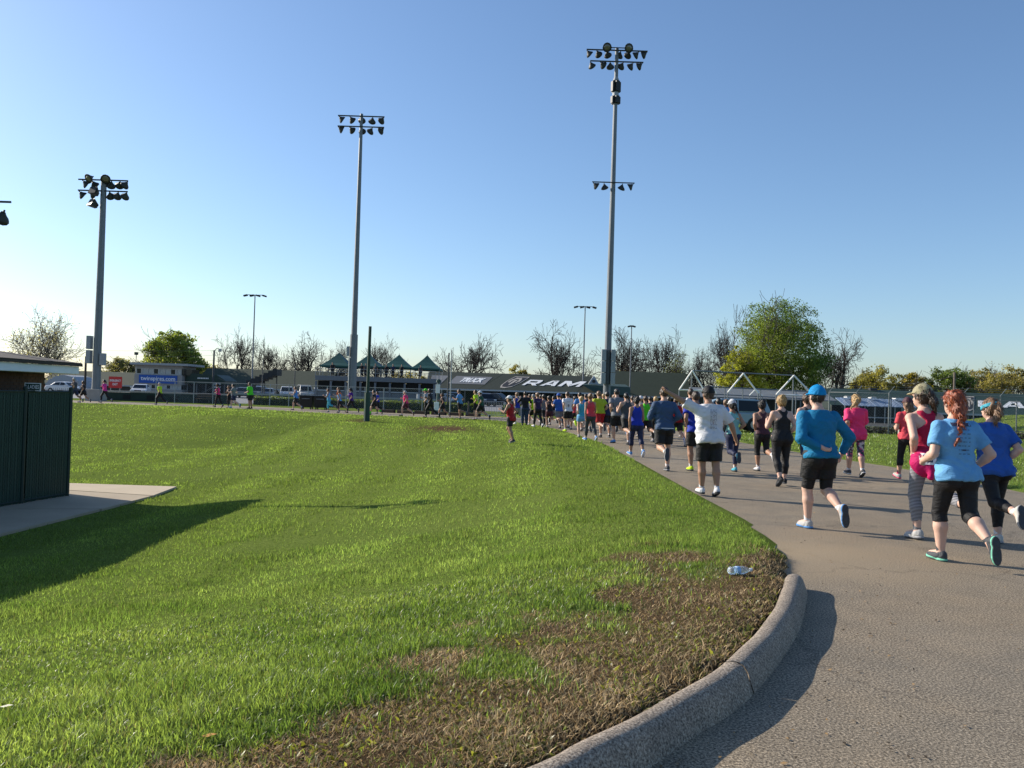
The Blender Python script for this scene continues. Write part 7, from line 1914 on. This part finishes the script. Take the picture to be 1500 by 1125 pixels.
person('man in white and lime shirt beside the photographer', (781, 624), 577, 34, 'm', .98, 'C', 'tee', 'neon', 'shorts', 'black', 'short', 'grey', shoe='grey', sk='l', group=CG)
person('photographer in jeans and yellow safety vest holding a camera up', (768, 624), 575, 8, 'm', 1.1, 'S', 'long', 'black', 'pants', 'jeans', 'short', 'black', shoe='black', sk='l', group='people standing beside the runners', lean=0,
       arms={-1: ((-.07, .06, -.10), (-.02, .15, .02)), 1: ((.07, .06, -.10), (.02, .15, .02))})
person('woman in blue tank and grey leggings behind the red tank runner', (757, 622), 576, 36, 'f', 1.0, 'E', 'tank', 'royal', 'tights', 'grey', 'bun', 'lbrown', shoe='white', sk='l', group=CG, botl=1.3)
person('man in white cap and red tank running across the grass', (747, 649), 584, 62, 'm', 1.0, 'D', 'tank', 'red', 'shorts', 'black', 'short', 'brown', 'cap', 'white', shoe='black', sole='lgrey', sock=None, sk='t', group='runners in the crowd', ground=True, hem=-.06, botl=.72, pose_over=dict(th=(-6, 22), kn=(12, 50), an=(2, 4)))
# hidden fillers between
person('man in white cap ahead of the neon green runner', (938, 640), 581, 18, 'm', 1.0, 'A', 'tee', 'offwhite', 'shorts', 'dgrey', 'short', 'blonde', 'cap', 'white', sk='l', group=CG)
person('dark haired runner in navy tee right of the neon green runner', (952, 640), 582, 16, 'm', 1.0, 'B', 'tee', 'navy', 'shorts', 'black', 'short', 'black', sk='l', group=CG)
person('fair runner in pale blue tee behind the slate jacket', (960, 648), 582, 14, 'f', 1.0, 'E', 'tee', 'lblue', 'tights', 'black', 'short', 'blonde', sk='l', group=CG)
person('runner in red top far back between chartreuse and navy shirts', (884, 628), 578, 26, 'm', 1.0, 'A', 'tee', 'red', 'shorts', 'black', 'short', 'blonde', sk='l', group=CG)
person('runner in black tee far back beside the coral tank woman', (858, 628), 578, 26, 'm', 1.0, 'A', 'tee', 'black', 'shorts', 'black', 'short', 'black', sk='l', group=CG)
person('man in lime shirt behind the purple shirt woman', (776, 621), 577, 34, 'm', .98, 'D', 'tee', 'lgrey', 'shorts', 'navy', 'short', 'brown', sk='l', group=CG)
person('brown haired man ahead of the pointing man, only his head in view', (1011, 655), 571, 10, 'm', 1.0, 'A', 'tee', 'navy', 'shorts', 'black', 'short', 'brown', sk='l', group=MG)
for k, (px_, fy_, hy_, tc_, bc_, hc_, lb) in enumerate([(835, 627, 578, 'navy', 'black', 'black', 'runner in navy tee glimpsed behind the white number nine jersey'), (822, 624, 579, 'crimson', 'black', 'brown', 'runner in dark red tee glimpsed left of the white jersey'),
        (811, 623, 580, 'black', 'grey', 'black', 'runner in black tee glimpsed right of the maroon shorts woman'), (899, 634, 578, 'slate', 'black', 'lbrown', 'runner in slate tee glimpsed beside the grey tee man'), (926, 640, 581, 'dgrey', 'navy', 'brown', 'runner in charcoal tee glimpsed behind the royal blue tank'),
        (979, 644, 583, 'purple', 'black', 'brown', 'runner in purple tee glimpsed behind the slate jacket'), (1000, 641, 584, 'grey', 'black', 'black', 'runner in grey tee glimpsed right of the red tee man'), (1063, 655, 587, 'lblue', 'black', 'lbrown', 'runner in pale blue tee glimpsed left of the white cap woman'),
        (870, 629, 579, 'white', 'navy', 'black', 'runner in white tee glimpsed between coral and chartreuse shirts'), (792, 619, 578, 'blue', 'black', 'black', 'runner in blue tee glimpsed behind the dark purple tee')]):
    person(lb, (px_, fy_), hy_, 18 + 16 * (px_ < 880), 'mf'[k % 2], .98 + .03 * (k % 4), 'ABCDEF'[k % 6], 'tee', tc_, 'shorts' if k % 2 == 0 else 'tights', bc_, 'short' if k % 2 == 0 else 'bun', hc_, sk='ltld'[k % 4], group=CG, botl=.85 if k % 2 == 0 else 1.4)
# ---- string of runners on the far bend, heading left
FG = 'runners strung out along the far bend'
person('man in green and black tee with white cap', (704, 616), 572, 70, 'm', 1.06, 'C', 'tee', 'green', 'shorts', 'black', 'short', 'brown', 'cap', 'white', shoe='black', sk='l', group=FG, botl=.85)
person('man in neon green tee behind the white cap runner', (697, 615), 572, 72, 'm', 1.0, 'A', 'tee', 'neon', 'shorts', 'black', 'short', 'brown', shoe='white', sk='l', group=FG, botl=.8)
person('man in sky blue tee and black shorts on the far bend', (673, 614), 571, 70, 'm', 1.05, 'B', 'tee', 'lblue', 'shorts', 'black', 'short', 'brown', shoe='grey', sock=None, sk='t', group=FG, botl=.75)
person('woman in black tank and black shorts walking by the white sign post', (648, 612), 576, 78, 'f', 1.02, 'C', 'tank', 'black', 'shorts', 'black', 'bun', 'brown', shoe='black', sk='t', group=FG, botl=.6)
person('runner all in black beside the lime headband runner', (630, 613), 569, 80, 'm', 1.05, 'C', 'long', 'black', 'tights', 'black', 'short', 'black', shoe='black', sk='d', group=FG)
person('runner with lime cap, white shirt and black leggings', (624, 612), 570, 80, 'm', 1.0, 'A', 'tee', 'lgrey', 'tights', 'black', 'short', 'brown', 'cap', 'lime', shoe='blue', sk='l', group=FG)
person('man in hot pink tee and maroon shorts', (594, 610), 572, 84, 'm', 1.15, 'C', 'tee', 'hotpink', 'shorts', 'maroon', 'short', 'grey', shoe='black', sk='l', group=FG, botl=.8)
person('person in black with bright green socks behind the green pole', (548, 608), 571, 84, 'm', 1.05, 'C', 'tee', 'black', 'shorts', 'black', 'short', 'black', shoe='black', sock='limesock', sk='l', group=FG)
person('woman in dark blue shirt just right of the green pole', (553, 606), 574, 84, 'f', 1.0, 'A', 'tee', 'royal', 'tights', 'black', 'pony', 'brown', sk='l', group=FG)
person('woman in purple tee, dark hat and black leggings', (514, 605), 568, 80, 'f', 1.06, 'C', 'tee', 'purple', 'tights', 'black', 'pony', 'black', 'brim', 'black', shoe='black', sk='l', group=FG)
person('woman in turquoise tank and black capris', (497, 605), 572, 82, 'f', 1.02, 'E', 'tank', 'sky', 'tights', 'black', 'bun', 'brown', shoe='grey', sk='t', group=FG, botl=1.4)
person('runner in orange shirt behind the turquoise tank woman', (496, 603), 568, 82, 'm', 1.0, 'B', 'tee', 'orange', 'shorts', 'black', 'short', 'lbrown', sk='l', group=FG)
person('woman in turquoise tank and matching turquoise leggings', (481, 604), 570, 84, 'f', 1.0, 'F', 'tank', 'sky', 'tights', 'turq', 'bun', 'brown', shoe='grey', sk='t', group=FG, botl=1.6)
person('man in blue singlet and black shorts by the black carts', (433, 601), 566, 82, 'm', 1.04, 'D', 'tank', 'lblue', 'shorts', 'black', 'short', 'brown', shoe='grey', sk='l', group=FG, botl=.85)
person('man in neon green tee and black shorts by the hedge end', (366, 599), 561, 80, 'm', 1.12, 'S', 'tee', 'lime', 'shorts', 'black', 'short', 'brown', shoe='black', sock='black', sk='t', group=FG, botl=.85, pose_over=dict(el=(80, 70)), loose=.012)
person('runner in grey tee and navy shorts', (342, 598), 562, 84, 'm', 1.08, 'D', 'tee', 'grey', 'shorts', 'navy', 'short', 'black', shoe='turq', sk='p', group=FG, botl=.8)
person('woman hidden behind the grey tee runner', (335, 597), 566, 84, 'f', 1.0, 'A', 'tank', 'black', 'tights', 'black', 'bun', 'lbrown', sk='t', group=FG)
person('woman in hot pink and black top with dark ponytail', (319, 597), 563, 84, 'f', 1.0, 'W', 'tank', 'hotpink', 'tights', 'black', 'bigpony', 'black', shoe='dgrey', sk='d', group=FG, pose_over=dict(el=(95, 90)))
person('man in neon yellow tee and dark trousers', (234, 593), 560, 86, 'm', 1.06, 'C', 'tee', 'neon', 'pants', 'black', 'short', 'grey', shoe='grey', sk='l', group=FG)
person('woman with long dark hair in pink jacket and black trousers', (153, 590), 556, 86, 'f', 1.06, 'C', 'long', 'pink', 'tights', 'black', 'bigpony', 'black', shoe='grey', sk='l', group=FG)
person('woman in black top and black skirted shorts near the pole footing', (122, 590), 558, 86, 'f', 1.0, 'C', 'tank', 'black', 'shorts', 'black', 'bun', 'brown', sk='t', group=FG)
person('grey haired runner in dark top and navy shorts beside the green fence', (109, 590), 553, 88, 'm', 1.08, 'C', 'tank', 'dgrey', 'shorts', 'navy', 'short', 'grey', sk='t', group=FG, botl=.85)
# ---- spectators on the pavilion deck
SG = 'spectators on the pavilion deck'
for k, (px_, tc_, lb, rzz) in enumerate([(529, 'black', 'spectator right of the middle light pole on the pavilion deck', 170), (535, 'dgrey', 'second spectator right of the middle light pole on the deck', 190), (550, 'dgrey', 'spectator under the second green tent top', 160),
                                   (565, 'black', 'spectator standing at the gap between the second and third tent tops', 175), (575, 'navy', 'spectator under the left part of the third tent top', 185), (588, 'black', 'spectator under the right part of the third tent top', 180),
                                   (486, 'black', 'spectator under the leftmost tent top', 180), (615, 'dgrey', 'spectator under the rightmost tent top', 200)]):
    person(lb, None, None, rzz, 'mf'[k % 2], 1.05, 'S', 'tee', tc_, 'pants', 'black', 'short', 'black', sk='t', ht=1.72, base=(xw(px_, D6 - 3.2), D6 - 3.2 - (k % 3) * .2, DECKZ), group=SG, res=.034, sock=None)
